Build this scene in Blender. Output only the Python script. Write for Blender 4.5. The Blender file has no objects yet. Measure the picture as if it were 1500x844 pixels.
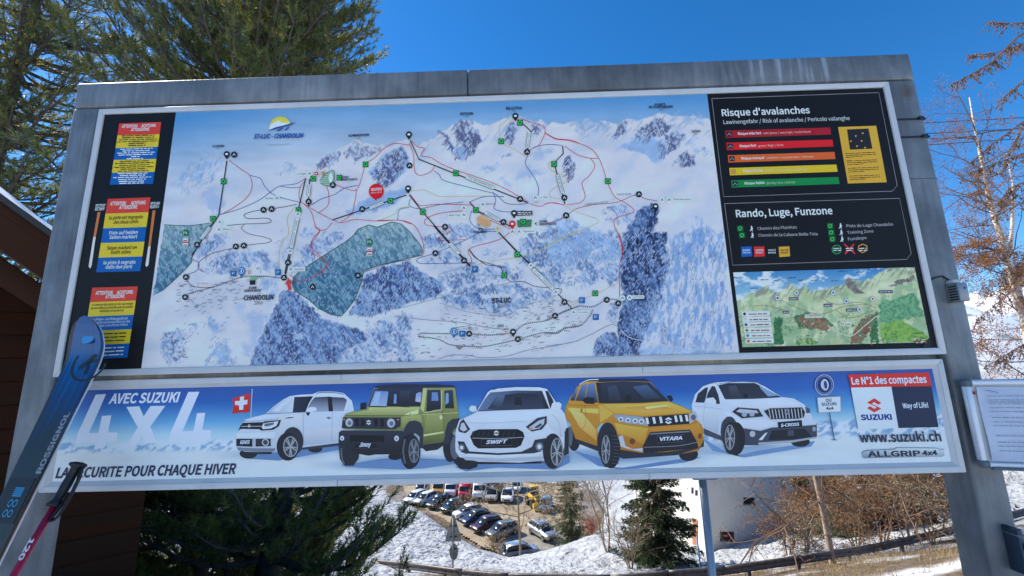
import bpy, bmesh, math, random
import numpy as np
from mathutils import Vector, Matrix
from mathutils.geometry import tessellate_polygon
R = math.radians
rng = np.random.default_rng(7)
random.seed(7)
sc = bpy.context.scene
col = sc.collection

# ------------------------------------------------------------------ camera, sky, sun, exposure
Z0 = 1.531                                   # board datum above the ground
PITCH, YAW, ROLL = 0.1876, 0.01426, 0.02581
CAM = np.array([0.09046, -1.43961, -0.03098 + Z0])
FPX = 620.0
def rot(p, y, r):
    cp, sp, cy, sy, cr, sr = math.cos(p), math.sin(p), math.cos(y), math.sin(y), math.cos(r), math.sin(r)
    Rx = np.array([[1, 0, 0], [0, cp, -sp], [0, sp, cp]]); Rz = np.array([[cy, -sy, 0], [sy, cy, 0], [0, 0, 1]])
    Ry = np.array([[cr, 0, sr], [0, 1, 0], [-sr, 0, cr]])
    return Rz @ Rx @ Ry
RC = rot(PITCH, YAW, ROLL)
cd = bpy.data.cameras.new('camera'); cam = bpy.data.objects.new('camera', cd); col.objects.link(cam)
cd.sensor_width = 36.0; cd.lens = FPX / 1500 * 36; cd.clip_start = 0.02; cd.clip_end = 5000
m3 = np.column_stack([RC[:, 0], RC[:, 2], -RC[:, 1]])
cam.matrix_world = Matrix.Translation(Vector(CAM)) @ Matrix(m3.tolist()).to_4x4()
sc.camera = cam
SUN_EL, SUN_AZ = R(41), R(-63)               # azimuth measured from +Y towards +X
w = bpy.data.worlds.new('World'); sc.world = w; w.use_nodes = True
nt = w.node_tree; bg = nt.nodes['Background']
sky = nt.nodes.new('ShaderNodeTexSky'); sky.sky_type = 'NISHITA'; sky.sun_disc = False
sky.sun_elevation = SUN_EL; sky.sun_rotation = SUN_AZ; sky.altitude = 2000; sky.air_density = 1.0; sky.dust_density = 0.25; sky.ozone_density = 4.2
hs = nt.nodes.new('ShaderNodeHueSaturation'); hs.inputs['Saturation'].default_value = 1.28; hs.inputs['Value'].default_value = 1.2
nt.links.new(sky.outputs[0], hs.inputs['Color']); nt.links.new(hs.outputs[0], bg.inputs[0]); bg.inputs[1].default_value = 0.10
sl = bpy.data.lights.new('sun', 'SUN'); sl.energy = 4.0; sl.angle = R(0.53); sl.color = (1.0, 0.93, 0.81)
so = bpy.data.objects.new('sun', sl); col.objects.link(so)
sdir = Vector((math.sin(SUN_AZ) * math.cos(SUN_EL), math.cos(SUN_AZ) * math.cos(SUN_EL), math.sin(SUN_EL)))
so.rotation_euler = sdir.to_track_quat('Z', 'Y').to_euler(); so.location = (-30, 30, 40)
sc.view_settings.view_transform = 'Standard'; sc.view_settings.look = 'None'
sc.view_settings.exposure = 0.95; sc.view_settings.gamma = 1.0
sc.render.film_transparent = False

# ------------------------------------------------------------------ geometry from the photograph
def ray(px, py):
    d = RC @ np.array([(px - 750) / FPX, 1.0, -(py - 422) / FPX]); return d
def at(px, py, Y):                            # point on the vertical plane y = Y
    d = ray(px, py); t = (Y - CAM[1]) / d[1]; return CAM + t * d
def atz(px, py, Z):                           # point on the level plane z = Z
    d = ray(px, py); t = (Z - CAM[2]) / d[2]; return CAM + t * d
# the photograph's lens (slight barrel) for measuring what is printed on the boards
LP, LY, LR, LX, LYY, LZ, LK1, LK2 = 0.198067, 0.011448, 0.026535, 0.084477, -1.420711, -0.037917, -0.021244, 0.02755
RL = rot(LP, LY, LR)
def board(px, py):
    a = np.stack([(np.asarray(px, float) - 750) / FPX, (np.asarray(py, float) - 422) / FPX], -1)
    r2 = (a ** 2).sum(-1, keepdims=True); u = a * (1 + LK1 * r2 + LK2 * r2 * r2)
    d = np.stack([u[..., 0], np.ones(u.shape[:-1]), -u[..., 1]], -1) @ RL.T
    t = -LYY / d[..., 1]
    return LX + t * d[..., 0], LZ + t * d[..., 2]
def map_pt(px, py):                           # metres on the map board (x, z above datum)
    x, z = board(px, py); return x, -0.0209 + (z + 0.0134) * (1.009 / 1.00326)
AD_Y = 0.0105
def ad_pt(px, py):
    x, z = board(px, py); z = -0.3882 + (z + 0.3768) * (0.3518 / 0.3484)
    k = (AD_Y - CAM[1]) / -CAM[1]
    return CAM[0] + (x - CAM[0]) * k, (CAM[2] - Z0) + (z - CAM[2] + Z0) * k
CROP = dict(p=(0, 0, 1), c4=(230, 130, 3.127), c5=(230, 330, 3.67), c6=(550, 130, 3.127), c7=(550, 330, 3.67), c8=(800, 110, 3.126),
            c9=(800, 340, 3.835), r2=(1030, 120, 4.69), r3=(1050, 280, 3.518), a1=(50, 550, 4.69), a2=(320, 550, 4.167),
            a3=(650, 540, 3.75), a4=(1000, 530, 3.571), b1=(90, 160, 6.03), b2=(80, 300, 7.033), l2=(0, 280, 3.013), i1=(320, 555, 6.028), j1=(480, 555, 5.82))
def pxs(c, pts):
    ox, oy, s = CROP[c]; return [(ox + x / s, oy + y / s) for x, y in pts]

# ------------------------------------------------------------------ materials
def lin(c):
    c = np.asarray(c, float) / 255.0
    return np.where(c <= 0.04045, c / 12.92, ((c + 0.055) / 1.055) ** 2.4)
PK = np.array([1.36, 1.14, .90])                                     # ink albedo for a tone seen on the shaded board
INKMUL = [1.0]                                # ink gain; advert inks are lightened to offset the shade in its recess
def ink(c):
    return np.clip(lin(c) * PK * INKMUL[0], 0, 0.9)
MATS = {}
def mat(name, base, rough=0.6, metal=0.0, spec=0.5, noise=None, bump=None, trans=0.0, coat=0.0):
    """noise=(scale, colour2, lo, hi[, stretch]) mixes in a second tone; bump=(scale, strength)"""
    if name in MATS: return MATS[name]
    m = bpy.data.materials.new(name); m.use_nodes = True; n = m.node_tree; b = n.nodes['Principled BSDF']
    b.inputs['Base Color'].default_value = (*base, 1); b.inputs['Roughness'].default_value = rough
    b.inputs['Metallic'].default_value = metal; b.inputs['Specular IOR Level'].default_value = spec
    if coat: b.inputs['Coat Weight'].default_value = coat
    tc = n.nodes.new('ShaderNodeTexCoord')
    if noise:
        sc_, c2, lo, hi = noise[:4]
        mp = n.nodes.new('ShaderNodeMapping'); mp.inputs['Scale'].default_value = noise[4] if len(noise) > 4 else (1, 1, 1)
        n.links.new(tc.outputs['Object'], mp.inputs[0])
        t = n.nodes.new('ShaderNodeTexNoise'); t.inputs['Scale'].default_value = sc_; t.inputs['Detail'].default_value = 6
        n.links.new(mp.outputs[0], t.inputs['Vector'])
        r = n.nodes.new('ShaderNodeMapRange'); r.inputs[1].default_value = lo; r.inputs[2].default_value = hi
        n.links.new(t.outputs[0], r.inputs[0])
        mx = n.nodes.new('ShaderNodeMix'); mx.data_type = 'RGBA'; n.links.new(r.outputs[0], mx.inputs[0])
        mx.inputs[6].default_value = (*base, 1); mx.inputs[7].default_value = (*c2, 1)
        n.links.new(mx.outputs[2], b.inputs['Base Color'])
    if bump:
        t2 = n.nodes.new('ShaderNodeTexNoise'); t2.inputs['Scale'].default_value = bump[0]; t2.inputs['Detail'].default_value = 5
        n.links.new(tc.outputs['Object'], t2.inputs['Vector'])
        bp = n.nodes.new('ShaderNodeBump'); bp.inputs['Strength'].default_value = bump[1]; bp.inputs['Distance'].default_value = 0.02
        n.links.new(t2.outputs[0], bp.inputs['Height']); n.links.new(bp.outputs[0], b.inputs['Normal'])
    if trans:
        tr = n.nodes.new('ShaderNodeBsdfTranslucent'); tr.inputs[0].default_value = (*[min(1, c * 1.6) for c in base], 1)
        ms = n.nodes.new('ShaderNodeMixShader'); ms.inputs[0].default_value = trans
        n.links.new(b.outputs[0], ms.inputs[1]); n.links.new(tr.outputs[0], ms.inputs[2])
        n.links.new(ms.outputs[0], n.nodes['Material Output'].inputs[0])
    MATS[name] = m; return m
def attr_mat(name, attr='Col', rough=0.45, spec=0.3, bump=None, speck=None):
    m = bpy.data.materials.new(name); m.use_nodes = True; n = m.node_tree; b = n.nodes['Principled BSDF']
    a = n.nodes.new('ShaderNodeAttribute'); a.attribute_name = attr
    out = a.outputs[0]
    tc = n.nodes.new('ShaderNodeTexCoord')
    if speck:
        t = n.nodes.new('ShaderNodeTexNoise'); t.inputs['Scale'].default_value = speck[0]; t.inputs['Detail'].default_value = 5
        n.links.new(tc.outputs['Object'], t.inputs['Vector'])
        r = n.nodes.new('ShaderNodeMapRange'); r.inputs[1].default_value = .3; r.inputs[2].default_value = .7
        r.inputs[3].default_value = 1 - speck[1]; r.inputs[4].default_value = 1.0
        n.links.new(t.outputs[0], r.inputs[0])
        mx = n.nodes.new('ShaderNodeMix'); mx.data_type = 'RGBA'; mx.blend_type = 'MULTIPLY'; mx.inputs[0].default_value = 1
        n.links.new(out, mx.inputs[6]); n.links.new(r.outputs[0], mx.inputs[7]); out = mx.outputs[2]
    n.links.new(out, b.inputs['Base Color'])
    b.inputs['Roughness'].default_value = rough; b.inputs['Specular IOR Level'].default_value = spec
    if bump:
        t2 = n.nodes.new('ShaderNodeTexNoise'); t2.inputs['Scale'].default_value = bump[0]; t2.inputs['Detail'].default_value = 8
        n.links.new(tc.outputs['Object'], t2.inputs['Vector'])
        bp = n.nodes.new('ShaderNodeBump'); bp.inputs['Strength'].default_value = bump[1]; bp.inputs['Distance'].default_value = bump[2]
        n.links.new(t2.outputs[0], bp.inputs['Height']); n.links.new(bp.outputs[0], b.inputs['Normal'])
    MATS[name] = m; return m
PRINT = attr_mat('printed_vinyl', rough=0.42, spec=0.25, speck=(9, 0.06))

# ------------------------------------------------------------------ mesh helpers
_CS = {}
class MB:
    def __init__(s): s.v = []; s.f = []; s.c = []
    def add(s, vs, fs, c=None):
        o = len(s.v); s.v += [tuple(map(float, p)) for p in vs]; s.f += [tuple(i + o for i in f) for f in fs]
        if c is not None: s.c += [tuple(c)] * len(vs)
        return s
    def box(s, x0, x1, y0, y1, z0, z1, c=None):
        return s.add([(x0, y0, z0), (x1, y0, z0), (x1, y1, z0), (x0, y1, z0), (x0, y0, z1), (x1, y0, z1), (x1, y1, z1), (x0, y1, z1)],
                     [(0, 3, 2, 1), (4, 5, 6, 7), (0, 1, 5, 4), (1, 2, 6, 5), (2, 3, 7, 6), (3, 0, 4, 7)], c)
    def tube(s, pts, rad, n=8, c=None, caps=True):
        pts = [(float(p[0]), float(p[1]), float(p[2])) for p in pts]; k = len(pts)
        if not hasattr(rad, '__len__'): rad = [rad] * k
        o = len(s.v); cs = _CS.setdefault(n, [(math.cos(2 * math.pi * j / n), math.sin(2 * math.pi * j / n)) for j in range(n)])
        for i, p in enumerate(pts):
            q, e = pts[min(i + 1, k - 1)], pts[max(i - 1, 0)]
            dx, dy, dz = q[0] - e[0], q[1] - e[1], q[2] - e[2]; L = math.sqrt(dx * dx + dy * dy + dz * dz) + 1e-12; dx /= L; dy /= L; dz /= L
            if abs(dz) < .9: ux, uy, uz = -dy, dx, 0.0
            else: ux, uy, uz = 0.0, -dz, dy
            L = math.sqrt(ux * ux + uy * uy + uz * uz); ux /= L; uy /= L; uz /= L
            vx, vy, vz = dy * uz - dz * uy, dz * ux - dx * uz, dx * uy - dy * ux; r = float(rad[i])
            for a, b in cs: s.v.append((p[0] + r * (ux * a + vx * b), p[1] + r * (uy * a + vy * b), p[2] + r * (uz * a + vz * b)))
        for i in range(k - 1):
            for j in range(n):
                a0 = o + i * n + j; b0 = o + i * n + (j + 1) % n; s.f.append((a0, b0, b0 + n, a0 + n))
        if caps: s.f.append(tuple(range(o + n - 1, o - 1, -1))); s.f.append(tuple(range(o + (k - 1) * n, o + k * n)))
        if c is not None: s.c += [tuple(c)] * (k * n)
        return s
    def prism(s, poly, y0, y1, c=None):       # polygon in x, z extruded along y
        n = len(poly)
        vs = [(x, y0, z) for x, z in poly] + [(x, y1, z) for x, z in poly]
        fs = [tuple(range(n)), tuple(range(2 * n - 1, n - 1, -1))] + [(i, i + n, (i + 1) % n + n, (i + 1) % n) for i in range(n)]
        return s.add(vs, fs, c)
    def build(s, name, m, parent=None, smooth=False, bevel=0.0, xf=None, seg=2):
        me = bpy.data.meshes.new(name)
        vs = s.v
        if xf is not None: vs = [tuple(xf @ Vector(p)) for p in vs]
        me.from_pydata(vs, [], s.f)
        if s.c and len(s.c) == len(s.v):
            a = me.color_attributes.new('Col', 'FLOAT_COLOR', 'POINT')
            a.data.foreach_set('color', np.c_[np.array(s.c), np.ones(len(s.c))].astype(np.float32).ravel())
        bm = bmesh.new(); bm.from_mesh(me); bmesh.ops.recalc_face_normals(bm, faces=bm.faces); bm.to_mesh(me); bm.free()
        if smooth: me.polygons.foreach_set('use_smooth', [True] * len(me.polygons))
        me.materials.append(MATS[m] if isinstance(m, str) else m)
        o = bpy.data.objects.new(name, me); col.objects.link(o); o.parent = parent
        if bevel:
            b = o.modifiers.new('bevel', 'BEVEL'); b.width = bevel; b.segments = seg; b.limit_method = 'ANGLE'; b.angle_limit = R(40)
            me.polygons.foreach_set('use_smooth', [True] * len(me.polygons))
        return o
def fast_mesh(name, V, F, m, parent=None, colors=None, smooth=False):
    """V (n,3), F (m,k) arrays"""
    V = np.asarray(V, np.float32); F = np.asarray(F, np.int32); k = F.shape[1]
    me = bpy.data.meshes.new(name); me.vertices.add(len(V)); me.vertices.foreach_set('co', V.ravel())
    me.loops.add(F.size); me.loops.foreach_set('vertex_index', F.ravel())
    me.polygons.add(len(F)); me.polygons.foreach_set('loop_start', np.arange(0, F.size, k, dtype=np.int32))
    me.polygons.foreach_set('loop_total', np.full(len(F), k, np.int32))
    me.update(calc_edges=True); me.validate()
    if colors is not None:
        a = me.color_attributes.new('Col', 'FLOAT_COLOR', 'POINT')
        a.data.foreach_set('color', np.c_[colors, np.ones(len(colors))].astype(np.float32).ravel())
    if smooth: me.polygons.foreach_set('use_smooth', [True] * len(me.polygons))
    me.materials.append(MATS[m] if isinstance(m, str) else m)
    o = bpy.data.objects.new(name, me); col.objects.link(o); o.parent = parent; return o
def tag(o, label=None, cat=None, group=None, kind=None):
    for k, v in (('label', label), ('category', cat), ('group', group), ('kind', kind)):
        if v: o[k] = v
    return o
def empty(name, loc, label, cat, group=None, rz=0):
    o = bpy.data.objects.new(name, None); col.objects.link(o); o.location = loc; o.rotation_euler.z = rz; o.empty_display_size = .1
    bpy.context.view_layer.update(); return tag(o, label, cat, group)
def hang(o, parent):                           # parent keeping world place
    o.parent = parent; o.matrix_parent_inverse = parent.matrix_world.inverted(); return o
def copy_tree(o, parent=None):
    c = o.copy(); col.objects.link(c); c.parent = parent
    if parent is not None: c.matrix_parent_inverse = o.matrix_parent_inverse
    for ch in list(o.children): copy_tree(ch, c)
    return c
# numpy value noise
def vnoise(x, y, seed=0):
    xi = np.floor(x).astype(np.int64); yi = np.floor(y).astype(np.int64); fx = x - xi; fy = y - yi
    fx = fx * fx * (3 - 2 * fx); fy = fy * fy * (3 - 2 * fy)
    def h(a, b):
        n = (a * 374761393 + b * 668265263 + seed * 1442695041) & 0x7fffffff
        n = ((n ^ (n >> 13)) * 1274126177) & 0x7fffffff
        return ((n ^ (n >> 16)) & 0xffff) / 65535.0
    return (h(xi, yi) * (1 - fx) + h(xi + 1, yi) * fx) * (1 - fy) + (h(xi, yi + 1) * (1 - fx) + h(xi + 1, yi + 1) * fx) * fy
def fbm(x, y, oct=4, seed=0):
    s = 0; a = .5; t = 0
    for i in range(oct):
        s = s + a * vnoise(x * 2 ** i, y * 2 ** i, seed + i * 17); t += a; a *= .55
    return s / t
def inpoly(x, y, poly):
    r = np.zeros(x.shape, bool); n = len(poly)
    for i in range(n):
        x1, y1 = poly[i]; x2, y2 = poly[(i + 1) % n]
        if y1 == y2: continue
        c = ((y1 > y) != (y2 > y)) & (x < (x2 - x1) * (y - y1) / (y2 - y1) + x1); r ^= c
    return r
def sstep(a, b, x):
    t = np.clip((x - a) / (b - a), 0, 1); return t * t * (3 - 2 * t)

# ------------------------------------------------------------------ flat print: coloured shapes and lettering a hair above the sheet
class Print:
    def __init__(s, pt, y0): s.v = []; s.f = []; s.c = []; s.pt = pt; s.y0 = y0
    def raw(s, x, z, tris, cols, layer):
        o = len(s.v); s.n = getattr(s, 'n', 0) + 1; y = s.y0 - 0.00035 * layer - 4e-6 * (s.n % 40)
        s.v += [(a, y, b + Z0) for a, b in zip(x, z)]; s.f += [tuple(i + o for i in t) for t in tris]; s.c += [tuple(c) for c in cols]
    def poly(s, c, pts, color, layer=1, color2=None, horiz=False):
        q = pxs(c, pts); X = np.array([p[0] for p in q]); Y = np.array([p[1] for p in q])
        x, z = s.pt(X, Y)
        tris = tessellate_polygon([[Vector((a, b, 0)) for a, b in zip(x, z)]])
        if color2 is None: cols = [ink(color)] * len(q)
        else:
            A = X if horiz else Y; t = ((A - A.min()) / max(1e-6, A.max() - A.min()))[:, None]
            cols = ink(color) * (1 - t) + ink(color2) * t
        s.raw(x, z, tris, cols, layer)
    def ell(s, c, cx, cy, rx, ry, color, layer=1, n=22, ang=0, color2=None):
        ca, sa = math.cos(R(ang)), math.sin(R(ang))
        s.poly(c, [(cx + rx * math.cos(t) * ca - ry * math.sin(t) * sa, cy + rx * math.cos(t) * sa + ry * math.sin(t) * ca)
                   for t in np.linspace(0, 2 * math.pi, n, endpoint=False)], color, layer, color2)
    def line(s, c, pts, wpx, color, layer=2, smooth=True, dash=None):
        q = np.array(pxs(c, pts), float)
        if smooth and len(q) > 2:                 # Catmull-Rom
            P = np.vstack([2 * q[0] - q[1], q, 2 * q[-1] - q[-2]]); out = []
            for i in range(1, len(P) - 2):
                for t in np.linspace(0, 1, 7)[:-1]:
                    out.append(.5 * (2 * P[i] + (P[i + 1] - P[i - 1]) * t + (2 * P[i - 1] - 5 * P[i] + 4 * P[i + 1] - P[i + 2]) * t * t + (-P[i - 1] + 3 * P[i] - 3 * P[i + 1] + P[i + 2]) * t ** 3))
            out.append(q[-1]); q = np.array(out)
        if dash:
            on, off = dash; seg = np.r_[0, np.cumsum(np.linalg.norm(np.diff(q, axis=0), axis=1))]; L = seg[-1]; a = 0
            while a < L:
                tt = np.array([a, min(a + on, L)]); d = np.c_[np.interp(tt, seg, q[:, 0]), np.interp(tt, seg, q[:, 1])]
                s._strip(d, wpx, color, layer); a += on + off
        else: s._strip(q, wpx, color, layer)
    def _strip(s, q, wpx, color, layer):
        d = np.gradient(q, axis=0); d /= np.linalg.norm(d, axis=1, keepdims=True) + 1e-9; nrm = np.c_[-d[:, 1], d[:, 0]] * wpx / 2
        a = q + nrm; b = q - nrm; P = np.vstack([a, b]); x, z = s.pt(P[:, 0], P[:, 1]); n = len(q)
        tris = [(i, i + 1, n + i + 1, n + i) for i in range(n - 1)]
        s.raw(x, z, tris, [ink(color)] * (2 * n), layer)
    def text(s, c, txt, p0, p1, h, color, layer=3, bold=0.0, shear=0.0):
        V, T, wd, cap = glyphs(txt, bold, shear)
        (x0, y0), (x1, y1) = pxs(c, [p0, p1]); hh = h / CROP[c][2]
        bx, bz = s.pt(np.array([x0, x1]), np.array([y0, y1]))
        mx, my = (x0 + x1) / 2, (y0 + y1) / 2
        ux, uz = s.pt(np.array([mx, mx]), np.array([my, my - hh])); up = abs(uz[1] - uz[0])
        dx, dz = bx[1] - bx[0], bz[1] - bz[0]
        nrm = np.array([-dz, dx]) / math.hypot(dx, dz) if abs(dz) > .25 * abs(dx) else np.array([0, 1.0])
        x = bx[0] + V[:, 0] / wd * dx + V[:, 1] / cap * up * nrm[0]; z = bz[0] + V[:, 0] / wd * dz + V[:, 1] / cap * up * nrm[1]
        s.raw(x, z, T, [ink(color)] * len(V), layer)
    def words(s, c, p0, p1, h, color, layer=3, seed=0):      # print too small to read: word-shaped dashes
        r = random.Random(seed); (x0, y0), (x1, y1) = p0, p1; L = math.hypot(x1 - x0, y1 - y0); a = 0
        while a < L:
            b = min(L, a + h * r.uniform(1.2, 5)); t0, t1 = a / L, b / L
            P0 = (x0 + (x1 - x0) * t0, y0 + (y1 - y0) * t0); P1 = (x0 + (x1 - x0) * t1, y0 + (y1 - y0) * t1)
            k = h * r.uniform(.42, .6)
            s.poly(c, [P0, P1, (P1[0], P1[1] - k), (P0[0], P0[1] - k)], color, layer); a = b + h * .55
    def build(s, name, parent):
        mb = MB(); mb.v = s.v; mb.f = s.f; mb.c = s.c
        me = bpy.data.meshes.new(name); me.from_pydata(s.v, [], s.f)
        a = me.color_attributes.new('Col', 'FLOAT_COLOR', 'POINT')
        a.data.foreach_set('color', np.c_[np.array(s.c), np.ones(len(s.c))].astype(np.float32).ravel())
        me.materials.append(PRINT); o = bpy.data.objects.new(name, me); col.objects.link(o); hang(o, parent)
        if any(k in name for k in ('lettering', 'line_print', 'symbol', 'brand')): o['kind'] = 'stuff'
        return o
_gl = {}; _tmp = {}
try: FONT = bpy.data.fonts.load(bpy.utils.system_resource('DATAFILES', path='fonts') + '/Noto Sans CJK Regular.woff2')   # a font that ships inside Blender
except Exception: FONT = None
def glyphs(txt, bold, shear):
    k = (txt, bold, shear)
    if k in _gl: return _gl[k]
    cu = bpy.data.curves.new('lettering', 'FONT'); cu.body = txt; cu.font = FONT or cu.font; cu.size = 1; cu.resolution_u = 3; cu.offset = bold * .5; cu.shear = shear; cu.fill_mode = 'FRONT'
    o = bpy.data.objects.new('lettering', cu)
    if 'type' not in _tmp: _tmp['type'] = bpy.data.scenes.new('typesetting')
    ts = _tmp['type']; ts.collection.objects.link(o); vl = ts.view_layers[0]; vl.update(); dg = vl.depsgraph; me = o.evaluated_get(dg).to_mesh()
    V = np.array([v.co[:2] for v in me.vertices]) if len(me.vertices) else np.zeros((1, 2))
    T = [tuple(p.vertices) for p in me.polygons]
    o.evaluated_get(dg).to_mesh_clear(); bpy.data.objects.remove(o); bpy.data.curves.remove(cu)
    V = V - [V[:, 0].min(), 0]
    if txt == 'H': cap = V[:, 1].max()
    else: cap = glyphs('H', 0.0, 0.0)[3]
    _gl[k] = (V, T, V[:, 0].max(), cap); return _gl[k]
def raster(name, parent, pt, y, box, paint, n):
    """a printed sheet whose ink tones are computed point by point; box = board metres (x0, x1, z0, z1)"""
    x0, x1, z0, z1 = box; nx = int((x1 - x0) / n) + 2; nz = int((z1 - z0) / n) + 2
    X, Z = np.meshgrid(np.linspace(x0, x1, nx), np.linspace(z0, z1, nz))
    # where each point of the sheet was measured on the photograph: invert pt by Newton steps
    px = np.full(X.shape, 750.0); py = np.full(X.shape, 422.0)
    for _ in range(7):
        a, b = pt(px, py); a1, b1 = pt(px + .5, py); a2, b2 = pt(px, py + .5)
        J11, J21, J12, J22 = (a1 - a) * 2, (b1 - b) * 2, (a2 - a) * 2, (b2 - b) * 2; D = J11 * J22 - J12 * J21
        ex, ez = X - a, Z - b; px = px + (J22 * ex - J12 * ez) / D; py = py + (-J21 * ex + J11 * ez) / D
    C = paint(px, py)
    V = np.c_[X.ravel(), np.full(X.size, y), Z.ravel() + Z0]
    i = (np.arange(nz - 1)[:, None] * nx + np.arange(nx - 1)[None]).ravel()
    F = np.c_[i, i + 1, i + nx + 1, i + nx]
    o = fast_mesh(name, V, F, PRINT, None, np.clip(ink(C.reshape(-1, 3)), 0, .9), True); hang(o, parent); return o
# ------------------------------------------------------------------ sign gantry (galvanised box section)
mat('galvanised', (0.17, 0.168, 0.163), 0.52, 0.25, 0.5, noise=(12.0, (0.275, 0.27, 0.26), 0.36, 0.66, (1, 1, .6)), bump=(70, .12))
def galv_detail(m):                           # spangle blotches, rain streaks, a few rust stains
    n = m.node_tree; b = n.nodes['Principled BSDF']; src = b.inputs['Base Color'].links[0].from_socket
    tc = n.nodes.new('ShaderNodeTexCoord'); mp = n.nodes.new('ShaderNodeMapping'); mp.inputs['Scale'].default_value = (55, 55, 3.0)
    n.links.new(tc.outputs['Object'], mp.inputs[0])
    t = n.nodes.new('ShaderNodeTexNoise'); t.inputs['Scale'].default_value = 1; t.inputs['Detail'].default_value = 4; n.links.new(mp.outputs[0], t.inputs['Vector'])
    r = n.nodes.new('ShaderNodeMapRange'); r.inputs[1].default_value = .35; r.inputs[2].default_value = .75; r.inputs[3].default_value = .86; r.inputs[4].default_value = 1.14; n.links.new(t.outputs[0], r.inputs[0])
    t3 = n.nodes.new('ShaderNodeTexNoise'); t3.inputs['Scale'].default_value = 1.7; t3.inputs['Detail'].default_value = 3; n.links.new(tc.outputs['Object'], t3.inputs['Vector'])
    r3 = n.nodes.new('ShaderNodeMapRange'); r3.inputs[1].default_value = .35; r3.inputs[2].default_value = .65; r3.inputs[3].default_value = .7; r3.inputs[4].default_value = 1.15; n.links.new(t3.outputs[0], r3.inputs[0])
    mm = n.nodes.new('ShaderNodeMath'); mm.operation = 'MULTIPLY'; n.links.new(r.outputs[0], mm.inputs[0]); n.links.new(r3.outputs[0], mm.inputs[1])
    mx = n.nodes.new('ShaderNodeMix'); mx.data_type = 'RGBA'; mx.blend_type = 'MULTIPLY'; mx.inputs[0].default_value = 1; n.links.new(src, mx.inputs[6]); n.links.new(mm.outputs[0], mx.inputs[7])
    t2 = n.nodes.new('ShaderNodeTexNoise'); t2.inputs['Scale'].default_value = 6; t2.inputs['Detail'].default_value = 8; n.links.new(tc.outputs['Object'], t2.inputs['Vector'])
    r2 = n.nodes.new('ShaderNodeMapRange'); r2.inputs[1].default_value = .71; r2.inputs[2].default_value = .8; n.links.new(t2.outputs[0], r2.inputs[0])
    m2 = n.nodes.new('ShaderNodeMix'); m2.data_type = 'RGBA'; n.links.new(r2.outputs[0], m2.inputs[0]); n.links.new(mx.outputs[2], m2.inputs[6]); m2.inputs[7].default_value = (.16, .10, .05, 1)
    def rng_(src_, a, b_, lo=0.0, hi=1.0):
        q = n.nodes.new('ShaderNodeMapRange'); q.inputs[1].default_value = a; q.inputs[2].default_value = b_; q.inputs[3].default_value = lo; q.inputs[4].default_value = hi; n.links.new(src_, q.inputs[0]); return q.outputs[0]
    def mul(a, b_):
        q = n.nodes.new('ShaderNodeMath'); q.operation = 'MULTIPLY'; n.links.new(a, q.inputs[0]); n.links.new(b_, q.inputs[1]); return q.outputs[0]
    # pale lime runs down the right end of the beam
    sp = n.nodes.new('ShaderNodeSeparateXYZ'); n.links.new(tc.outputs['Object'], sp.inputs[0])
    mp2 = n.nodes.new('ShaderNodeMapping'); mp2.inputs['Scale'].default_value = (42, 5, 4); n.links.new(tc.outputs['Object'], mp2.inputs[0])
    t4 = n.nodes.new('ShaderNodeTexNoise'); t4.inputs['Scale'].default_value = 1; t4.inputs['Detail'].default_value = 5; n.links.new(mp2.outputs[0], t4.inputs['Vector'])
    k = mul(mul(rng_(sp.outputs[0], .85, 1.05), rng_(sp.outputs[0], 1.36, 1.30)), mul(rng_(t4.outputs[0], .52, .66), rng_(sp.outputs[2], Z0 + 1.0, Z0 + 1.05, 0, .7)))
    m4 = n.nodes.new('ShaderNodeMix'); m4.data_type = 'RGBA'; n.links.new(k, m4.inputs[0]); n.links.new(m2.outputs[2], m4.inputs[6]); m4.inputs[7].default_value = (.46, .46, .45, 1)
    # one rust bloom near the top of the right post
    vd = n.nodes.new('ShaderNodeVectorMath'); vd.operation = 'DISTANCE'; n.links.new(tc.outputs['Object'], vd.inputs[0]); vd.inputs[1].default_value = (1.583, .035, Z0 + .965)
    k2 = mul(rng_(vd.outputs['Value'], .045, .012), rng_(t2.outputs[0], .42, .56, 0, .9))
    m5 = n.nodes.new('ShaderNodeMix'); m5.data_type = 'RGBA'; n.links.new(k2, m5.inputs[0]); n.links.new(m4.outputs[2], m5.inputs[6]); m5.inputs[7].default_value = (.13, .075, .03, 1)
    n.links.new(m5.outputs[2], b.inputs['Base Color'])
galv_detail(MATS['galvanised'])
mat('dark_seam', (0.05, 0.05, 0.05), 0.7)
mat('frame_white', (0.63, 0.60, 0.56), 0.38, 0.0, 0.5, noise=(7, (0.54, 0.515, 0.48), .45, .75))
mat('panel_black', (0.011, 0.010, 0.010), 0.5, 0, 0.15, noise=(4, (0.015, 0.014, 0.014), .4, .7))
mat('black_plastic', (0.012, 0.012, 0.013), 0.45)
mat('blue_steel', (0.22, 0.26, 0.31), 0.4, 0.5)
gan = empty('sign_gantry', (0, .09, 0), 'large galvanised steel goalpost frame carrying the piste map and the car advert', 'sign frame')
PY0, PY1 = 0.035, 0.142
ZT = 1.1316 + Z0
for xa, xb in ((-1.643, -1.535), (1.531, 1.635)):
    hang(MB().box(xa, xb, PY0, PY1, -.6, ZT - .1125).build('post', 'galvanised', None, bevel=.009), gan)
hang(MB().box(-1.643, -.085, PY0, PY1, ZT - .11, ZT).build('beam', 'galvanised', None, bevel=.007), gan)
hang(MB().box(-.083, 1.635, PY0, PY1, ZT - .11, ZT).build('beam', 'galvanised', None, bevel=.007), gan)
hang(MB().box(1.5312, 1.6348, PY0 - .0008, PY0 + .02, Z0 + .612, Z0 + .614).build('weld_seam', 'dark_seam', None), gan)
hang(MB().tube([(.70, .11, .2), (.70, .11, Z0 - .41)], .0125, 12).build('support_pipe', 'blue_steel', None, True), gan)
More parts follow.
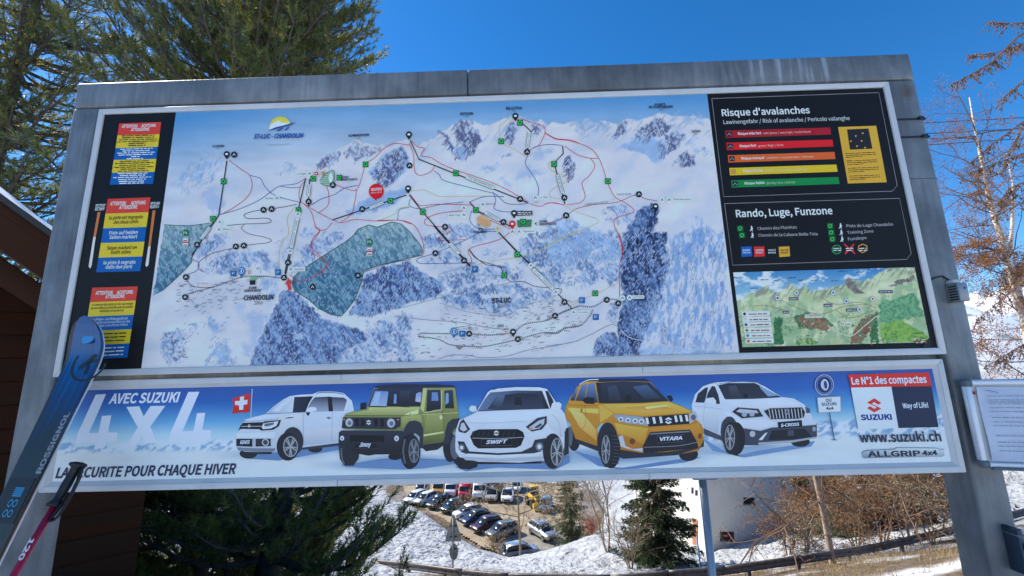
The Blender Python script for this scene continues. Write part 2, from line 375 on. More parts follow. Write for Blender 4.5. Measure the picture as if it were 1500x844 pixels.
hang(MB().box(.655, .735, .07, .125, Z0 - .412, Z0 - .39).build('pipe_flange', 'blue_steel', None, bevel=.004), gan)
for zz in (.775, .848):                        # cable ties round the post
    mb = MB(); a, b, c, d = 1.5275, 1.6385, PY0 - .004, PY1 + .004
    mb.box(a, b, c, c + .003, Z0 + zz, Z0 + zz + .006); mb.box(a, a + .003, c, d, Z0 + zz, Z0 + zz + .006); mb.box(b - .003, b, c, d, Z0 + zz, Z0 + zz + .006)
    mb.box(b - .03, b - .012, c - .006, c, Z0 + zz - .002, Z0 + zz + .009)
    hang(mb.build('cable_tie', 'black_plastic', None), gan)
# crossbars that carry the two boards behind
hang(MB().box(-1.534, 1.53, .066, .12, Z0 - .045, Z0 - .012).build('cross_rail', 'galvanised', None, bevel=.003), gan)

def mitred(mb, x0, x1, z0, z1, wd, y0, y1, which, g=.0006):
    o = [(x0, z0), (x1, z0), (x1, z1), (x0, z1)]; i = [(x0 + wd, z0 + wd), (x1 - wd, z0 + wd), (x1 - wd, z1 - wd), (x0 + wd, z1 - wd)]
    a, b = which, (which + 1) % 4; q = [o[a], o[b], i[b], i[a]]
    mb.prism([(x, z + Z0) for x, z in q], y0, y1); return mb
# ------------------------------------------------------------------ piste map board
mbd = empty('piste_map_board', (0, .03, Z0 - .02), 'wide white-framed ski piste map with black side columns, above the car advert', 'map board')
MX0, MX1, MZ0, MZ1 = -1.5, 1.5, -0.0209, 0.9881
for k in range(4):
    hang(mitred(MB(), MX0, MX1, MZ0, MZ1, .0215, 0, .034, k).build('frame_rail', 'frame_white', None, bevel=.0015), mbd)
hang(MB().box(-1.477, 1.477, .008, .03, Z0 + .002, Z0 + .965).build('backing_panel', 'panel_black', None), mbd)
YS = .006
RB = (-1.4785, 1.4785, 0.0006, 0.9666)
XL, XR = -1.2020, 0.8242

# ---- the painted winter panorama
def poly_c(c, pts): return pxs(c, pts)
RIDGE = np.array([(200, 320), (240, 292), (262, 268), (280, 244), (292, 232), (303, 222), (313, 217), (322, 228), (345, 242), (380, 247), (405, 243), (425, 235), (445, 242), (460, 245), (472, 234), (488, 218),
 (505, 208), (518, 204), (530, 207), (548, 211), (570, 213), (588, 203), (600, 204), (612, 210), (635, 200), (650, 190), (662, 181), (672, 177), (680, 174), (690, 175), (700, 179), (716, 181), (730, 175), (745, 170), (756, 165),
 (768, 171), (785, 178), (792, 174), (803, 180), (815, 177), (830, 179), (842, 176), (852, 179), (860, 171), (868, 175), (878, 178), (888, 175), (905, 180), (920, 173), (935, 174), (947, 170), (960, 168), (970, 162), (985, 167), (1005, 168), (1020, 167), (1045, 172), (1100, 175)], float)
REG = []                                       # (style, polygon)
def reg(style, c, *pts): REG.append((style, pxs(c, pts)))
reg('soft', 'c4', (60, 420), (130, 345), (200, 290), (240, 285), (268, 290), (280, 335), (240, 400), (150, 480), (110, 480))
reg('softshade', 'c4', (200, 470), (275, 400), (290, 470), (270, 560), (230, 580), (190, 520))
reg('soft', 'c4', (520, 385), (600, 330), (640, 345), (560, 380))
reg('rock', 'c4', (715, 352), (760, 305), (805, 275), (832, 285), (820, 320), (770, 345))
reg('rocklight', 'c4', (840, 290), (900, 235), (950, 255), (1020, 260), (1010, 290), (930, 305), (900, 320))
reg('shade', 'c4', (960, 370), (1050, 280), (1115, 250), (1150, 300), (1145, 370), (1060, 440), (1000, 420))
reg('rock', 'c4', (975, 380), (1050, 285), (1110, 255), (1145, 305), (1135, 345), (1050, 445), (1010, 440))
reg('shade', 'c4', (850, 565), (950, 500), (1157, 440), (1157, 470), (1040, 545), (900, 575))
reg('rock', 'c6', (280, 185), (320, 200), (345, 235), (390, 325), (372, 318), (330, 260))
reg('rock', 'c6', (350, 165), (400, 138), (440, 150), (485, 228), (450, 290), (425, 300), (395, 250), (365, 205))
reg('shade', 'c6', (350, 260), (400, 260), (440, 300), (395, 330))
reg('rock', 'c6', (590, 185), (630, 140), (646, 175), (632, 242), (605, 225))
reg('rock', 'c6', (722, 165), (745, 150), (757, 185), (738, 215))
reg('rock', 'c6', (860, 335), (890, 310), (918, 370), (906, 412), (880, 385))
reg('softshade', 'c6', (575, 400), (640, 360), (730, 345), (800, 360), (690, 410), (600, 440))
reg('softshade', 'c6', (690, 300), (760, 270), (830, 275), (760, 320))
reg('soft', 'c6', (470, 365), (560, 330), (590, 345), (520, 375)); reg('rocklight', 'c6', (565, 295), (630, 290), (620, 302), (570, 305))
reg('rock', 'c8', (405, 285), (450, 230), (530, 183), (585, 220), (560, 262), (480, 285))
reg('rock', 'c8', (525, 310), (590, 250), (650, 262), (600, 335), (535, 365))
reg('rock', 'c8', (600, 385), (650, 340), (695, 370), (690, 405), (640, 415))
reg('rock', 'c8', (305, 290), (345, 212), (392, 198), (365, 262))
reg('shade', 'c8', (330, 330), (420, 280), (540, 290), (560, 360), (520, 400), (440, 350))
reg('soft', 'c8', (640, 270), (740, 300), (770, 350), (700, 360)); reg('soft', 'c8', (130, 230), (190, 190), (300, 220), (200, 290))
reg('soft', 'c8', (590, 175), (740, 180), (740, 220), (620, 200))
reg('rock', 'c8', (80, 385), (120, 360), (140, 410), (125, 470), (100, 450))
# forests
reg('forestl', 'c4', (690, 710), (740, 670), (800, 640), (840, 660), (800, 730), (720, 760), (695, 750))
reg('forestl', 'c4', (600, 812), (690, 755), (720, 770), (650, 830), (590, 844))
reg('forestl', 'c4', (170, 770), (200, 690), (300, 655), (280, 720), (200, 770))
reg('forestl', 'c5', (205, 225), (300, 160), (440, 130), (560, 130), (640, 230), (560, 250), (470, 215), (400, 250), (280, 255))
reg('soft', 'c5', (640, 20), (700, 120), (690, 200), (640, 150)); reg('forestl', 'c5', (690, 210), (800, 80), (930, 20), (900, 120), (780, 190))
reg('soft', 'c5', (750, 10), (830, 0), (830, 50), (770, 45))
reg('forest', 'c5', (690, 330), (640, 380), (600, 460), (550, 560), (510, 650), (468, 760), (950, 750), (1000, 660), (1130, 620), (1080, 560), (880, 510), (800, 430), (720, 360))
reg('forest', 'c5', (1010, 480), (1060, 400), (1095, 300), (1130, 262), (1358, 185), (1358, 410), (1290, 440), (1150, 490))
reg('forestl', 'c5', (1100, 540), (1358, 470), (1358, 740), (950, 750), (1000, 660), (1130, 620))
reg('snowpatch', 'c5', (1110, 340), (1180, 350), (1290, 400), (1230, 425), (1150, 390)); reg('snowpatch', 'c5', (690, 580), (760, 575), (800, 600), (730, 612)); reg('snowpatch', 'c5', (800, 700), (900, 660), (1060, 620), (930, 640), (820, 690))
reg('forest', 'c7', (0, 225), (180, 195), (250, 260), (330, 290), (380, 350), (300, 390), (120, 430), (0, 400))
reg('forestl', 'c7', (250, 60), (400, 0), (640, 10), (560, 80), (380, 110), (250, 130)); reg('forestl', 'c7', (240, 180), (420, 140), (470, 170), (400, 200), (260, 205))
reg('forestl', 'c7', (330, 270), (480, 215), (680, 210), (800, 240), (760, 290), (560, 300), (380, 340))
reg('forestl', 'c7', (330, 360), (480, 330), (700, 300), (900, 340), (980, 370), (860, 430), (720, 480), (600, 470), (480, 420), (400, 420))
reg('forest', 'c7', (410, 390), (470, 370), (510, 430), (470, 450)); reg('forest', 'c7', (480, 370), (560, 350), (580, 430), (530, 430))
reg('forestl', 'c6', (570, 560 + 190), (620, 730), (590, 760)); reg('forestl', 'c7', (560, 150), (600, 110), (640, 125), (620, 155))
reg('forestl', 'c7', (750, 130), (830, 40), (930, 0), (1101, 0), (1101, 310), (980, 320), (900, 290), (830, 210), (780, 200))
reg('forestl', 'c9', (0, 100), (40, 40), (160, 0), (430, 0), (440, 120), (425, 270), (370, 300), (320, 240), (270, 290), (120, 295), (0, 270))
reg('forestl', 'c9', (360, 420), (400, 390), (420, 420), (415, 510), (370, 490)); reg('forest', 'c9', (270, 690), (290, 610), (340, 560), (400, 560), (420, 640), (415, 695))
reg('forestd', 'c8', (370, 844), (385, 690), (430, 615), (500, 585), (528, 602), (520, 660), (490, 750), (540, 844))
reg('forestd', 'c9', (450, 0), (700, 0), (690, 90), (720, 160), (690, 260), (650, 400), (600, 500), (560, 600), (530, 690), (425, 695), (415, 520), (440, 420), (430, 200))
reg('forest', 'c9', (640, 570), (690, 520), (720, 590), (680, 640)); reg('forest', 'c9', (470, 540), (600, 350), (700, 250), (640, 430), (560, 600))
reg('mottle', 'c9', (690, 160), (760, 80), (900, 0), (1010, 0), (1080, 640), (700, 640), (560, 600), (650, 400))
reg('mottle', 'c8', (540, 844), (600, 740), (700, 650), (790, 700), (830, 844)); reg('forestl', 'c8', (240, 620), (300, 560), (400, 620), (380, 680), (280, 660)); reg('soft', 'c8', (0, 640), (80, 640), (230, 700), (330, 760), (380, 844), (0, 844))
reg('soft', 'c9', (540, 640), (1090, 660), (1090, 690), (540, 690))
# lower left slopes
reg('forestl', 'c5', (0, 590), (80, 565), (135, 600), (110, 700), (60, 770), (0, 700)); reg('soft', 'c5', (210, 490), (240, 470), (320, 560), (300, 610), (250, 560))
reg('soft', 'c5', (230, 750), (250, 640), (290, 590), (350, 650), (410, 755)); reg('softshade', 'c5', (370, 410), (470, 470), (580, 470), (540, 560), (470, 755), (430, 660), (450, 540))
reg('soft', 'c5', (140, 560), (170, 520), (190, 540), (160, 575)); reg('soft', 'c5', (540, 290), (640, 270), (650, 340), (580, 420), (520, 360))
reg('forestl', 'c7', (0, 520), (120, 510), (180, 540), (130, 640), (120, 740), (0, 744))
reg('softshade', 'c5', (160, 175), (290, 40), (300, 90), (220, 160), (190, 190))
GREEN1 = [(233, 328), (268, 329), (300, 325), (308, 320), (290, 346), (274, 375), (272, 384), (255, 402), (230, 425), (216, 432)]
GREEN2 = pxs('c5', [(715, 275), (760, 235), (880, 160), (1000, 85), (1040, 55)]) + pxs('c6', [(-112, 670), (-90, 640), (-40, 620), (0, 630), (70, 606), (112, 616), (150, 650), (200, 710), (213, 740), (205, 760), (100, 785), (0, 808)]) + pxs('c5', [(1100, 243), (1090, 300), (1050, 400), (1010, 450), (975, 488), (920, 480), (850, 445), (800, 400), (720, 350), (705, 310)])
def paint_map(x, y):
    g = lambda *c: np.array(c, float)
    C = np.zeros(x.shape + (3,))
    t = np.clip((y - 140) / 95 + (x < 420) * np.clip((420 - x) / 160, 0, 1) * -.35, 0, 1)[..., None]
    C[:] = g(84, 148, 210) * (1 - t) ** 1.3 + g(196, 210, 230) * (1 - (1 - t) ** 1.3)
    cl = fbm(x / 90, y / 14, 4, 3)[..., None]; C = C + (cl - .5) * 34 * np.clip(t * 2, 0, 1)
    nx = (fbm(x / 7, y / 7, 3, 11) - .5) * 9; ny = (fbm(x / 7, y / 7, 3, 12) - .5) * 9
    ridge = np.interp(x, RIDGE[:, 0], RIDGE[:, 1]) + (fbm(x / 6, y * 0, 3, 5) - .5) * 6
    below = sstep(-1.0, 1.5, y - ridge)[..., None]
    base = g(212, 216, 227) + (fbm(x / 60 + y / 90, y / 30, 4, 21)[..., None] - .5) * g(46, 32, 14)
    folds = sstep(.55, .75, fbm((x + y * .7) / 26, (y - x * .2) / 60, 3, 31))[..., None]
    base = base * (1 - .22 * folds) + g(172, 196, 228) * .22 * folds
    hz = np.clip((x - 330) / 200, 0.18, 1)[..., None]
    C = C * (1 - below * hz) + base * below * hz
    C = C * (1 - np.clip((y - ridge) / 50, 0, 1)[..., None]) + base * np.clip((y - ridge) / 50, 0, 1)[..., None]
    # jagged spurs under the skyline
    sp = sstep(.56, .66, fbm(x / 7 + (y - ridge) * .12, (y - ridge) / 26, 3, 41)) * sstep(0, 3, y - ridge) * sstep(34, 8, y - ridge) * sstep(560, 620, x)
    C = C * (1 - .5 * sp[..., None]) + g(140, 165, 205) * .5 * sp[..., None]
    u = (x * .55 + y * .83); v = (x * .83 - y * .55)
    tex = {}
    for st, P in REG:
        P = np.array(P); bb = (x > P[:, 0].min() - 12) & (x < P[:, 0].max() + 12) & (y > P[:, 1].min() - 12) & (y < P[:, 1].max() + 12)
        if not bb.any(): continue
        X, Y = x[bb], y[bb]; soft = st in ('soft', 'softshade', 'mottle', 'forestl')
        k = 2.2 if soft else 1.0
        m = np.zeros(X.shape)
        for q in range(4):                     # a few jittered tests soften the brush edge
            m += inpoly(X + nx[bb] * k + (q - 1.5) * .9 * k, Y + ny[bb] * k + ((q * 7) % 4 - 1.5) * .9 * k, P)
        m = (m / 4)[:, None]; U, Vv = u[bb], v[bb]
        if st == 'soft': c = g(158, 188, 226) + (fbm(X / 9, Y / 5, 3, 51)[:, None] - .5) * 70; a = .8 * sstep(.35, .55, fbm(X / 12 + Y / 30, Y / 16, 3, 52))[:, None]
        elif st == 'softshade': c = g(160, 186, 224) * np.ones((len(X), 1)); a = .6 * sstep(.25, .6, fbm(X / 25, Y / 20, 3, 53))[:, None]
        elif st == 'shade': c = g(150, 182, 224) + (fbm(X / 8, Y / 8, 3, 54)[:, None] - .5) * 40; a = .75
        elif st in ('rock', 'rocklight'):
            n1 = fbm(X / 3.2 - Y / 5, Y / 7 + X / 12, 4, 61); n1 = sstep(.45, .53, n1)[:, None]
            c = g(100, 108, 146) * n1 + g(176, 196, 230) * (1 - n1); a = .82 if st == 'rock' else .55
        elif st == 'snowpatch': c = g(186, 205, 232) * np.ones((len(X), 1)); a = .9
        elif st == 'mottle':
            n1 = sstep(.45, .62, fbm(X / 5, Y / 16 + X / 40, 4, 71))[:, None]; n2 = sstep(.66, .74, fbm(X / 3, Y / 6, 3, 72))[:, None]
            c = g(140, 175, 222) * n1 + g(204, 214, 232) * (1 - n1); c = c * (1 - .45 * n2) + g(105, 125, 175) * .45 * n2; a = .8
        else:
            st1 = vnoise(Vv / 1.5, U / 5.0, 81) * .55 + fbm(Vv / 5, U / 14, 3, 82) * .45
            st2 = vnoise(X / 1.3, Y / 3.2, 83)
            big = fbm(Vv / 9, U / 30, 3, 84)
            hi_, mid, dk = {'forest': (g(152, 178, 214), g(112, 140, 188), g(70, 78, 120)), 'forestl': (g(196, 208, 228), g(148, 174, 210), g(98, 120, 164)),
                            'forestd': (g(122, 150, 194), g(84, 104, 150), g(46, 50, 82))}[st]
            a1 = sstep(.48, .56, st1)[:, None]; a2 = (sstep(.47, .56, big) * sstep(.4, .55, st2))[:, None]
            c = hi_ * (1 - a1) + mid * a1; c = c * (1 - .8 * a2) + dk * .8 * a2
            lt = sstep(.66, .74, fbm(Vv / 4 + 9, U / 9, 3, 85))[:, None]; c = c * (1 - .5 * lt) + g(184, 204, 234) * .5 * lt
            a = .94 if st != 'forestl' else .95 * sstep(.3, .42, fbm(X / 16, Y / 9, 3, 86))[:, None]
        C[bb] = C[bb] * (1 - m * a) + c * m * a
    k_ = sstep(0, 30, y - ridge)[..., None]; C = C * (1 - k_) + (206 + (C - 206) * 1.22) * k_
    for P, top in ((GREEN1, 328), (GREEN2, 325)):
        m = inpoly(x, y, P); X, Y = x[m], y[m]; U, Vv = u[m], v[m]
        n1 = sstep(.42, .6, vnoise(Vv / 1.8, U / 6, 91) * .5 + fbm(Vv / 7, U / 16, 3, 92) * .5)[:, None]; t = np.clip((Y - top) / 75, 0, 1)[:, None]
        hi_ = g(166, 194, 202) * (1 - t) + g(112, 158, 184) * t; dk = g(122, 160, 176) * (1 - t) + g(60, 104, 140) * t
        C[m] = hi_ * (1 - n1) + dk * n1
    return np.clip(C, 0, 255)
mp = raster('map_print', mbd, map_pt, YS, (XL, XR, RB[2], RB[3]), paint_map, .0030)
for nm, x0, x1 in (('warning_column', RB[0], XL), ('legend_column', XR, RB[1])):
    hang(MB().box(x0, x1, YS - .0003, YS + .0008, Z0 + RB[2], Z0 + RB[3]).build(nm, 'panel_black', None), mbd)

# ---- brush ticks of the painted woods and ridges
tk = Print(map_pt, YS - .0004); rt = random.Random(12)
for st, P_ in REG + [('green', GREEN1), ('green', GREEN2)]:
    if st not in ('forest', 'forestd', 'forestl', 'rock', 'rocklight', 'mottle', 'green', 'soft'): continue
    Q = np.array(P_); x0, y0 = Q.min(0); x1, y1 = Q.max(0); area = (x1 - x0) * (y1 - y0)
    n_ = int(area / {'forest': 22, 'forestd': 18, 'forestl': 34, 'rock': 13, 'rocklight': 30, 'mottle': 45, 'green': 22, 'soft': 60}[st])
    X = np.array([(rt.uniform(x0, x1), rt.uniform(y0, y1)) for _ in range(n_)]); ok = inpoly(X[:, 0], X[:, 1], P_)
    for (x, y) in X[ok]:
        if st.startswith('forest') or st == 'green':
            L = rt.uniform(2.2, 4.6); a = R(rt.gauss(64, 9)); w_ = rt.uniform(.55, 1.05); dk = {'forest': (84, 98, 142), 'forestd': (56, 62, 96), 'forestl': (112, 140, 188), 'green': (72, 116, 140)}[st]
            cl = dk if rt.random() < .5 else (180, 198, 224)
        else:
            L = rt.uniform(4, 11); a = R(rt.gauss(58, 16) if st != 'mottle' else rt.gauss(82, 12)); w_ = rt.uniform(.4, 1.0); cl = {'rock': (94, 102, 140), 'rocklight': (120, 132, 170), 'mottle': (128, 156, 200), 'soft': (150, 174, 210)}[st] if rt.random() < .7 else (206, 216, 232)
        tk.line('p', [(x, y), (x - L * math.cos(a) * .5 + rt.uniform(-.6, .6), y + L * math.sin(a) * .5), (x - L * math.cos(a), y + L * math.sin(a))], w_, cl, rt.uniform(0, .5), smooth=False)
o_ = tk.build('brush_tick_print', mp); o_['kind'] = 'stuff'
# ---- lines, symbols and names on the map
REDL, BLUL, BLKL, YELL = (196, 52, 74), (58, 96, 168), (62, 62, 72), (200, 194, 138)
pl = Print(map_pt, YS - .001)
for c, cl, pts in [
 ('c4', REDL, [(312, 322), (370, 365), (405, 390), (417, 440), (395, 490), (330, 540), (270, 572)]),
 ('c4', BLUL, [(405, 390), (455, 405), (475, 440), (510, 475), (560, 495), (640, 515)]), ('c4', BLUL, [(265, 572), (350, 548), (440, 510), (500, 470), (545, 440), (620, 430), (665, 405)]),
 ('c4', BLUL, [(550, 442), (610, 448), (645, 445)]), ('c4', BLKL, [(625, 525), (540, 540), (430, 555), (380, 572), (400, 590), (480, 588), (505, 600), (480, 612), (380, 615), (300, 622)]),
 ('c4', (110, 80, 110), [(380, 618), (365, 635), (400, 660), (470, 675), (505, 690), (480, 703), (400, 712), (290, 735), (220, 755), (170, 790), (165, 820), (190, 838)]),
 ('c4', REDL, [(668, 410), (640, 450), (640, 505), (680, 535), (740, 570), (800, 600), (830, 610)]), ('c4', REDL, [(655, 520), (690, 555), (705, 600), (720, 640), (760, 640), (790, 610)]),
 ('c4', REDL, [(735, 645), (695, 690), (700, 730), (750, 780), (765, 810), (740, 844)]), ('c4', REDL, [(765, 440), (775, 480), (770, 530), (725, 565)]), ('c4', BLUL, [(680, 535), (740, 500), (800, 480), (850, 450), (910, 437)]),
 ('c4', REDL, [(800, 430), (850, 450), (905, 457), (935, 380), (945, 340), (990, 310), (1030, 270), (1080, 245), (1150, 252)]), ('c4', REDL, [(905, 457), (895, 520), (880, 570), (830, 610), (900, 595), (1000, 602), (1100, 598), (1157, 615)]),
 ('c4', YELL, [(610, 540), (580, 590), (585, 660), (550, 710), (540, 780), (545, 830)]), ('c4', YELL, [(1010, 600), (1080, 570), (1100, 545), (1150, 535)]),
 ('c6', REDL, [(150, 245), (170, 300), (175, 370), (200, 392), (250, 375), (270, 345)]), ('c6', REDL, [(160, 232), (190, 260), (220, 268), (205, 300), (250, 310), (300, 340), (360, 365), (420, 385), (520, 420), (600, 455), (660, 490), (705, 515)]),
 ('c6', BLUL, [(265, 370), (290, 390), (310, 415), (400, 440), (500, 465), (550, 478), (600, 520), (660, 525), (705, 520)]), ('c6', BLUL, [(430, 515), (500, 490), (590, 490)]), ('c6', BLUL, [(540, 470), (552, 510), (545, 545), (600, 560), (680, 555)]),
 ('c6', REDL, [(155, 480), (200, 530), (270, 525), (400, 527), (450, 530)]), ('c6', BLUL, [(155, 500), (150, 530), (200, 545), (300, 525), (400, 515)]), ('c6', REDL, [(400, 555), (300, 565), (230, 590), (230, 620), (330, 632), (350, 645), (300, 670), (290, 690), (410, 688)]),
 ('c6', BLUL, [(560, 650), (480, 655), (400, 695), (270, 750), (190, 775), (200, 797), (300, 797), (460, 795)]), ('c6', BLUL, [(440, 555), (432, 600), (470, 635), (560, 640)]), ('c6', REDL, [(470, 560), (530, 600), (600, 630), (620, 650), (560, 690), (430, 730), (440, 780), (430, 805)]),
 ('c6', BLKL, [(425, 735), (470, 780), (560, 810), (585, 830)]), ('c6', YELL, [(160, 465), (220, 460), (290, 488), (420, 488), (520, 487)]), ('c6', YELL, [(630, 122), (575, 160), (570, 200), (590, 245), (640, 275), (690, 305)]),
 ('c6', REDL, [(660, 128), (720, 150), (770, 165), (780, 195), (755, 250), (720, 270)]), ('c6', REDL, [(778, 195), (830, 222), (900, 230), (938, 245)]), ('c6', BLUL, [(700, 300), (690, 340), (730, 400), (750, 450), (745, 485), (720, 490)]), ('c6', BLUL, [(705, 280), (740, 260), (800, 250), (860, 255)]),
 ('c6', YELL, [(825, 320), (795, 340), (810, 370), (870, 395), (880, 420), (810, 460), (805, 490), (850, 500)]), ('c6', REDL, [(710, 522), (760, 535), (800, 518), (870, 528)]), ('c6', REDL, [(0, 598), (90, 598), (140, 605), (180, 630), (210, 690), (218, 740), (208, 765)]), ('c6', BLUL, [(95, 598), (105, 550), (150, 540)]),
 ('c7', YELL, [(545, 210), (650, 185), (770, 170), (850, 145), (930, 110), (1000, 70), (1101, 30)]), ('c7', BLKL, [(505, 125), (540, 170), (600, 210), (670, 218), (690, 260), (730, 300), (800, 300), (860, 325), (950, 335), (1005, 340), (1000, 365)]),
 ('c7', (150, 165, 190), [(690, 268), (500, 265), (360, 280), (335, 268), (370, 250), (520, 215)]), ('c7', (140, 158, 186), [(730, 305), (560, 340), (380, 378), (200, 425), (100, 450)]),
 ('c7', (150, 165, 190), [(340, 415), (500, 465), (700, 485), (780, 440), (900, 400), (980, 375)]), ('c7', (130, 145, 165), [(100, 490), (300, 510), (450, 520), (600, 548), (720, 560)]), ('c7', (130, 145, 165), [(330, 722), (400, 700), (500, 700), (560, 712), (700, 705), (830, 670), (960, 650), (1101, 620)]),
 ('c8', REDL, [(0, 262), (50, 288), (110, 295), (200, 325), (245, 370), (270, 430), (290, 490), (320, 550), (370, 580), (410, 610), (400, 628), (330, 650), (320, 680), (345, 740), (358, 800), (355, 844)]), ('c8', REDL, [(90, 320), (150, 360), (205, 375), (245, 376)]), ('c8', REDL, [(210, 376), (230, 410), (205, 455), (170, 490), (185, 550), (160, 580), (100, 590)]),
 ('c8', (150, 90, 110), [(100, 640), (140, 610), (220, 590), (330, 578), (400, 550), (430, 543), (460, 560), (520, 572)]), ('c8', REDL, [(0, 675), (50, 665), (100, 640)]), ('c8', YELL, [(95, 595), (150, 625), (240, 655), (230, 680), (120, 725), (0, 785)]), ('c8', REDL, [(0, 585), (40, 580), (90, 592)]),
 ('c9', REDL, [(420, 0), (438, 60), (440, 120), (425, 190), (425, 355)]), ('c9', YELL, [(0, 95), (60, 40), (160, 5)]), ('c9', YELL, [(150, 410), (230, 370), (300, 340), (420, 278)]), ('c9', (130, 145, 165), [(0, 640), (150, 620), (260, 575), (370, 520), (420, 530)]),
 ('c9', (205, 214, 230), [(430, 545), (480, 590), (560, 610), (700, 640), (830, 655), (1080, 665)]), ('c5', (120, 60, 70), [(130, 275), (140, 310), (190, 332), (280, 330)]), ('c5', (90, 110, 150), [(160, 180), (195, 200), (185, 240), (135, 262)]),
 ('c5', REDL, [(690, 260), (720, 285), (750, 300), (830, 270), (890, 220), (895, 200), (860, 170), (820, 145), (810, 100), (860, 25), (830, 0)]), ('c5', BLUL, [(690, 290), (760, 330), (820, 335), (900, 345)]), ('c5', BLUL, [(880, 255), (960, 262), (1070, 268)]), ('c5', (90, 100, 130), [(1100, 250), (1230, 205), (1358, 180)])]:
    pl.line(c, pts, .85, cl, 1)
gp = [(p[0], p[1]) for p in GREEN2]; pl.line('p', gp + [gp[0]], 1.0, (40, 92, 84), 2, smooth=False)
pl.line('p', [(233, 328), (268, 329.5), (300, 325.5)], .9, (60, 96, 92), 2); pl.line('p', GREEN1[3:-1], .9, (60, 96, 92), 2)
pl.build('piste_line_print', mp)
ll = Print(map_pt, YS - .0022)
for c, pts in [('c4', [(302, 325), (262, 575)]), ('c4', [(262, 575), (135, 762)]), ('c4', [(668, 405), (630, 560)]), ('c4', [(620, 600), (568, 844)]), ('c4', [(686, 408), (680, 535)]), ('c4', [(793, 597), (1137, 483)]),
 ('c6', [(155, 232), (195, 318), (700, 518)]), ('c6', [(150, 482), (212, 560), (433, 808)]), ('c6', [(430, 515), (465, 555), (625, 630)]), ('c6', [(655, 135), (715, 190), (697, 285)]), ('c6', [(862, 258), (865, 292), (822, 335), (873, 525)]),
 ('c6', [(565, 655), (650, 745), (762, 844)]), ('c7', [(310, 0), (505, 217)]), ('c7', [(665, 35), (830, 205)]), ('c7', [(830, 205), (1065, 447)]), ('c5', [(735, 0), (668, 275)])]:
    ll.line(c, pts, 1.5, (36, 36, 44), 1, smooth=False)
for c, pts in [('c5', [(135, 368), (280, 328), (345, 305), (440, 275), (550, 272), (660, 282)]), ('c7', [(228, 600), (235, 582), (320, 582), (500, 585), (620, 590), (740, 575), (810, 530), (930, 510), (1010, 465), (1065, 445), (1101, 435)]),
 ('c7', [(228, 600), (330, 612), (400, 643), (510, 652), (600, 650), (760, 615), (900, 578), (980, 575), (1030, 552), (1101, 540)]), ('c9', [(0, 495), (60, 468), (150, 430), (195, 412), (270, 418), (350, 378), (410, 376)]), ('c9', [(0, 568), (70, 568), (115, 540), (200, 525), (250, 475), (275, 430)])]:
    ll.line(c, pts, 1.5, (40, 40, 48), 1, dash=(1.6, 1.3))
ll.build('lift_line_print', mp)
sy = Print(map_pt, YS - .0034); W_, K_ = (226, 230, 238), (34, 36, 44)
def disc(c, x, y, r=4.6, cl=K_):
    k = CROP[c][2]; sy.ell(c, x, y, r * k, r * k, cl, 1, 16); sy.line(c, [(x - r * .35 * k, y + r * .35 * k), (x, y - r * .4 * k), (x + r * .4 * k, y + r * .3 * k)], 1.2, W_ if cl == K_ else K_, 2, smooth=False)
def pin(c, x, y, cl=K_, r=4.6):
    k = CROP[c][2] * r; sy.ell(c, x, y, k, k, cl, 1, 16); sy.poly(c, [(x - k * .8, y + k * .55), (x + k * .8, y + k * .55), (x, y + k * 1.75)], cl, 1.2); sy.ell(c, x, y, k * .5, k * .35, W_, 2, 10)
for c, x, y in [('c4', 337, 297), ('c4', 162, 712), ('c4', 341, 720), ('c4', 378, 716), ('c4', 471, 551), ('c4', 509, 547), ('c4', 682, 513), ('c4', 795, 437), ('c4', 932, 548), ('c4', 584, 794), ('c6', 152, 348), ('c6', 665, 502), ('c6', 697, 286), ('c6', 870, 496), ('c6', 588, 608),
 ('c6', 317, 630), ('c6', 272, 751), ('c6', 405, 785), ('c6', 878, 577), ('c5', 128, 277), ('c5', 1070, 268), ('c5', 820, 330), ('c5', 663, 280), ('c5', 123, 386), ('c7', 1023, 411), ('c7', 971, 486), ('c7', 503, 583), ('c7', 769, 612), ('c8', 434, 542), ('c8', 97, 640), ('c9', 351, 379), ('c9', 416, 398)]: disc(c, x, y)
for c, x, y in [('c4', 303, 295), ('c4', 1150, 205), ('c4', 1146, 453), ('c6', 643, 121), ('c8', 511, 597), ('c7', 743, 572), ('c6', 637, 567)]: pin(c, x, y)
for c, x, y in [('c4', 268, 607), ('c4', 535, 497), ('c4', 688, 384), ('c4', 264, 642), ('c4', 597, 825), ('c4', 632, 570), ('c4', 594, 742), ('c6', 492, 527), ('c6', 404, 543), ('c6', 404, 575), ('c6', 660, 652), ('c6', 735, 496), ('c6', 629, 652), ('c7', 840, 214), ('c7', 975, 357), ('c7', 1072, 466), ('c8', 541, 568), ('c8', 574, 567), ('c9', 440, 368), ('c9', 480, 366)]:
    disc(c, x, y, 4.3, W_)
for c, x, y in [('c4', 287, 420), ('c4', 236, 592), ('c4', 634, 552), ('c4', 704, 407), ('c4', 826, 403), ('c4', 948, 342), ('c4', 1064, 510), ('c6', 577, 237), ('c6', 664, 152), ('c6', 368, 384), ('c6', 214, 562), ('c6', 460, 553), ('c6', 679, 606), ('c6', 822, 342), ('c6', 652, 757), ('c7', 694, 267), ('c8', 290, 482), ('c9', 285, 342)]:
    k = CROP[c][2] * 4.2; sy.poly(c, [(x - k, y - k), (x + k, y - k), (x + k, y + k), (x - k, y + k)], (22, 104, 58), 1); sy.ell(c, x, y, k * .78, k * .78, (62, 196, 96), 2, 10); sy.ell(c, x, y, k * .4, k * .4, (22, 90, 52), 3, 8)
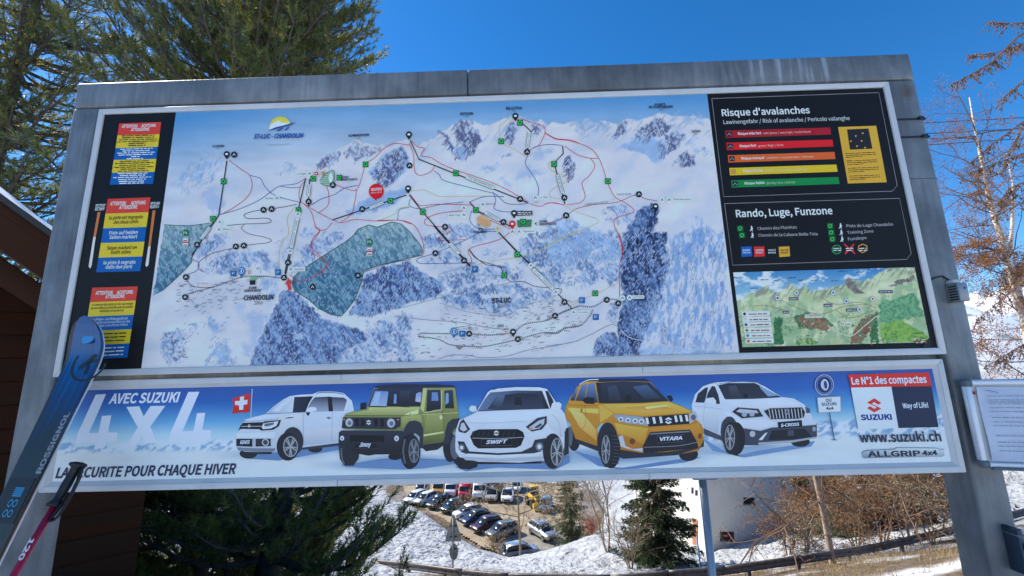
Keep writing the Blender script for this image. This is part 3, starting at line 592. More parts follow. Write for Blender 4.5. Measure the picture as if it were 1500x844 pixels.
def pill(c, p0, p1, wd, txt):
    sy.line(c, [p0, p1], wd + 1.2, (70, 74, 86), 1, smooth=False); sy.line(c, [p0, p1], wd, W_, 2, smooth=False)
    dx, dy = p1[0] - p0[0], p1[1] - p0[1]; L = math.hypot(dx, dy); k = wd * .5 * CROP[c][2]
    q0 = (p0[0] + dx * .07 - dy / L * k * -.5, p0[1] + dy * .07 + dx / L * k * .5); q1 = (p1[0] - dx * .07 - dy / L * k * -.5, p1[1] - dy * .07 + dx / L * k * .5)
    q0 = (p0[0] + dx * .07 - dy / L * k * .5, p0[1] + dy * .07 + dx / L * k * .5); q1 = (p1[0] - dx * .07 - dy / L * k * .5, p1[1] - dy * .07 + dx / L * k * .5)
    sy.text(c, txt, q0, q1, k, (40, 44, 56), 3)
pill('c4', (182, 684), (222, 632), 4.6, 'ILLHORN'); pill('c4', (600, 726), (630, 590), 5, 'CHANDOLIN - LE TSAPÉ'); pill('c4', (680, 490), (686, 435), 4.6, 'TSAPÉ'); pill('c4', (968, 543), (1030, 517), 4.6, 'LE ROTSÉ')
pill('c6', (415, 402), (543, 452), 4.6, 'COL DES OMBRINTZES'); pill('c6', (505, 566), (568, 600), 4.4, 'TIGNOUSA'); pill('c6', (338, 706), (384, 752), 5, 'LA FORÊT'); pill('c6', (698, 265), (708, 195), 4.6, 'BELLA-TOLA'); pill('c6', (838, 392), (862, 475), 4.6, 'PAS DE BŒUF')
pill('c7', (852, 233), (962, 342), 5.2, 'ST-LUC - TIGNOUSA')
def tab(c, x0, x1, y, txt, h=20):
    sy.poly(c, [(x0, y - h * .55), (x1, y - h * .6), (x1, y + h * .4), (x0, y + h * .45)], W_, 1); sy.text(c, txt, (x0 + 6, y + h * .15), (x1 - 6, y + h * .12), h * .42, (60, 66, 84), 3)
tab('c4', 622, 676, 386, 'Le Tsapé'); tab('c4', 276, 320, 642, 'Illhorn'); tab('c4', 610, 665, 826, 'Hotel Bar'); tab('c6', 330, 392, 578, 'Bella-Tola'); tab('c6', 748, 800, 496, 'Le Chiè'); tab('c6', 672, 733, 651, 'Tignousa'); tab('c8', 588, 684, 566, 'Hôtel Weisshorn'); tab('c9', 495, 563, 364, 'Le Prilet'); tab('c9', 180, 252, 450, 'Funiculaire')
for c, x, y in [('c5', 386, 258), ('c5', 631, 251), ('c6', 457, 825), ('c7', 466, 583), ('c9', 210, 381), ('c9', 289, 476)]:
    k = CROP[c][2] * 4.4; sy.poly(c, [(x - k, y - k), (x + k, y - k), (x + k, y + k), (x - k, y + k)], (28, 104, 178), 1); sy.text(c, 'P', (x - k * .45, y + k * .45), (x + k * .4, y + k * .45), k * .95, W_, 3)
for c, x, y in [('c5', 430, 243), ('c7', 420, 571)]:
    pin(c, x, y, (24, 112, 186), 5.8); k = CROP[c][2]; sy.ell(c, x, y, 4.2 * k, 4.2 * k, W_, 3, 14); sy.ell(c, x, y, 3.5 * k, 3.5 * k, (24, 112, 186), 4, 14); sy.text(c, 'i', (x - 1.0 * k, y + 2.3 * k), (x + 1.0 * k, y + 2.3 * k), 4.6 * k, W_, 5, .02)
for c, x, y in [('c4', 109, 657), ('c4', 966, 699)]:
    k = CROP[c][2]; sy.ell(c, x, y, 5 * k, 5 * k, (26, 116, 84), 1, 18); sy.line(c, [(x - 2.6 * k, y + 2 * k), (x - 2.4 * k, y - 2 * k), (x, y + .8 * k), (x + .4 * k, y - 2.2 * k), (x + 2.4 * k, y + 1.8 * k)], 1.1, W_, 2, smooth=False)
    sy.poly(c, [(x - 4 * k, y + 8 * k), (x + 4 * k, y + 8 * k), (x + 4 * k, y + 20 * k), (x - 4 * k, y + 20 * k)], (212, 216, 226), 1); sy.poly(c, [(x - 4.6 * k, y + 13.2 * k), (x + 4.6 * k, y + 13.2 * k), (x + 4.6 * k, y + 15 * k), (x - 4.6 * k, y + 15 * k)], (186, 48, 50), 2); sy.words(c, (x - 3 * k, y + 12.4 * k), (x + 3 * k, y + 12.4 * k), 8, (120, 60, 70), 2, 3); sy.words(c, (x - 3 * k, y + 19 * k), (x + 3 * k, y + 19 * k), 8, (90, 90, 100), 2, 5)
sy.ell('c4', 998, 466, 35, 35, (214, 28, 38), 1, 24); sy.poly('c4', [(966, 480), (1030, 480), (995, 508)], (214, 28, 38), 1.3); sy.text('c4', 'NOUVEAU', (974, 465), (1024, 461), 12, W_, 3, .02); sy.text('c4', 'Saison 20-21', (972, 477), (1024, 473), 7, W_, 3)
sy.poly('c5', [(668, 318), (688, 280), (706, 310), (698, 314), (706, 345), (687, 349), (680, 316)], (214, 62, 64), 2)
sy.poly('c4', [(735, 415), (770, 380), (800, 372), (798, 432), (765, 440), (740, 432)], (160, 196, 178), .6); sy.line('c4', [(735, 415), (770, 380), (800, 372), (798, 432), (765, 440), (738, 428)], .8, (36, 110, 74), 1)
for q in range(6): sy.line('c4', [(742, 386 + q * 9), (797, 384 + q * 9)], .6, (36, 120, 84), 1, smooth=False)
sy.ell('c4', 786, 404, 10, 22, W_, 2, 14); sy.ell('c4', 719, 384, 13, 13, W_, 1, 16); sy.ell('c4', 719, 384, 10, 10, (200, 36, 44), 2, 14); sy.ell('c4', 719, 384, 4, 4, W_, 3, 8)
sy.poly('c4', [(740, 374), (762, 374), (751, 393)], (206, 150, 80), 1)
sy.ell('c6', 497, 604, 36, 24, (226, 180, 140), 1, 20, ang=28)
for q in range(7): sy.line('c6', [(472 + q * 8, 585 + q * 3), (474 + q * 8, 618 + q * 2)], .7, (198, 120, 74), 2, smooth=False)
sy.ell('c6', 561, 640, 13, 13, (238, 210, 170), 1, 14); sy.text('c6', 'T', (554, 646), (568, 646), 12, (190, 120, 50), 3, .02)
pin('c6', 629, 616, (206, 34, 46), 4.9); sy.ell('c6', 629, 616, 6, 6, W_, 3, 8)
sy.poly('c6', [(650, 600), (720, 596), (716, 630), (655, 632)], (70, 130, 96), .5); sy.line('c6', [(660, 630), (712, 600)], .8, (40, 90, 60), .8, smooth=False)
sy.poly('c6', [(648, 558), (722, 556), (722, 577), (648, 579)], (54, 56, 66), 1); sy.words('c6', (654, 566), (716, 565), 7, W_, 2, 8); sy.words('c6', (654, 574), (716, 573), 7, W_, 2, 9)
sy.poly('c6', [(470, 640), (482, 633), (494, 640), (490, 644), (482, 638), (474, 644)], K_, 1); sy.poly('c6', [(732, 615), (745, 605), (738, 615), (745, 626)], K_, 1)
sy.text('c5', 'T', (460, 262), (480, 262), 20, (200, 140, 70), 2, .03); sy.text('c7', 'T', (696, 588), (712, 587), 18, (200, 140, 70), 2, .03)
sy.poly('c5', [(475, 295), (506, 293), (506, 318), (476, 319)], (26, 34, 60), 1); sy.poly('c5', [(478, 278), (515, 276), (515, 292), (478, 293)], (120, 180, 130), 1)
# houses of the two villages: short dashes
rr = random.Random(5)
for c, x0, x1, y0, y1, n, sl_ in [('c5', 70, 440, 300, 440, 95, -.12), ('c5', 250, 560, 230, 300, 26, 0), ('c7', 340, 640, 430, 560, 60, .1), ('c7', 640, 960, 400, 520, 70, -.25), ('c7', 500, 950, 520, 680, 80, -.22), ('c7', 190, 520, 560, 720, 34, .05), ('c9', 0, 200, 380, 560, 40, -.2), ('c5', 60, 360, 440, 600, 24, -.3), ('c5', 70, 120, 670, 720, 6, 0)]:
    for q in range(n):
        x, y = rr.uniform(x0, x1), rr.uniform(y0, y1); L = rr.uniform(7, 26); s_ = sl_ + rr.uniform(-.2, .2)
        sy.line(c, [(x, y), (x + L * .4, y + L * s_ * .4 + rr.uniform(-2, 2)), (x + L, y + L * s_)], rr.uniform(.5, .95), rr.choice([(130, 136, 152), (108, 112, 126), (150, 158, 176)]), .5)
for q in range(6): sy.line('c7', [(662 + q * 5.5, 532), (662 + q * 5.5, 548)], .8, (110, 110, 118), .6, smooth=False)
sy.poly('c7', [(428, 655), (450, 645), (470, 655), (450, 672)], (140, 134, 134), .6)
# club logo: yellow sun over a snow hill and a swoosh
LB = (38, 84, 168)
sy.poly('c4', [(500, 180), (503, 160), (515, 138), (535, 125), (555, 122), (580, 128), (597, 145), (600, 158), (560, 160)], (236, 206, 60), 1, (240, 224, 130))
sy.poly('c4', [(500, 182), (508, 162), (530, 148), (545, 140), (560, 152), (598, 152), (560, 172)], (236, 240, 246), 2)
sy.poly('c4', [(488, 190), (530, 172), (580, 160), (623, 148), (600, 162), (545, 176)], LB, 3); sy.poly('c4', [(532, 188), (560, 174), (566, 176), (545, 190)], LB, 3); sy.poly('c4', [(570, 186), (590, 168), (594, 171), (580, 186)], LB, 3)
sy.build('symbol_print', mp)
le = Print(map_pt, YS - .0056); NV = (28, 38, 66)
le.text('c4', 'ST-LUC', (428, 225), (507, 222), 19, LB, 1, .035, .25); le.ell('c4', 516, 216, 3, 3, LB, 1, 8); le.text('c4', 'CHANDOLIN', (524, 222), (661, 219), 19, LB, 1, .035, .25); le.words('c4', (487, 255), (596, 250), 6, (150, 176, 206), 1, 3)
for c, t, p0, p1, h, b in [('c4', 'ILLHORN', (240, 265), (291, 263), 9, .03), ('c4', '2717', (257, 274), (272, 273), 5, 0), ('c4', 'SCHWARZHORN', (868, 216), (965, 212), 10, .03), ('c4', '2788', (905, 226), (926, 225), 6, 0), ('c6', 'ROTHORN', (388, 118), (447, 116), 11, .03), ('c6', '2998', (408, 128), (427, 127), 6, 0), ('c6', 'BELLA-TOLA', (600, 93), (674, 90), 11, .03), ('c6', '3025', (627, 103), (646, 102), 6, 0),
 ('c8', 'POINTE', (507, 137), (555, 135), 9, .03), ('c8', 'DE TOURTEMAGNE', (478, 149), (590, 146), 10, .03), ('c8', '3080', (524, 158), (546, 157), 6, 0), ('c8', 'TOÛNO', (676, 261), (718, 258), 10, .03), ('c8', '3018', (688, 270), (706, 269), 6, 0), ('c8', 'CHALET BLANC', (331, 548), (399, 546), 8, 0), ('c8', 'CHEMIN DES PLANÈTES', (182, 595), (290, 582), 8, 0),
 ('c5', 'CHANDOLIN', (443, 403), (606, 398), 25, .03), ('c5', '2000', (500, 427), (546, 426), 17, 0), ('c5', 'ZONE', (470, 342), (514, 341), 12, .03), ('c5', 'DÉBUTANTS', (445, 358), (536, 356), 12, .03), ('c7', 'ST-LUC', (627, 418), (732, 413), 25, .035), ('c7', '1650', (660, 442), (701, 440), 17, 0), ('c4', 'ZONE', (834, 406), (870, 405), 8, .03), ('c4', 'DÉBUTANTS', (834, 418), (910, 415), 8, .03),
 ('c6', 'ZONE', (754, 611), (790, 609), 9, .03), ('c6', 'DÉBUTANTS', (754, 624), (832, 621), 9, .03), ('c6', 'FUNZONE', (449, 660), (512, 658), 9, .03), ('c6', 'Barneuza', (509, 530), (547, 528), 7, 0), ('c6', 'Tsorts', (728, 521), (750, 520), 7, 0), ('c4', 'Armina', (482, 503), (516, 501), 8, 0)]:
    le.text(c, t, p0, p1, h, NV, 1, b)
le.build('lettering', mp)

# ---- warning cards of the left column
RED, YEL, BLU = (206, 62, 46), (222, 194, 42), (12, 92, 176)
def card(quad, bands, build):
    """quad: tl, tr, br, bl in photo px; bands: (fraction, colour)"""
    P = Print(map_pt, YS - .0008); tl, tr, br, bl = [np.array(q, float) for q in quad]
    def at_(u, v): p = (tl * (1 - u) + tr * u) * (1 - v) + (bl * (1 - u) + br * u) * v; return (p[0], p[1])
    a = 0
    for fr, cl in bands:
        P.poly('p', [at_(0, a), at_(1, a), at_(1, a + fr), at_(0, a + fr)], cl, 1); a += fr
    build(P, at_); return P.build('warning_card', mbd)
def tline(P, at_, t, u0, u1, v, h, cl, bold=.02): P.text('p', t, at_(u0, v), at_(u1, v), h, cl, 3, bold)
q1 = pxs('b1', [(497, 128), (855, 108), (772, 652), (402, 665)])
def b_1(P, A):
    tline(P, A, 'ATTENTION', .08, .44, .075, 4.2, W_); tline(P, A, 'ACHTUNG', .54, .88, .075, 4.2, W_); tline(P, A, 'ATTENZIONE', .3, .74, .133, 4.2, W_)
    s_ = 0
    for v0, cl, ins in ((.215, (60, 54, 30), (.12, .12, .05, .02, .3, .3)), (.43, W_, (.12, .18, .06, .1, .4, .3)), (.63, (60, 54, 30), (.15, .05, .15, .05, .2, .15)), (.83, W_, (.15, .2, .06, .18, .2, .22))):
        for k, i_ in enumerate(ins):
            s_ += 1; v = v0 + k * .032; P.words('p', A(i_, v), A(1 - i_, v), 2.6, cl, 3, s_)
card(q1, [(.195, RED), (.205, YEL), (.195, BLU), (.21, YEL), (.195, BLU)], b_1)
q2 = pxs('l2', [(462, 33), (645, 24), (596, 351), (407, 357)])
def b_2(P, A):
    tline(P, A, 'ATTENTION', .08, .44, .09, 5, W_); tline(P, A, 'ACHTUNG', .56, .9, .09, 5, W_); tline(P, A, 'ATTENZIONE', .3, .72, .145, 5, W_)
    for t, a, b, v, cl in [('la piste est marquée', .1, .89, .283, (54, 48, 20)), ('des deux côtés', .22, .8, .345, (54, 48, 20)), ('Piste auf beiden', .16, .82, .49, W_), ('Seiten markiert', .18, .82, .55, W_), ('Slope marked on', .16, .84, .695, (54, 48, 20)), ('both sides', .27, .72, .755, (54, 48, 20)), ('la piste è segnata', .14, .86, .895, W_), ('dalle due parti', .2, .8, .955, W_)]:
        tline(P, A, t, a, b, v, 5.0, cl, .012)
card(q2, [(.2, RED), (.2, YEL), (.2, BLU), (.2, YEL), (.2, BLU)], b_2)
q3 = pxs('l2', [(390, 425), (585, 419), (537, 735), (340, 745)])
def b_3(P, A):
    tline(P, A, 'ATTENTION', .1, .46, .1, 5, W_); tline(P, A, 'ACHTUNG', .56, .91, .1, 5, W_); tline(P, A, 'ATTENZIONE', .32, .74, .155, 5, W_)
    for t, a, b, v, cl in [('Le service des pistes et de sauvetage', .06, .95, .255, (54, 48, 20)), ('ne surveille et contrôle que les pistes', .04, .96, .3, (54, 48, 20)), ('balisées et ouvertes', .25, .77, .345, (54, 48, 20)), ('Der Pisten- und Rettungsdienst', .1, .88, .46, W_), ('überwacht und kontrolliert nur die', .08, .94, .505, W_), ('markierten und offenen Pisten', .12, .9, .55, W_)]:
        tline(P, A, t, a, b, v, 3.4, cl, .008)
    for k in range(3): P.words('p', A(.1, .66 + k * .05), A(.9, .66 + k * .05), 3.2, (54, 48, 20), 3, 40 + k); P.words('p', A(.1, .86 + k * .05), A(.9, .86 + k * .05), 3.2, W_, 3, 50 + k)
card(q3, [(.2, RED), (.2, YEL), (.2, BLU), (.2, YEL), (.2, BLU)], b_3)
for st, tx in ((((418, 92), (430, 91), (408, 200), (398, 200), (389, 326), (382, 341), (376, 330)), (411, 60, 452, 58, 60)), (((653, 82), (666, 81), (642, 240), (632, 241), (632, 322), (624, 333), (618, 325)), (646, 48, 686, 46, 70))):
    mk = Print(map_pt, YS - .0008); a, b, c_, d_, e, f_, g_ = st      # one of the two piste marker stakes beside the middle card
    mk.poly('l2', [a, b, c_, d_], (196, 118, 58), 1); mk.poly('l2', [d_, c_, e, f_, g_], (214, 216, 220), 1); so_ = mk.build('marker_stake_print', mbd)
    mk = Print(map_pt, YS - .0008)
    for k in range(5): mk.words('l2', (tx[0] - k * 1.2, tx[1] + k * 6), (tx[2] - k * 1.5, tx[3] + k * 6), 5, W_, 1, tx[4] + k)
    mk.build('stake_lettering', so_)
# ---- legend column: avalanche scale, walks, summer panorama
lg = Print(map_pt, YS - .0008); GL = (150, 152, 160); WH = (222, 226, 234)
def outline(P, c, pts, wd=.7, cl=GL): P.line(c, pts + [pts[0]], wd, cl, 1, smooth=False)
outline(lg, 'r2', [(78, 105), (1213, 77), (1352, 708), (1322, 746), (165, 780)])
lg.text('r2', "Risque d'avalanches", (150, 225), (757, 208), 44, WH, 1, .018); lg.text('r2', 'Lawinengefahr / Risk of avalanche / Pericolo valanghe', (162, 280), (1027, 258), 26, WH, 1)
RISK = [((172, 325, 895, 307, 903, 355, 176, 376), (164, 28, 40), 'Risque très fort', 'sehr gross / very high / molto forte', (262, 355, 424), (437, 350, 764, 341)),
        ((180, 408, 912, 390, 920, 437, 186, 460), (226, 30, 34), 'Risque fort', 'gross / high / forte', (275, 440, 390), (404, 437, 577, 431)),
        ((192, 494, 927, 474, 935, 523, 197, 545), (222, 98, 38), 'Risque marqué', 'erheblich / considerable / marcato', (287, 524, 446), (459, 520, 787, 511)),
        ((202, 582, 942, 560, 951, 610, 208, 633), (222, 190, 34), 'Risque limité', 'mässig / moderate / moderato', (300, 610, 437), (448, 606, 743, 598)),
        ((215, 667, 957, 646, 966, 694, 220, 718), (22, 134, 66), 'Risque faible', 'gering / low / debole', (311, 696, 451), (466, 692, 661, 687))]
lg.build('avalanche_lettering', mbd)
for q, cl, t1, t2, a, b in RISK:
    P = Print(map_pt, YS - .0008)
    P.poly('r2', [(q[0], q[1]), (q[2], q[3]), (q[4], q[5]), (q[6], q[7])], cl, 1)
    P.text('r2', t1, (a[0], a[1]), (a[2], a[1] - 5), 16, WH, 2, .02); P.text('r2', t2, (b[0], b[1]), (b[2], b[3]), 13, (232, 214, 206), 2)
    x, y = q[0] + 8, q[1] + 8; P.poly('r2', [(x, y), (x + 38, y - 1), (x + 41, y + 33), (x + 4, y + 35)], (34, 36, 52) if cl[1] != 190 else (228, 150, 40), 2); P.line('r2', [(x + 8, y + 26), (x + 20, y + 10), (x + 34, y + 26)], 1.2, (150, 150, 160), 3, smooth=False)
    P.build('risk_bar', mbd)
P = Print(map_pt, YS - .0008)
P.poly('r2', [(948, 305), (1203, 300), (1283, 685), (1022, 691)], (228, 170, 52), 1); P.poly('r2', [(1008, 322), (1152, 318), (1182, 455), (1032, 460)], (36, 34, 34), 2)
for x, y in ((1068, 368), (1114, 350), (1035, 403), (1108, 402), (1078, 437), (1132, 448)): P.ell('r2', x, y, 6, 6, (200, 164, 96), 3, 8)
k = 0
for y0, n in ((489, 3), (540, 3), (590, 3), (643, 3)):
    for i in range(n):
        k += 1; x0 = 1000 + (y0 - 489) * .2 + i * 2; P.words('r2', (x0, y0 + i * 13), (x0 + (205 if i < 2 else 110), y0 - 6 + i * 13), 9, (70, 52, 24), 2, 80 + k)
P.build('device_card', mbd)
P = Print(map_pt, YS - .0008)
outline(P, 'r3', [(58, 58), (957, 34), (1020, 318), (998, 348), (103, 377)])
P.text('r3', 'Rando, Luge, Funzone', (120, 128), (622, 112), 36, WH, 1, .018)
for x, y, t, x1 in [(140, 187, 'Chemin des Planètes', 437), (150, 222, 'Chemin de la Cabane Bella-Tola', 545), (608, 174, 'Piste de Luge Chandolin', 928), (614, 208, 'Training Zone', 830), (620, 242, 'Funslope', 796)]:
    P.poly('r3', [(x - 16, y - 14), (x + 16, y - 15), (x + 18, y + 15), (x - 14, y + 16)], (18, 96, 44), 1); P.ell('r3', x, y, 11, 11, (64, 196, 92), 2, 10); P.ell('r3', x, y, 6, 6, (18, 84, 42), 3, 8)
    tx = 232 if x < 200 else 695; tx += (y - 187) * .13
    P.text('r3', t, (tx, y + 8), (x1, y + 0), 15, (190, 194, 204), 2)
    mx = tx - 32; P.ell('r3', mx, y - 10, 4, 4, WH, 2, 8); P.poly('r3', [(mx - 4, y - 6), (mx + 5, y - 6), (mx + 8, y + 2), (mx + 4, y + 6), (mx + 7, y + 15), (mx + 3, y + 15), (mx, y + 7), (mx - 6, y + 14), (mx - 9, y + 12), (mx - 3, y + 3)], WH, 2)
for x, cl, ts in [(174, (16, 92, 184), ('EASY', 'FACILE')), (241, (214, 44, 44), ('MOYEN', 'DIFFICULT')), (372, (222, 166, 50), ('BALISÉ', 'NON DAMÉ')), (307, (30, 30, 36), ('DIFFICULT', 'DIFFICILE'))]:
    if cl[0] != 30: P.poly('r3', [(x - 29, 282), (x + 27, 279), (x + 31, 331), (x - 25, 335)], cl, 1)
    for i, t in enumerate(ts): P.text('r3', t, (x - 18, 304 + i * 13), (x + 22, 302 + i * 13), 8, WH if cl[0] != 222 else (60, 44, 20), 2, .02)
for x, kind in ((644, 0), (708, 1), (776, 2)):
    if kind == 0: P.ell('r3', x, 296, 26, 25, (34, 140, 74), 1, 24); P.ell('r3', x, 296, 20, 19, (32, 33, 38), 2, 24)
    if kind == 1: P.line('r3', [(x - 26, 268), (x + 30, 318)], 2.2, (210, 44, 50), 1, smooth=False); P.line('r3', [(x + 24, 268), (x - 22, 320)], 2.2, (210, 44, 50), 1, smooth=False)
    if kind == 2: P.line('r3', [(x - 20, 278), (x, 268), (x + 22, 278), (x + 24, 300), (x, 313), (x - 22, 300), (x - 20, 278)], 1.4, (224, 150, 60), 1, smooth=False)
    P.words('r3', (x - 18, 294), (x + 20, 292), 9, WH, 3, x); P.words('r3', (x - 18, 304), (x + 20, 302), 9, WH, 3, x + 1)
P.build('walks_lettering', mbd)
# summer panorama
RG2 = np.array([(105, 560), (160, 560), (180, 530), (215, 520), (250, 505), (283, 482), (310, 510), (350, 520), (385, 495), (403, 470), (430, 490), (460, 500), (480, 480), (510, 510), (545, 505), (600, 500), (640, 485), (680, 480), (695, 455), (705, 435), (730, 455), (780, 455), (830, 440), (870, 410), (905, 390), (960, 385), (1040, 386), (1100, 390)], float)
def paint_sum(x, y):
    g = lambda *c: np.array(c, float); X, Y = (x - 1050) * 3.518, (y - 280) * 3.518
    t = np.clip((Y - 400) / 130, 0, 1)[..., None]; C = g(64, 134, 196) * (1 - t) + g(150, 196, 224) * t
    cl = sstep(.46, .62, fbm(X / 70, Y / 34, 4, 7) - .12 * sstep(120, 420, X) + .1 * sstep(200, 100, X))[..., None]; C = C * (1 - cl) + g(226, 232, 238) * cl
    rd = np.interp(X, RG2[:, 0], RG2[:, 1]) + (fbm(X / 12, X * 0, 3, 9) - .5) * 16; b = sstep(-2, 4, Y - rd)[..., None]
    gr = g(196, 212, 172) + (fbm(X / 90, Y / 40, 4, 13)[..., None] - .5) * g(90, 60, 90)
    dk = sstep(.5, .62, fbm(X / 40, Y / 60, 4, 14) + sstep(560, 760, Y) * .12)[..., None]; gr = gr * (1 - .55 * dk) + g(130, 172, 134) * .55 * dk
    rk = (sstep(.5, .6, fbm(X / 12 + Y / 20, Y / 40, 3, 15)) * sstep(70, 20, Y - rd))[..., None]; gr = gr * (1 - .7 * rk) + g(134, 130, 128) * .7 * rk
    C = C * (1 - b) + gr * b
    for P, c1, c2 in [([(860, 590), (880, 550), (920, 560), (1035, 515), (1060, 570), (1090, 640), (980, 660), (900, 685), (862, 670)], g(120, 178, 132), g(86, 146, 108)), ([(870, 690), (980, 660), (1110, 740), (1100, 775), (880, 770)], g(140, 186, 84), g(108, 160, 80)),
                      ([(325, 650), (370, 650), (360, 700), (380, 790), (320, 790)], g(70, 130, 84), g(50, 104, 70)), ([(425, 650), (480, 620), (590, 650), (640, 700), (560, 690), (450, 700)], g(64, 116, 74), g(96, 128, 92)), ([(820, 650), (855, 620), (862, 780), (820, 780)], g(70, 130, 80), g(48, 100, 66)),
                      ([(690, 400 + 50), (712, 440), (760, 500), (790, 530), (740, 525), (700, 490)], g(140, 134, 132), g(110, 106, 106)), ([(910, 490), (960, 455), (1035, 430), (1040, 450), (960, 480)], g(134, 130, 124), g(104, 100, 98)), ([(720, 750), (770, 660), (850, 625), (830, 680), (780, 780), (720, 785)], g(120, 130, 100), g(150, 96, 80)),
                      ([(440, 655), (560, 650), (620, 690), (600, 715), (480, 705)], g(132, 136, 106), g(158, 92, 76)), ([(430, 790), (450, 760), (520, 755), (560, 790)], g(170, 196, 120), g(90, 140, 90))]:
        m = inpoly(X + (fbm(X / 14, Y / 14, 2, 17) - .5) * 18, Y + (fbm(X / 14, Y / 14, 2, 18) - .5) * 18, P); n = sstep(.45, .6, fbm(X[m] / 9, Y[m] / 9, 3, 19))[:, None]; C[m] = c1 * (1 - n) + c2 * n
    tr = sstep(.62, .68, fbm(X / 8, Y / 8, 2, 23)) * sstep(.5, .6, fbm(X / 70, Y / 40, 2, 24)) * sstep(560, 640, Y); C = C * (1 - .6 * tr[..., None]) + g(58, 104, 70) * .6 * tr[..., None]
    return np.clip(C, 0, 255)
qs = pxs('r3', [(105, 415), (1037, 388), (1112, 745), (1088, 776), (158, 803)]); bx = [map_pt(*q) for q in qs]
sx0 = (bx[0][0] + bx[4][0]) / 2; sx1 = (bx[1][0] + bx[2][0]) / 2 ; sz1 = (bx[0][1] + bx[1][1]) / 2; sz0 = (bx[3][1] + bx[4][1]) / 2
sm = raster('summer_panorama_print', mbd, map_pt, YS - .0012, (float(sx0), float(sx1), float(sz0), float(sz1)), paint_sum, .0026)
P = Print(map_pt, YS - .002)
P.poly('r3', [(1118, 742), (1118, 800), (1075, 800)], (26, 27, 32), 1)
for y, t in ((631, 'SENTIER'), (660, 'SENTIER'), (687, 'OBSERVATOIRE'), (716, 'BAR TÔNI'), (744, 'SENTIER DES LACS'), (773, 'SENTIER DES PLANÈTES')):
    o = (y - 631) * .15; P.poly('r3', [(150 + o, y - 12), (297 + o, y - 16), (300 + o, y + 8), (153 + o, y + 12)], (222, 226, 230), 1); P.words('r3', (188 + o, y + 4), (284 + o, y + 2), 10, (130, 60, 90), 2, y); P.ell('r3', 166 + o, y, 8, 8, [(50, 50, 60), (180, 210, 226), (40, 80, 150), (120, 130, 40), (40, 130, 190), (214, 90, 40)][(y - 631) // 28 if y < 770 else 5], 2, 8)
for x, y, w_ in ((484, 644, 88), (668, 685, 52)):
    P.poly('r3', [(x - 4, y - 12), (x + w_, y - 14), (x + w_, y + 6), (x - 4, y + 8)], (214, 224, 206), 1)
P.text('r3', 'Chandolin', (484, 646), (568, 642), 14, (50, 60, 90), 2); P.text('r3', 'St-Luc', (668, 690), (718, 688), 14, (50, 60, 90), 2); P.text('r3', 'Mission', (1037, 734), (1083, 732), 10, (60, 90, 50), 2)
for x, y, cl in ((338, 548, K_), (436, 521, (80, 110, 140)), (627, 520, (40, 80, 150)), (694, 565, (40, 80, 150)), (828, 552, (210, 60, 40)), (762, 607, (90, 100, 110))):
    P.ell('r3', x, y, 14, 14, (70, 110, 140), 1, 16); P.ell('r3', x, y, 12, 12, (230, 234, 236), 2, 16); P.ell('r3', x, y, 6, 6, cl, 3, 8)
for x, y, w_ in ((398, 545, 50), (366, 614, 34), (578, 578, 46), (694, 603, 54), (858, 508, 72)): P.poly('r3', [(x, y), (x + w_, y - 1), (x + w_, y + 14), (x, y + 15)], (74, 54, 96), 1); P.words('r3', (x + 4, y + 10), (x + w_ - 4, y + 9), 7, WH, 2, x)
for x, y in ((250, 456), (318, 458), (392, 446), (446, 458), (512, 458), (614, 462), (656, 412), (742, 416), (196, 500)): P.words('r3', (x, y), (x + 40, y - 2), 7, (40, 70, 120), 1, x)
for pts in ([(360, 560), (420, 590), (500, 620), (580, 630), (690, 590), (800, 580)], [(560, 540), (640, 580), (760, 570), (850, 600)], [(200, 590), (300, 590), (420, 640)], [(640, 610), (720, 650), (840, 610)]): P.line('r3', pts, .6, (150, 110, 80), .5)
P.line('r3', [(600, 690), (640, 720), (720, 745), (780, 700), (850, 640)], 1.6, (206, 212, 190), .6)
for _ in range(70):
    x, y = rr.choice([(rr.gauss(520, 45), rr.gauss(680, 14)), (rr.gauss(780, 26), rr.gauss(705, 36)), (rr.gauss(1060, 20), rr.gauss(765, 8))]); P.poly('r3', [(x - 5, y), (x + 5, y - 2), (x + 5, y + 4), (x - 5, y + 5)], rr.choice([(150, 84, 70), (206, 200, 190), (110, 80, 70)]), 1)
P.build('panorama_lettering', sm)

# ------------------------------------------------------------------ car advert board (recessed sheet in a deep white frame)
adb = empty('car_advert_board', (0, .03, Z0 - .388), 'long blue car advert banner in a white frame, five cars on snow', 'billboard')
AX0, AX1, AZ0, AZ1, RW = -1.482, 1.4819, -.3882, -.0364, .0195
for k in (1, 3): hang(mitred(MB(), AX0, AX1, AZ0, AZ1, RW, 0, .062, k).build('frame_rail', 'frame_white', None, bevel=.002), adb)
def rail(x0, x1, top):
    z0, z1 = (AZ1 - RW, AZ1) if top else (AZ0, AZ0 + RW)
    a = x0 + (RW if x0 == AX0 else .0006); b = x1 - (RW if x1 == AX1 else .0006); o = (x0 if x0 == AX0 else a); e = (x1 if x1 == AX1 else b)
    q = [(o, z1), (e, z1), (b, z0), (a, z0)] if top else [(o, z0), (e, z0), (b, z1), (a, z1)]
    hang(MB().prism([(x, z + Z0) for x, z in q], 0, .062).build('frame_rail', 'frame_white', None, bevel=.002), adb)
for top, cuts in ((True, (AX0, -.512, .497, AX1)), (False, (AX0, -.507, .49, AX1))):
    for a, b in zip(cuts[:-1], cuts[1:]): rail(a, b, top)
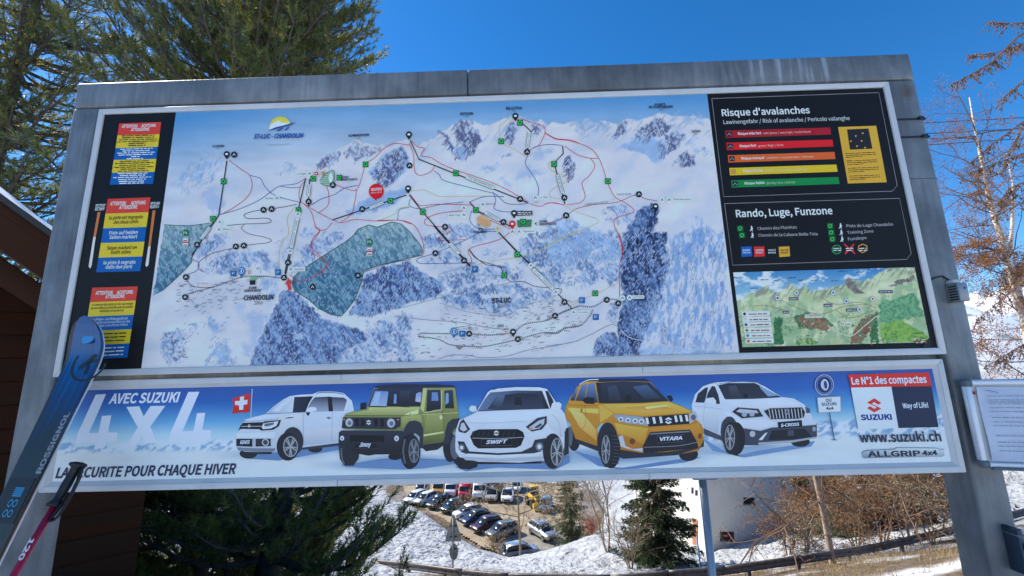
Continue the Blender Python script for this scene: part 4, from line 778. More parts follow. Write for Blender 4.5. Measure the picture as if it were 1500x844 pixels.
def lip(k):
    a, b = RW - .0005, RW + .0115; P4 = lambda w_: [(AX0 + w_, AZ0 + w_), (AX1 - w_, AZ0 + w_), (AX1 - w_, AZ1 - w_), (AX0 + w_, AZ1 - w_)]
    o, i = P4(a), P4(b); n_ = (k + 1) % 4; q = [o[k], o[n_], i[n_], i[k]]
    hang(MB().add([(x, .002 if j < 2 else AD_Y - .0004, z + Z0) for j, (x, z) in enumerate(q)] + [(x, AD_Y + .002, z + Z0) for x, z in q], [(0, 1, 2, 3), (7, 6, 5, 4), (2, 6, 7, 3), (0, 4, 5, 1), (1, 5, 6, 2), (3, 7, 4, 0)]).build('frame_lip', 'frame_white', None), adb)
for k in range(4): lip(k)
INKMUL[0] = 1.22
hang(MB().box(AX0 + .004, AX1 - .004, AD_Y + .003, .066, Z0 + AZ0 + .004, Z0 + AZ1 - .004).build('backing_panel', 'frame_white', None), adb)
def paint_ad(x, y):
    g = lambda *c: np.array(c, float)
    yt = np.interp(x, [60, 380, 750, 1120, 1400], [564, 558, 549, 541, 531]); yb = np.interp(x, [60, 380, 750, 1120, 1400], [706, 707, 701, 691, 676]); t = (y - yt) / (yb - yt)
    K = np.array([(0, 44, 74, 150), (.2, 40, 92, 172), (.40, 92, 156, 208), (.52, 158, 196, 220), (.62, 188, 210, 226)]); C = np.stack([np.interp(t, K[:, 0], K[:, i]) for i in (1, 2, 3)], -1)
    dx = np.abs(x - 740) / 700; C = C * (1 - .0 * dx[..., None]); C += (fbm(x / 120, y / 40, 3, 2)[..., None] - .5) * 16
    # far snow range
    rg = .60 + (fbm(x / 46, x * 0, 4, 5) - .5) * .30 + (x < 130) * .0; rg = np.where(x > 1190, rg - .1 * sstep(1190, 1240, x), rg)
    m = sstep(0, .02, t - rg)[..., None] ; n = sstep(.42, .6, fbm(x / 7 + y / 10, y / 6, 4, 6))[..., None]
    C = C * (1 - m) + (g(206, 218, 230) * (1 - n) + g(122, 160, 200) * n) * m
    hz = sstep(.66, .72, t)[..., None]; C = C * (1 - hz) + g(196, 210, 222) * hz
    sn = sstep(.70, .76, t)[..., None]; fl = g(198, 211, 222) + (fbm(x / 60, y / 14, 4, 8)[..., None] - .5) * 18 + g(8, 8, 6) * sstep(.8, 1, t)[..., None]; C = C * (1 - sn) + fl * sn
    # printed contact shadows of the pictured cars
    for cx, cy, rx, ry, a in ((400, 668, 75, 8, .5), (470, 660, 60, 6, .5), (560, 684, 90, 9, .6), (600, 676, 70, 8, .6), (740, 680, 95, 9, .6), (920, 672, 110, 10, .6), (1100, 656, 90, 9, .5), (850, 664, 60, 8, .4), (1070, 664, 60, 5, .3)):
        d = ((x - cx) / rx) ** 2 + ((y - cy) / ry) ** 2; s_ = (a * np.exp(-d * 1.4))[..., None]; C = C * (1 - s_) + g(64, 108, 164) * s_
    return np.clip(C, 0, 255)
ads = raster('advert_print', adb, ad_pt, AD_Y, (AX0 + RW - .004, AX1 - RW + .004, AZ0 + RW - .004, AZ1 - RW + .004), paint_ad, .0045)
P = Print(ad_pt, AD_Y - .0006)
def A1(pts, cl=(228, 232, 234)): P.poly('a1', pts, cl, 1)
A1([(405, 130), (472, 127), (365, 392), (425, 390), (446, 277), (508, 273), (488, 390), (550, 392), (545, 453), (477, 456), (468, 492), (398, 505), (412, 457), (283, 457), (290, 395)])
A1([(606, 218), (692, 214), (722, 285), (768, 213), (868, 213), (768, 355), (812, 460), (735, 470), (713, 425), (660, 495), (597, 500), (683, 360)])
A1([(1025, 118), (1102, 117), (985, 390), (1060, 387), (1085, 265), (1142, 263), (1122, 382), (1185, 382), (1180, 445), (1110, 465), (1060, 465), (1045, 453), (893, 455), (905, 395)])
P.text('a1', 'AVEC SUZUKI', (487, 192), (965, 186), 64, (216, 224, 232), 1, .03, .2); P.text('a1', 'LA SECURITE POUR CHAQUE HIVER', (160, 686), (1352, 684), 66, (34, 48, 80), 3, .025, .18)
P.build('slogan_lettering', ads)
P = Print(ad_pt, AD_Y - .0006)
P.poly('i1', [(82, 182), (130, 168), (180, 150), (243, 133), (238, 300), (180, 306), (130, 310), (78, 318), (92, 250)], (196, 50, 40), 1, (176, 40, 34)); P.poly('i1', [(152, 168), (186, 160), (186, 198), (217, 192), (216, 232), (182, 238), (180, 280), (143, 284), (143, 242), (106, 240), (106, 205), (150, 202)], (222, 226, 230), 2)
P.line('i1', [(260, 95), (246, 350)], 1.3, (170, 190, 212), 1, smooth=False); P.build('flag_print', ads)
# ---- the five pictured cars
BK, DG, GLS = (30, 33, 42), (52, 58, 72), (40, 52, 76)
def wheel(P, c, x, y, rx, ry, hub, L=4, tilt=0, rim=(150, 158, 170)):
    P.ell(c, x, y, rx, ry, (34, 37, 46), L, 28, tilt); hx, hy, hrx, hry = hub
    P.ell(c, hx, hy, hrx * 1.12, hry * 1.1, (66, 72, 84), L + .5, 26); P.ell(c, hx, hy, hrx, hry, (58, 62, 74), L + 1, 26)
    for k in range(5):
        for d in (-.16, .16):
            a = 2 * math.pi * k / 5 + .3 + d; P.line(c, [(hx, hy), (hx + hrx * .95 * math.cos(a), hy + hry * .95 * math.sin(a))], hrx * .16 / CROP[c][2], rim, L + 1.5, smooth=False)
    t = np.linspace(0, 2 * math.pi, 25); P.line(c, [(hx + hrx * math.cos(a), hy + hry * math.sin(a)) for a in t], hrx * .13 / CROP[c][2], rim, L + 1.7, smooth=False)
    P.ell(c, hx, hy, hrx * .2, hry * .2, rim, L + 2, 10)
def emblem(P, c, x, y, s, cl, L): P.poly(c, [(x + a * s, y + b * s) for a, b in ((-1, -.35), (0, -1), (1, -.35), (.55, -.1), (0, -.45), (-.35, -.22), (1, .45), (0, 1), (-1, .4), (-.55, .12), (0, .5), (.35, .25))], cl, L)
WB, WS = (216, 222, 232), (176, 190, 212)
P = Print(ad_pt, AD_Y - .0006)                 # white small crossover (coords of the close crop)
c = 'i1'
P.poly(c, [(160, 655), (430, 668), (690, 640), (1080, 590), (1080, 632), (700, 700), (500, 735), (200, 718)], (92, 128, 178), 1)
P.ell(c, 225, 672, 80, 45, (34, 37, 46), 2); P.ell(c, 825, 628, 66, 36, (36, 40, 50), 2)
P.poly(c, [(112, 600), (115, 500), (140, 470), (165, 400), (200, 378), (280, 345), (380, 320), (450, 255), (540, 190), (600, 160), (680, 148), (800, 142), (850, 125), (1010, 122), (1085, 132), (1160, 200), (1180, 300), (1180, 560), (1070, 590), (720, 625), (690, 640), (460, 655), (330, 660), (200, 655), (130, 640)], WB, 3, WS)
P.poly(c, [(390, 318), (450, 262), (540, 200), (600, 172), (660, 165), (640, 240), (625, 305), (520, 312)], (150, 178, 212), 4, (196, 208, 224), True); P.poly(c, [(640, 168), (810, 160), (770, 225), (740, 300), (625, 306)], GLS, 4.2, (28, 30, 40), True)
P.poly(c, [(745, 300), (790, 210), (825, 170), (940, 165), (950, 295), (840, 300)], (54, 62, 82), 4.3, (150, 162, 190)); P.poly(c, [(975, 168), (1085, 172), (1115, 190), (1085, 292), (988, 293)], (50, 58, 78), 4.3, (140, 154, 184)); P.poly(c, [(940, 163), (978, 166), (990, 294), (950, 296)], BK, 4.4)
P.line(c, [(840, 140), (870, 128), (1000, 128), (1085, 142)], 1.0, (60, 70, 90), 5); P.line(c, [(835, 132), (870, 122), (1000, 122), (1085, 134)], .9, (228, 232, 240), 5)
P.poly(c, [(750, 290), (762, 265), (800, 254), (840, 262), (842, 288), (800, 300), (760, 304)], (222, 226, 234), 6); P.poly(c, [(745, 302), (785, 302), (770, 335), (755, 330)], BK, 5.5)
P.poly(c, [(135, 470), (155, 425), (175, 398), (360, 392), (345, 440), (325, 455), (160, 452)], BK, 5); P.line(c, [(165, 430), (345, 428)], .9, (170, 180, 196), 6, smooth=False); emblem(P, c, 235, 425, 14, (196, 204, 216), 6.5)
P.poly(c, [(325, 455), (345, 405), (370, 385), (522, 372), (500, 430), (450, 460), (345, 468)], BK, 5.3); P.poly(c, [(345, 440), (362, 402), (500, 382), (480, 425), (430, 448), (360, 455)], (206, 214, 226), 6); P.poly(c, [(368, 428), (375, 405), (460, 395), (450, 415), (400, 430)], (88, 98, 116), 6.5)
P.poly(c, [(550, 362), (580, 350), (638, 345), (620, 355)], BK, 5); P.line(c, [(720, 320), (722, 600)], .5, (140, 152, 176), 5, smooth=False); P.line(c, [(985, 300), (975, 560)], .5, (140, 152, 176), 5, smooth=False); P.poly(c, [(925, 352), (950, 342), (978, 356), (950, 366)], (110, 120, 140), 5)
P.line(c, [(390, 318), (520, 312), (740, 302)], .8, (90, 102, 126), 5, smooth=False); P.line(c, [(180, 388), (350, 378), (500, 362)], .6, (140, 152, 176), 5)
P.poly(c, [(118, 540), (268, 540), (268, 612), (118, 605)], BK, 5); P.poly(c, [(262, 540), (292, 540), (292, 612), (262, 612)], (160, 172, 192), 5.5); P.poly(c, [(292, 540), (425, 540), (428, 606), (292, 610)], (42, 46, 56), 5); P.ell(c, 380, 572, 32, 32, (170, 178, 192), 6); P.ell(c, 380, 572, 22, 22, (60, 66, 80), 6.5)
P.text(c, 'IGNIS', (152, 586), (240, 582), 30, (228, 232, 238), 7, .03, .2)
P.poly(c, [(118, 615), (300, 625), (470, 625), (462, 652), (330, 660), (140, 645)], (112, 124, 148), 5); P.poly(c, [(150, 655), (440, 658), (430, 678), (300, 678), (170, 676)], (34, 38, 48), 2.5)
P.ell(c, 625, 560, 96, 125, (44, 48, 60), 5, 28); P.poly(c, [(700, 620), (1080, 572), (1080, 598), (700, 640)], (54, 60, 74), 5)
P.poly(c, [(500, 330), (720, 322), (722, 420), (640, 430), (560, 470), (520, 520), (500, 420)], (198, 206, 220), 4.1, (184, 194, 212)); P.poly(c, [(722, 470), (980, 440), (1075, 440), (1075, 560), (722, 600)], (196, 204, 220), 4.1, (160, 174, 198)); P.poly(c, [(180, 372), (300, 340), (390, 325), (520, 330), (460, 352), (330, 368)], (232, 235, 240), 4.1); P.poly(c, [(120, 490), (300, 485), (470, 480), (455, 532), (118, 535)], (228, 231, 238), 4.1, (202, 210, 222)); P.poly(c, [(440, 290), (520, 225), (590, 185), (610, 190), (540, 250), (500, 300)], (206, 216, 230), 4.5); P.poly(c, [(800, 290), (830, 215), (880, 190), (930, 200), (935, 290)], (120, 134, 164), 4.35, (186, 196, 214))
wheel(P, c, 580, 610, 100, 126, (606, 610, 62, 88), 6); P.build('picture_of_white_crossover', ads)

P = Print(ad_pt, AD_Y - .0022); c = 'j1'        # green boxy off-roader
GN, GD, GH = (136, 146, 92), (100, 108, 64), (178, 186, 130)
P.poly(c, [(90, 745), (200, 740), (420, 700), (600, 690), (900, 700), (1110, 700), (1080, 735), (800, 775), (640, 785), (140, 765)], (96, 130, 178), 1)
P.poly(c, [(98, 430), (110, 340), (135, 305), (200, 285), (310, 265), (330, 230), (385, 78), (440, 68), (1060, 70), (1085, 82), (1100, 200), (1114, 290), (1112, 420), (1000, 560), (810, 590), (800, 440), (650, 440), (600, 450), (130, 440)], GN, 3, GD)
P.poly(c, [(380, 82), (410, 62), (560, 50), (900, 50), (1080, 62), (1082, 76), (820, 80), (400, 84)], (40, 46, 66), 4)
P.poly(c, [(330, 240), (385, 92), (440, 82), (812, 80), (785, 238), (600, 240)], (44, 54, 78), 4, (34, 36, 46)); P.poly(c, [(345, 236), (392, 105), (508, 112), (490, 238)], (98, 134, 196), 4.5, (150, 172, 206)); P.poly(c, [(552, 215), (558, 135), (578, 135), (576, 215)], (110, 144, 200), 4.6); P.poly(c, [(740, 195), (748, 130), (775, 116), (796, 120), (786, 204)], (120, 150, 204), 4.6, (170, 186, 214))
P.poly(c, [(130, 312), (215, 290), (330, 270), (345, 245), (780, 246), (760, 290), (640, 315), (150, 318)], GH, 4, GN); P.line(c, [(135, 318), (640, 318), (700, 300)], .8, (80, 92, 50), 5); P.poly(c, [(640, 315), (700, 285), (770, 268), (765, 305)], (206, 214, 160), 4.8); P.line(c, [(345, 243), (490, 245)], 1.2, BK, 5, smooth=False); P.line(c, [(500, 226), (690, 246)], 1.0, BK, 5, smooth=False)
P.poly(c, [(262, 268), (265, 212), (315, 208), (312, 265)], BK, 4)
P.poly(c, [(808, 82), (840, 82), (815, 290), (785, 262)], GH, 4.4); P.poly(c, [(835, 285), (845, 98), (958, 96), (965, 262), (890, 270), (870, 288)], (52, 60, 78), 4.7, (30, 34, 42)); P.poly(c, [(880, 190), (885, 118), (935, 118), (942, 190)], (100, 132, 190), 5); P.poly(c, [(998, 255), (992, 102), (1066, 98), (1076, 256)], (52, 60, 78), 4.7, (34, 38, 46)); P.poly(c, [(1000, 225), (1005, 125), (1028, 122), (1030, 205)], (120, 152, 204), 5)
P.line(c, [(820, 292), (965, 270), (970, 100)], 1.2, (206, 214, 168), 5.2, smooth=False); P.line(c, [(800, 310), (1112, 292)], 1.0, GH, 5, smooth=False); P.poly(c, [(812, 480), (985, 452), (985, 468), (812, 498)], (188, 198, 140), 5); P.ell(c, 962, 332, 13, 20, (190, 200, 170), 5)
P.poly(c, [(100, 425), (110, 335), (612, 335), (612, 410), (560, 438), (140, 430)], (44, 50, 64), 5)
for x, y, r in ((166, 380, 35), (530, 383, 37)): P.ell(c, x, y, r, r * 1.12, (120, 132, 152), 6); P.ell(c, x, y, r * .84, r * .96, (172, 184, 202), 6.5); P.ell(c, x + 3, y + 4, r * .5, r * .55, (96, 108, 130), 7)
for x in (232, 284, 398, 452): P.poly(c, [(x - 15, 348), (x + 15, 348), (x + 17, 412), (x - 13, 412)], (22, 25, 34), 6)
for x in (120, 590): P.poly(c, [(x - 8, 348), (x + 10, 348), (x + 10, 360), (x - 8, 360)], (206, 120, 90), 6)
emblem(P, c, 336, 378, 21, (206, 212, 222), 7)
P.poly(c, [(72, 560), (75, 465), (100, 448), (610, 450), (690, 455), (640, 580), (600, 650), (390, 655), (330, 665), (250, 650), (100, 580)], (46, 52, 66), 5.2, (28, 31, 40)); P.poly(c, [(172, 488), (470, 490), (468, 548), (172, 545)], (20, 22, 30), 6); P.poly(c, [(205, 555), (405, 555), (405, 602), (205, 600)], (26, 29, 38), 6.4); P.line(c, [(205, 555), (405, 555), (405, 602), (205, 600), (205, 555)], .5, (80, 86, 100), 6.6, smooth=False)
P.text(c, 'Jimny', (252, 588), (354, 584), 34, (226, 230, 238), 7, .03, .2)
for x, r in ((104, 18), (577, 20)): P.ell(c, x, 515, r, r * 1.15, (212, 218, 228), 6.5); P.ell(c, x, 517, r * .5, r * .6, (130, 140, 158), 7)
P.poly(c, [(640, 445), (660, 400), (690, 368), (740, 360), (785, 380), (806, 430), (806, 600), (780, 600), (775, 500), (740, 470), (690, 500), (650, 560)], (46, 52, 66), 6); P.poly(c, [(985, 570), (1000, 450), (1020, 380), (1060, 348), (1122, 340), (1122, 400), (1070, 440), (1030, 560)], (46, 52, 66), 6)
P.poly(c, [(808, 570), (985, 545), (985, 572), (930, 612), (830, 625), (805, 600)], (38, 42, 52), 5.8); P.poly(c, [(72, 575), (250, 645), (245, 690), (200, 752), (120, 752), (82, 690)], (36, 40, 50), 4.5); P.line(c, [(96, 600), (100, 680), (122, 745)], 2.2, (88, 96, 112), 4.8); P.ell(c, 560, 672, 56, 30, (28, 31, 40), 4.4)
P.ell(c, 690, 628, 82, 152, (30, 33, 42), 6.5, 28); P.line(c, [(650, 520), (634, 620), (650, 730)], 2.6, (84, 92, 108), 6.8); P.poly(c, [(815, 310), (960, 300), (985, 330), (985, 440), (815, 470)], (146, 156, 98), 4.1, (114, 124, 72)); P.poly(c, [(815, 500), (985, 470), (985, 540), (815, 562)], (108, 118, 68), 5.05, (82, 90, 52)); P.poly(c, [(620, 330), (690, 312), (790, 312), (800, 380), (740, 358), (680, 368), (640, 430), (618, 420)], (156, 166, 106), 4.3, (118, 128, 76)); P.poly(c, [(395, 120), (440, 115), (420, 225), (365, 228)], (150, 178, 218), 4.55); P.poly(c, [(610, 110), (700, 100), (690, 190), (600, 200)], (54, 64, 86), 4.58, (38, 42, 54)); P.line(c, [(830, 300), (812, 470)], .6, (92, 102, 54), 5.3, smooth=False); P.line(c, [(978, 272), (985, 450)], .6, (92, 102, 54), 5.3, smooth=False)
wheel(P, c, 715, 625, 68, 142, (728, 622, 42, 98), 7, 0, (120, 130, 146))
P.ell(c, 1040, 590, 60, 128, (32, 35, 44), 5.6, 26); P.ell(c, 1075, 575, 22, 84, (90, 98, 114), 5.9); P.build('picture_of_green_off_roader', ads)

P = Print(ad_pt, AD_Y - .0050); c = 'a3'        # white hatchback, front view
P.poly(c, [(60, 545), (200, 530), (420, 515), (600, 525), (700, 480), (700, 520), (620, 560), (300, 548), (120, 570)], (92, 126, 176), 1)
P.poly(c, [(35, 470), (48, 400), (80, 350), (190, 510), (185, 545), (140, 560), (90, 555), (55, 520)], (32, 35, 44), 2); P.ell(c, 60, 440, 26, 62, (84, 92, 108), 2.4)
P.poly(c, [(62, 430), (66, 340), (85, 285), (130, 265), (180, 240), (215, 180), (245, 128), (300, 110), (400, 102), (530, 103), (572, 112), (605, 160), (640, 210), (672, 250), (690, 330), (692, 410), (640, 480), (590, 505), (420, 520), (190, 515), (85, 490), (65, 460)], WB, 3, (186, 198, 218))
P.poly(c, [(245, 130), (260, 118), (400, 108), (535, 110), (548, 122), (400, 120), (262, 130)], (196, 206, 222), 4); P.poly(c, [(186, 237), (230, 165), (258, 132), (400, 121), (545, 123), (586, 222), (400, 228)], (92, 116, 156), 4.4, (30, 33, 44), True); P.poly(c, [(240, 225), (300, 150), (420, 135), (520, 140), (560, 220)], (36, 42, 58), 4.8, (52, 62, 84))
P.poly(c, [(562, 122), (578, 124), (606, 172), (612, 205), (592, 222)], (38, 44, 58), 4.6); P.poly(c, [(140, 218), (152, 204), (178, 206), (183, 235), (160, 241), (142, 232)], (200, 208, 222), 5); P.poly(c, [(592, 222), (602, 190), (638, 183), (654, 196), (650, 217), (620, 226)], (206, 214, 226), 5)
P.line(c, [(190, 235), (300, 226), (420, 224)], 1.0, BK, 5, smooth=False); P.line(c, [(130, 300), (260, 300), (460, 290)], .5, (150, 162, 186), 5); P.line(c, [(600, 250), (640, 300), (650, 380)], .6, (150, 162, 186), 5)
P.poly(c, [(78, 335), (90, 295), (108, 278), (146, 336), (120, 358), (84, 350)], (46, 52, 66), 5); P.poly(c, [(88, 335), (98, 300), (112, 300), (130, 338), (108, 348)], (176, 186, 204), 5.5); P.poly(c, [(455, 322), (520, 272), (572, 262), (572, 302), (545, 336), (488, 348)], (46, 52, 66), 5); P.poly(c, [(472, 325), (525, 288), (560, 275), (556, 305), (530, 330), (490, 338)], (170, 182, 202), 5.5); P.poly(c, [(500, 325), (540, 300), (545, 312), (522, 328)], (60, 68, 84), 6); P.poly(c, [(470, 330), (490, 320), (495, 332), (482, 340)], (206, 140, 110), 6)
P.poly(c, [(146, 378), (160, 348), (195, 336), (410, 334), (440, 350), (448, 375), (428, 425), (400, 438), (190, 442), (165, 422)], (24, 27, 35), 5)
for q in range(9): P.line(c, [(170 + q * 28, 345), (160 + q * 28, 375)], .5, (70, 78, 92), 5.4, smooth=False)
P.line(c, [(158, 384), (300, 386), (440, 379)], .8, (160, 168, 182), 5.8); P.poly(c, [(208, 390), (378, 386), (378, 424), (208, 428)], (20, 23, 30), 6); P.line(c, [(208, 390), (378, 386), (378, 424), (208, 428), (208, 390)], .5, (96, 102, 114), 6.3, smooth=False); P.text(c, 'SWIFT', (232, 416), (355, 411), 19, (228, 232, 238), 7, .03, .3); emblem(P, c, 291, 356, 15, (206, 212, 222), 7)
P.poly(c, [(76, 402), (112, 404), (140, 458), (300, 468), (430, 460), (490, 432), (505, 394), (566, 384), (562, 440), (520, 470), (440, 477), (150, 480), (95, 462)], (44, 50, 62), 5); P.poly(c, [(130, 470), (300, 478), (500, 468), (540, 458), (530, 480), (300, 492), (110, 486)], (200, 208, 222), 5.6)
for x, y, r in ((98, 437, 17), (531, 431, 22)): P.ell(c, x, y, r, r * 1.1, (100, 110, 126), 6); P.ell(c, x, y, r * .55, r * .6, (200, 208, 220), 6.5)
P.poly(c, [(120, 512), (550, 515), (540, 525), (180, 530)], (36, 40, 50), 2.6); P.poly(c, [(672, 330), (693, 325), (695, 470), (668, 484)], (40, 44, 54), 4); P.poly(c, [(150, 262), (260, 242), (420, 236), (560, 236), (540, 262), (460, 288), (300, 298), (140, 298)], (234, 237, 242), 4.1, (212, 218, 228)); P.poly(c, [(560, 240), (600, 236), (660, 262), (680, 330), (660, 380), (620, 350), (590, 330), (576, 300)], (204, 212, 224), 4.15, (172, 184, 204)); P.poly(c, [(100, 365), (140, 362), (150, 400), (120, 402)], (192, 202, 218), 4.2); P.poly(c, [(452, 360), (560, 345), (568, 380), (505, 392), (470, 420)], (204, 212, 226), 4.2, (184, 194, 212)); P.poly(c, [(270, 200), (300, 150), (340, 145), (320, 215)], (84, 104, 140), 5, (50, 60, 80)); P.poly(c, [(390, 200), (396, 160), (430, 158), (434, 200)], (30, 33, 42), 5.1); P.poly(c, [(100, 488), (300, 500), (560, 486), (540, 508), (300, 516), (120, 506)], (160, 172, 194), 5.7)
wheel(P, c, 606, 456, 56, 98, (628, 460, 32, 74), 6, 0); P.build('picture_of_white_hatchback', ads)

P = Print(ad_pt, AD_Y - .0006); c = 'a3'        # orange SUV
OR, OD, OH = (206, 148, 52), (160, 106, 36), (226, 176, 84)
P.poly(c, [(720, 455), (880, 500), (900, 545), (1000, 550), (1300, 505), (1440, 490), (1350, 520), (1000, 565), (860, 540)], (92, 126, 176), 1); P.ell(c, 725, 385, 36, 72, (34, 37, 46), 2); P.ell(c, 703, 375, 14, 55, (90, 98, 112), 2.4); P.ell(c, 1365, 475, 54, 38, (34, 37, 46), 2)
P.poly(c, [(668, 275), (678, 215), (700, 165), (740, 100), (785, 75), (850, 58), (1120, 58), (1150, 75), (1200, 130), (1250, 180), (1330, 210), (1395, 242), (1425, 280), (1446, 335), (1450, 420), (1420, 455), (1300, 478), (1000, 490), (960, 470), (930, 330), (880, 300), (855, 330), (862, 440), (735, 395), (700, 300)], OR, 3, OD)
P.poly(c, [(800, 72), (850, 58), (1120, 57), (1150, 74), (1000, 68), (870, 76), (845, 70)], (38, 44, 62), 4); P.line(c, [(752, 88), (800, 64), (860, 60)], 1.3, (206, 212, 222), 5); P.poly(c, [(868, 78), (1000, 69), (1146, 76), (1252, 180), (1100, 190), (892, 193)], (44, 54, 76), 4.4, (34, 38, 48)); P.poly(c, [(1050, 100), (1130, 90), (1210, 165), (1120, 172)], (70, 92, 132), 4.8, (40, 48, 64))
for q in ([(788, 160), (803, 86), (838, 78), (858, 188), (805, 190)], [(732, 178), (764, 94), (797, 84), (782, 180)], [(702, 176), (722, 128), (748, 100), (728, 178)]): P.poly(c, q, (96, 128, 176), 4.5, (40, 48, 64))
P.poly(c, [(845, 75), (868, 78), (892, 193), (862, 192)], (36, 40, 52), 4.6); P.poly(c, [(768, 176), (790, 158), (836, 160), (838, 196), (790, 194)], (28, 31, 40), 5); P.poly(c, [(1240, 152), (1266, 148), (1278, 172), (1262, 186)], (28, 31, 40), 5)
P.poly(c, [(885, 198), (1100, 195), (1255, 185), (1390, 240), (1110, 262), (950, 248)], OH, 4, OR); P.poly(c, [(1000, 215), (1200, 205), (1300, 225), (1100, 245)], (196, 134, 58), 4.4, (216, 166, 84)); P.poly(c, [(862, 200), (890, 206), (945, 250), (870, 300)], (216, 164, 74), 4.2); P.poly(c, [(700, 230), (770, 245), (850, 340), (850, 400), (760, 330)], (226, 190, 120), 4.2, (196, 140, 60)); P.line(c, [(690, 200), (760, 205), (860, 205)], .7, (150, 96, 34), 4.6); P.line(c, [(782, 180), (790, 300), (760, 340)], .5, (140, 92, 36), 4.6); P.ell(c, 766, 232, 6, 12, (150, 100, 40), 5)
P.poly(c, [(945, 254), (1000, 256), (1110, 268), (1138, 316), (1010, 302), (962, 282)], (140, 152, 172), 5)
for x in (985, 1025, 1065, 1100): P.ell(c, x, 281 + (x - 985) * .1, 15, 13, (206, 214, 226), 5.5); P.ell(c, x, 282 + (x - 985) * .1, 8, 7, (86, 96, 116), 6)
P.poly(c, [(1110, 268), (1362, 250), (1368, 306), (1142, 322)], (30, 33, 42), 5)
for q in range(6):
    x = (1122, 1160, 1198, 1282, 1310, 1342)[q]; y = 272 - (x - 1122) * .07; P.poly(c, [(x, y), (x + 14, y - 1), (x + 22, y + 34), (x + 8, y + 36)], (206, 212, 222), 6)
emblem(P, c, 1251, 288, 20, (214, 220, 228), 7); P.poly(c, [(1366, 250), (1402, 236), (1417, 270), (1370, 306)], (160, 172, 192), 5); P.ell(c, 1390, 270, 14, 16, (84, 94, 114), 6)
P.poly(c, [(1108, 432), (1150, 352), (1372, 338), (1412, 406), (1420, 440), (1115, 470)], (32, 35, 44), 5); P.line(c, [(1150, 362), (1370, 348)], 2.0, (110, 118, 134), 5.6, smooth=False); P.line(c, [(1115, 436), (1300, 428), (1415, 408)], 1.0, (120, 126, 138), 5.6); P.poly(c, [(1188, 374), (1338, 366), (1340, 404), (1190, 412)], (20, 23, 30), 6.2); P.line(c, [(1188, 374), (1338, 366), (1340, 404), (1190, 412), (1188, 374)], .5, (96, 102, 114), 6.4, smooth=False); P.text(c, 'VITARA', (1204, 400), (1330, 393), 19, (228, 232, 238), 7, .03, .2)
P.poly(c, [(955, 445), (1100, 468), (1250, 462), (1430, 436), (1450, 395), (1450, 432), (1300, 480), (1000, 500), (965, 485)], (42, 46, 58), 5.3); P.poly(c, [(972, 374), (996, 370), (1012, 428), (1050, 445), (1110, 440), (1105, 462), (1010, 440), (985, 430)], (176, 186, 202), 5.8); P.ell(c, 1050, 403, 15, 17, (110, 66, 34), 6); P.ell(c, 1428, 374, 10, 16, (110, 66, 34), 6)
P.poly(c, [(730, 388), (862, 432), (870, 462), (738, 412)], (42, 46, 58), 5); P.ell(c, 912, 410, 58, 112, (38, 42, 52), 5, 28); P.ell(c, 932, 452, 52, 102, (30, 33, 42), 5.5, 28)
for q in range(9): P.line(c, [(936, 372 + q * 19), (978, 376 + q * 19)], 1.0, (70, 76, 90), 5.9, smooth=False)
P.poly(c, [(950, 300), (1010, 312), (1140, 330), (1110, 420), (1040, 380), (970, 360)], (222, 168, 74), 4.2, (186, 128, 44)); P.poly(c, [(1140, 330), (1370, 315), (1420, 300), (1440, 360), (1410, 395), (1370, 336), (1150, 348)], (196, 138, 50), 4.2, (168, 114, 40)); P.poly(c, [(910, 100), (960, 92), (990, 180), (920, 184)], (58, 70, 96), 4.85, (40, 46, 58)); P.poly(c, [(1010, 150), (1040, 146), (1046, 182), (1012, 184)], (26, 29, 37), 4.9); P.poly(c, [(690, 215), (760, 220), (860, 222), (860, 250), (770, 240), (695, 235)], (228, 184, 98), 4.35); P.poly(c, [(1120, 212), (1240, 200), (1260, 206), (1130, 224)], (236, 204, 130), 4.6)
wheel(P, c, 908, 448, 38, 98, (902, 448, 22, 76), 6.2); P.build('picture_of_orange_suv', ads)

P = Print(ad_pt, AD_Y - .0006); c = 'a4'        # white estate crossover
P.poly(c, [(120, 400), (240, 470), (300, 495), (420, 470), (600, 440), (720, 415), (700, 445), (350, 505), (180, 470)], (104, 138, 186), 1); P.ell(c, 642, 420, 50, 27, (34, 37, 46), 2)
P.poly(c, [(65, 230), (82, 172), (125, 128), (180, 110), (250, 105), (400, 107), (452, 130), (542, 185), (605, 192), (662, 225), (702, 282), (726, 340), (726, 392), (600, 425), (350, 448), (318, 430), (300, 330), (255, 288), (222, 320), (222, 392), (130, 352), (75, 300)], WB, 3, WS)
P.poly(c, [(84, 214), (98, 168), (135, 138), (152, 134), (140, 190), (132, 216)], (40, 46, 62), 4.4); P.poly(c, [(138, 212), (150, 165), (172, 128), (188, 130), (206, 175), (216, 222), (195, 222)], (40, 46, 62), 4.4); P.poly(c, [(204, 124), (260, 112), (400, 112), (452, 140), (542, 187), (400, 195), (242, 198)], (38, 44, 60), 4.4, (44, 52, 70)); P.poly(c, [(420, 120), (452, 140), (520, 178), (470, 182), (430, 140)], (120, 150, 190), 4.8)
P.line(c, [(125, 128), (180, 112), (210, 125)], .8, (120, 130, 150), 5); P.line(c, [(210, 116), (300, 106), (400, 108), (430, 118)], .9, (120, 132, 156), 5); P.poly(c, [(132, 212), (145, 192), (180, 188), (194, 205), (194, 224), (160, 219)], (208, 216, 228), 5.4)
P.poly(c, [(240, 205), (400, 200), (540, 192), (640, 222), (460, 245), (300, 240)], (224, 228, 236), 4, (196, 206, 222)); P.line(c, [(80, 235), (150, 240), (230, 250)], .5, (150, 160, 182), 4.5); P.line(c, [(136, 220), (128, 300), (140, 350)], .5, (150, 160, 182), 4.5)
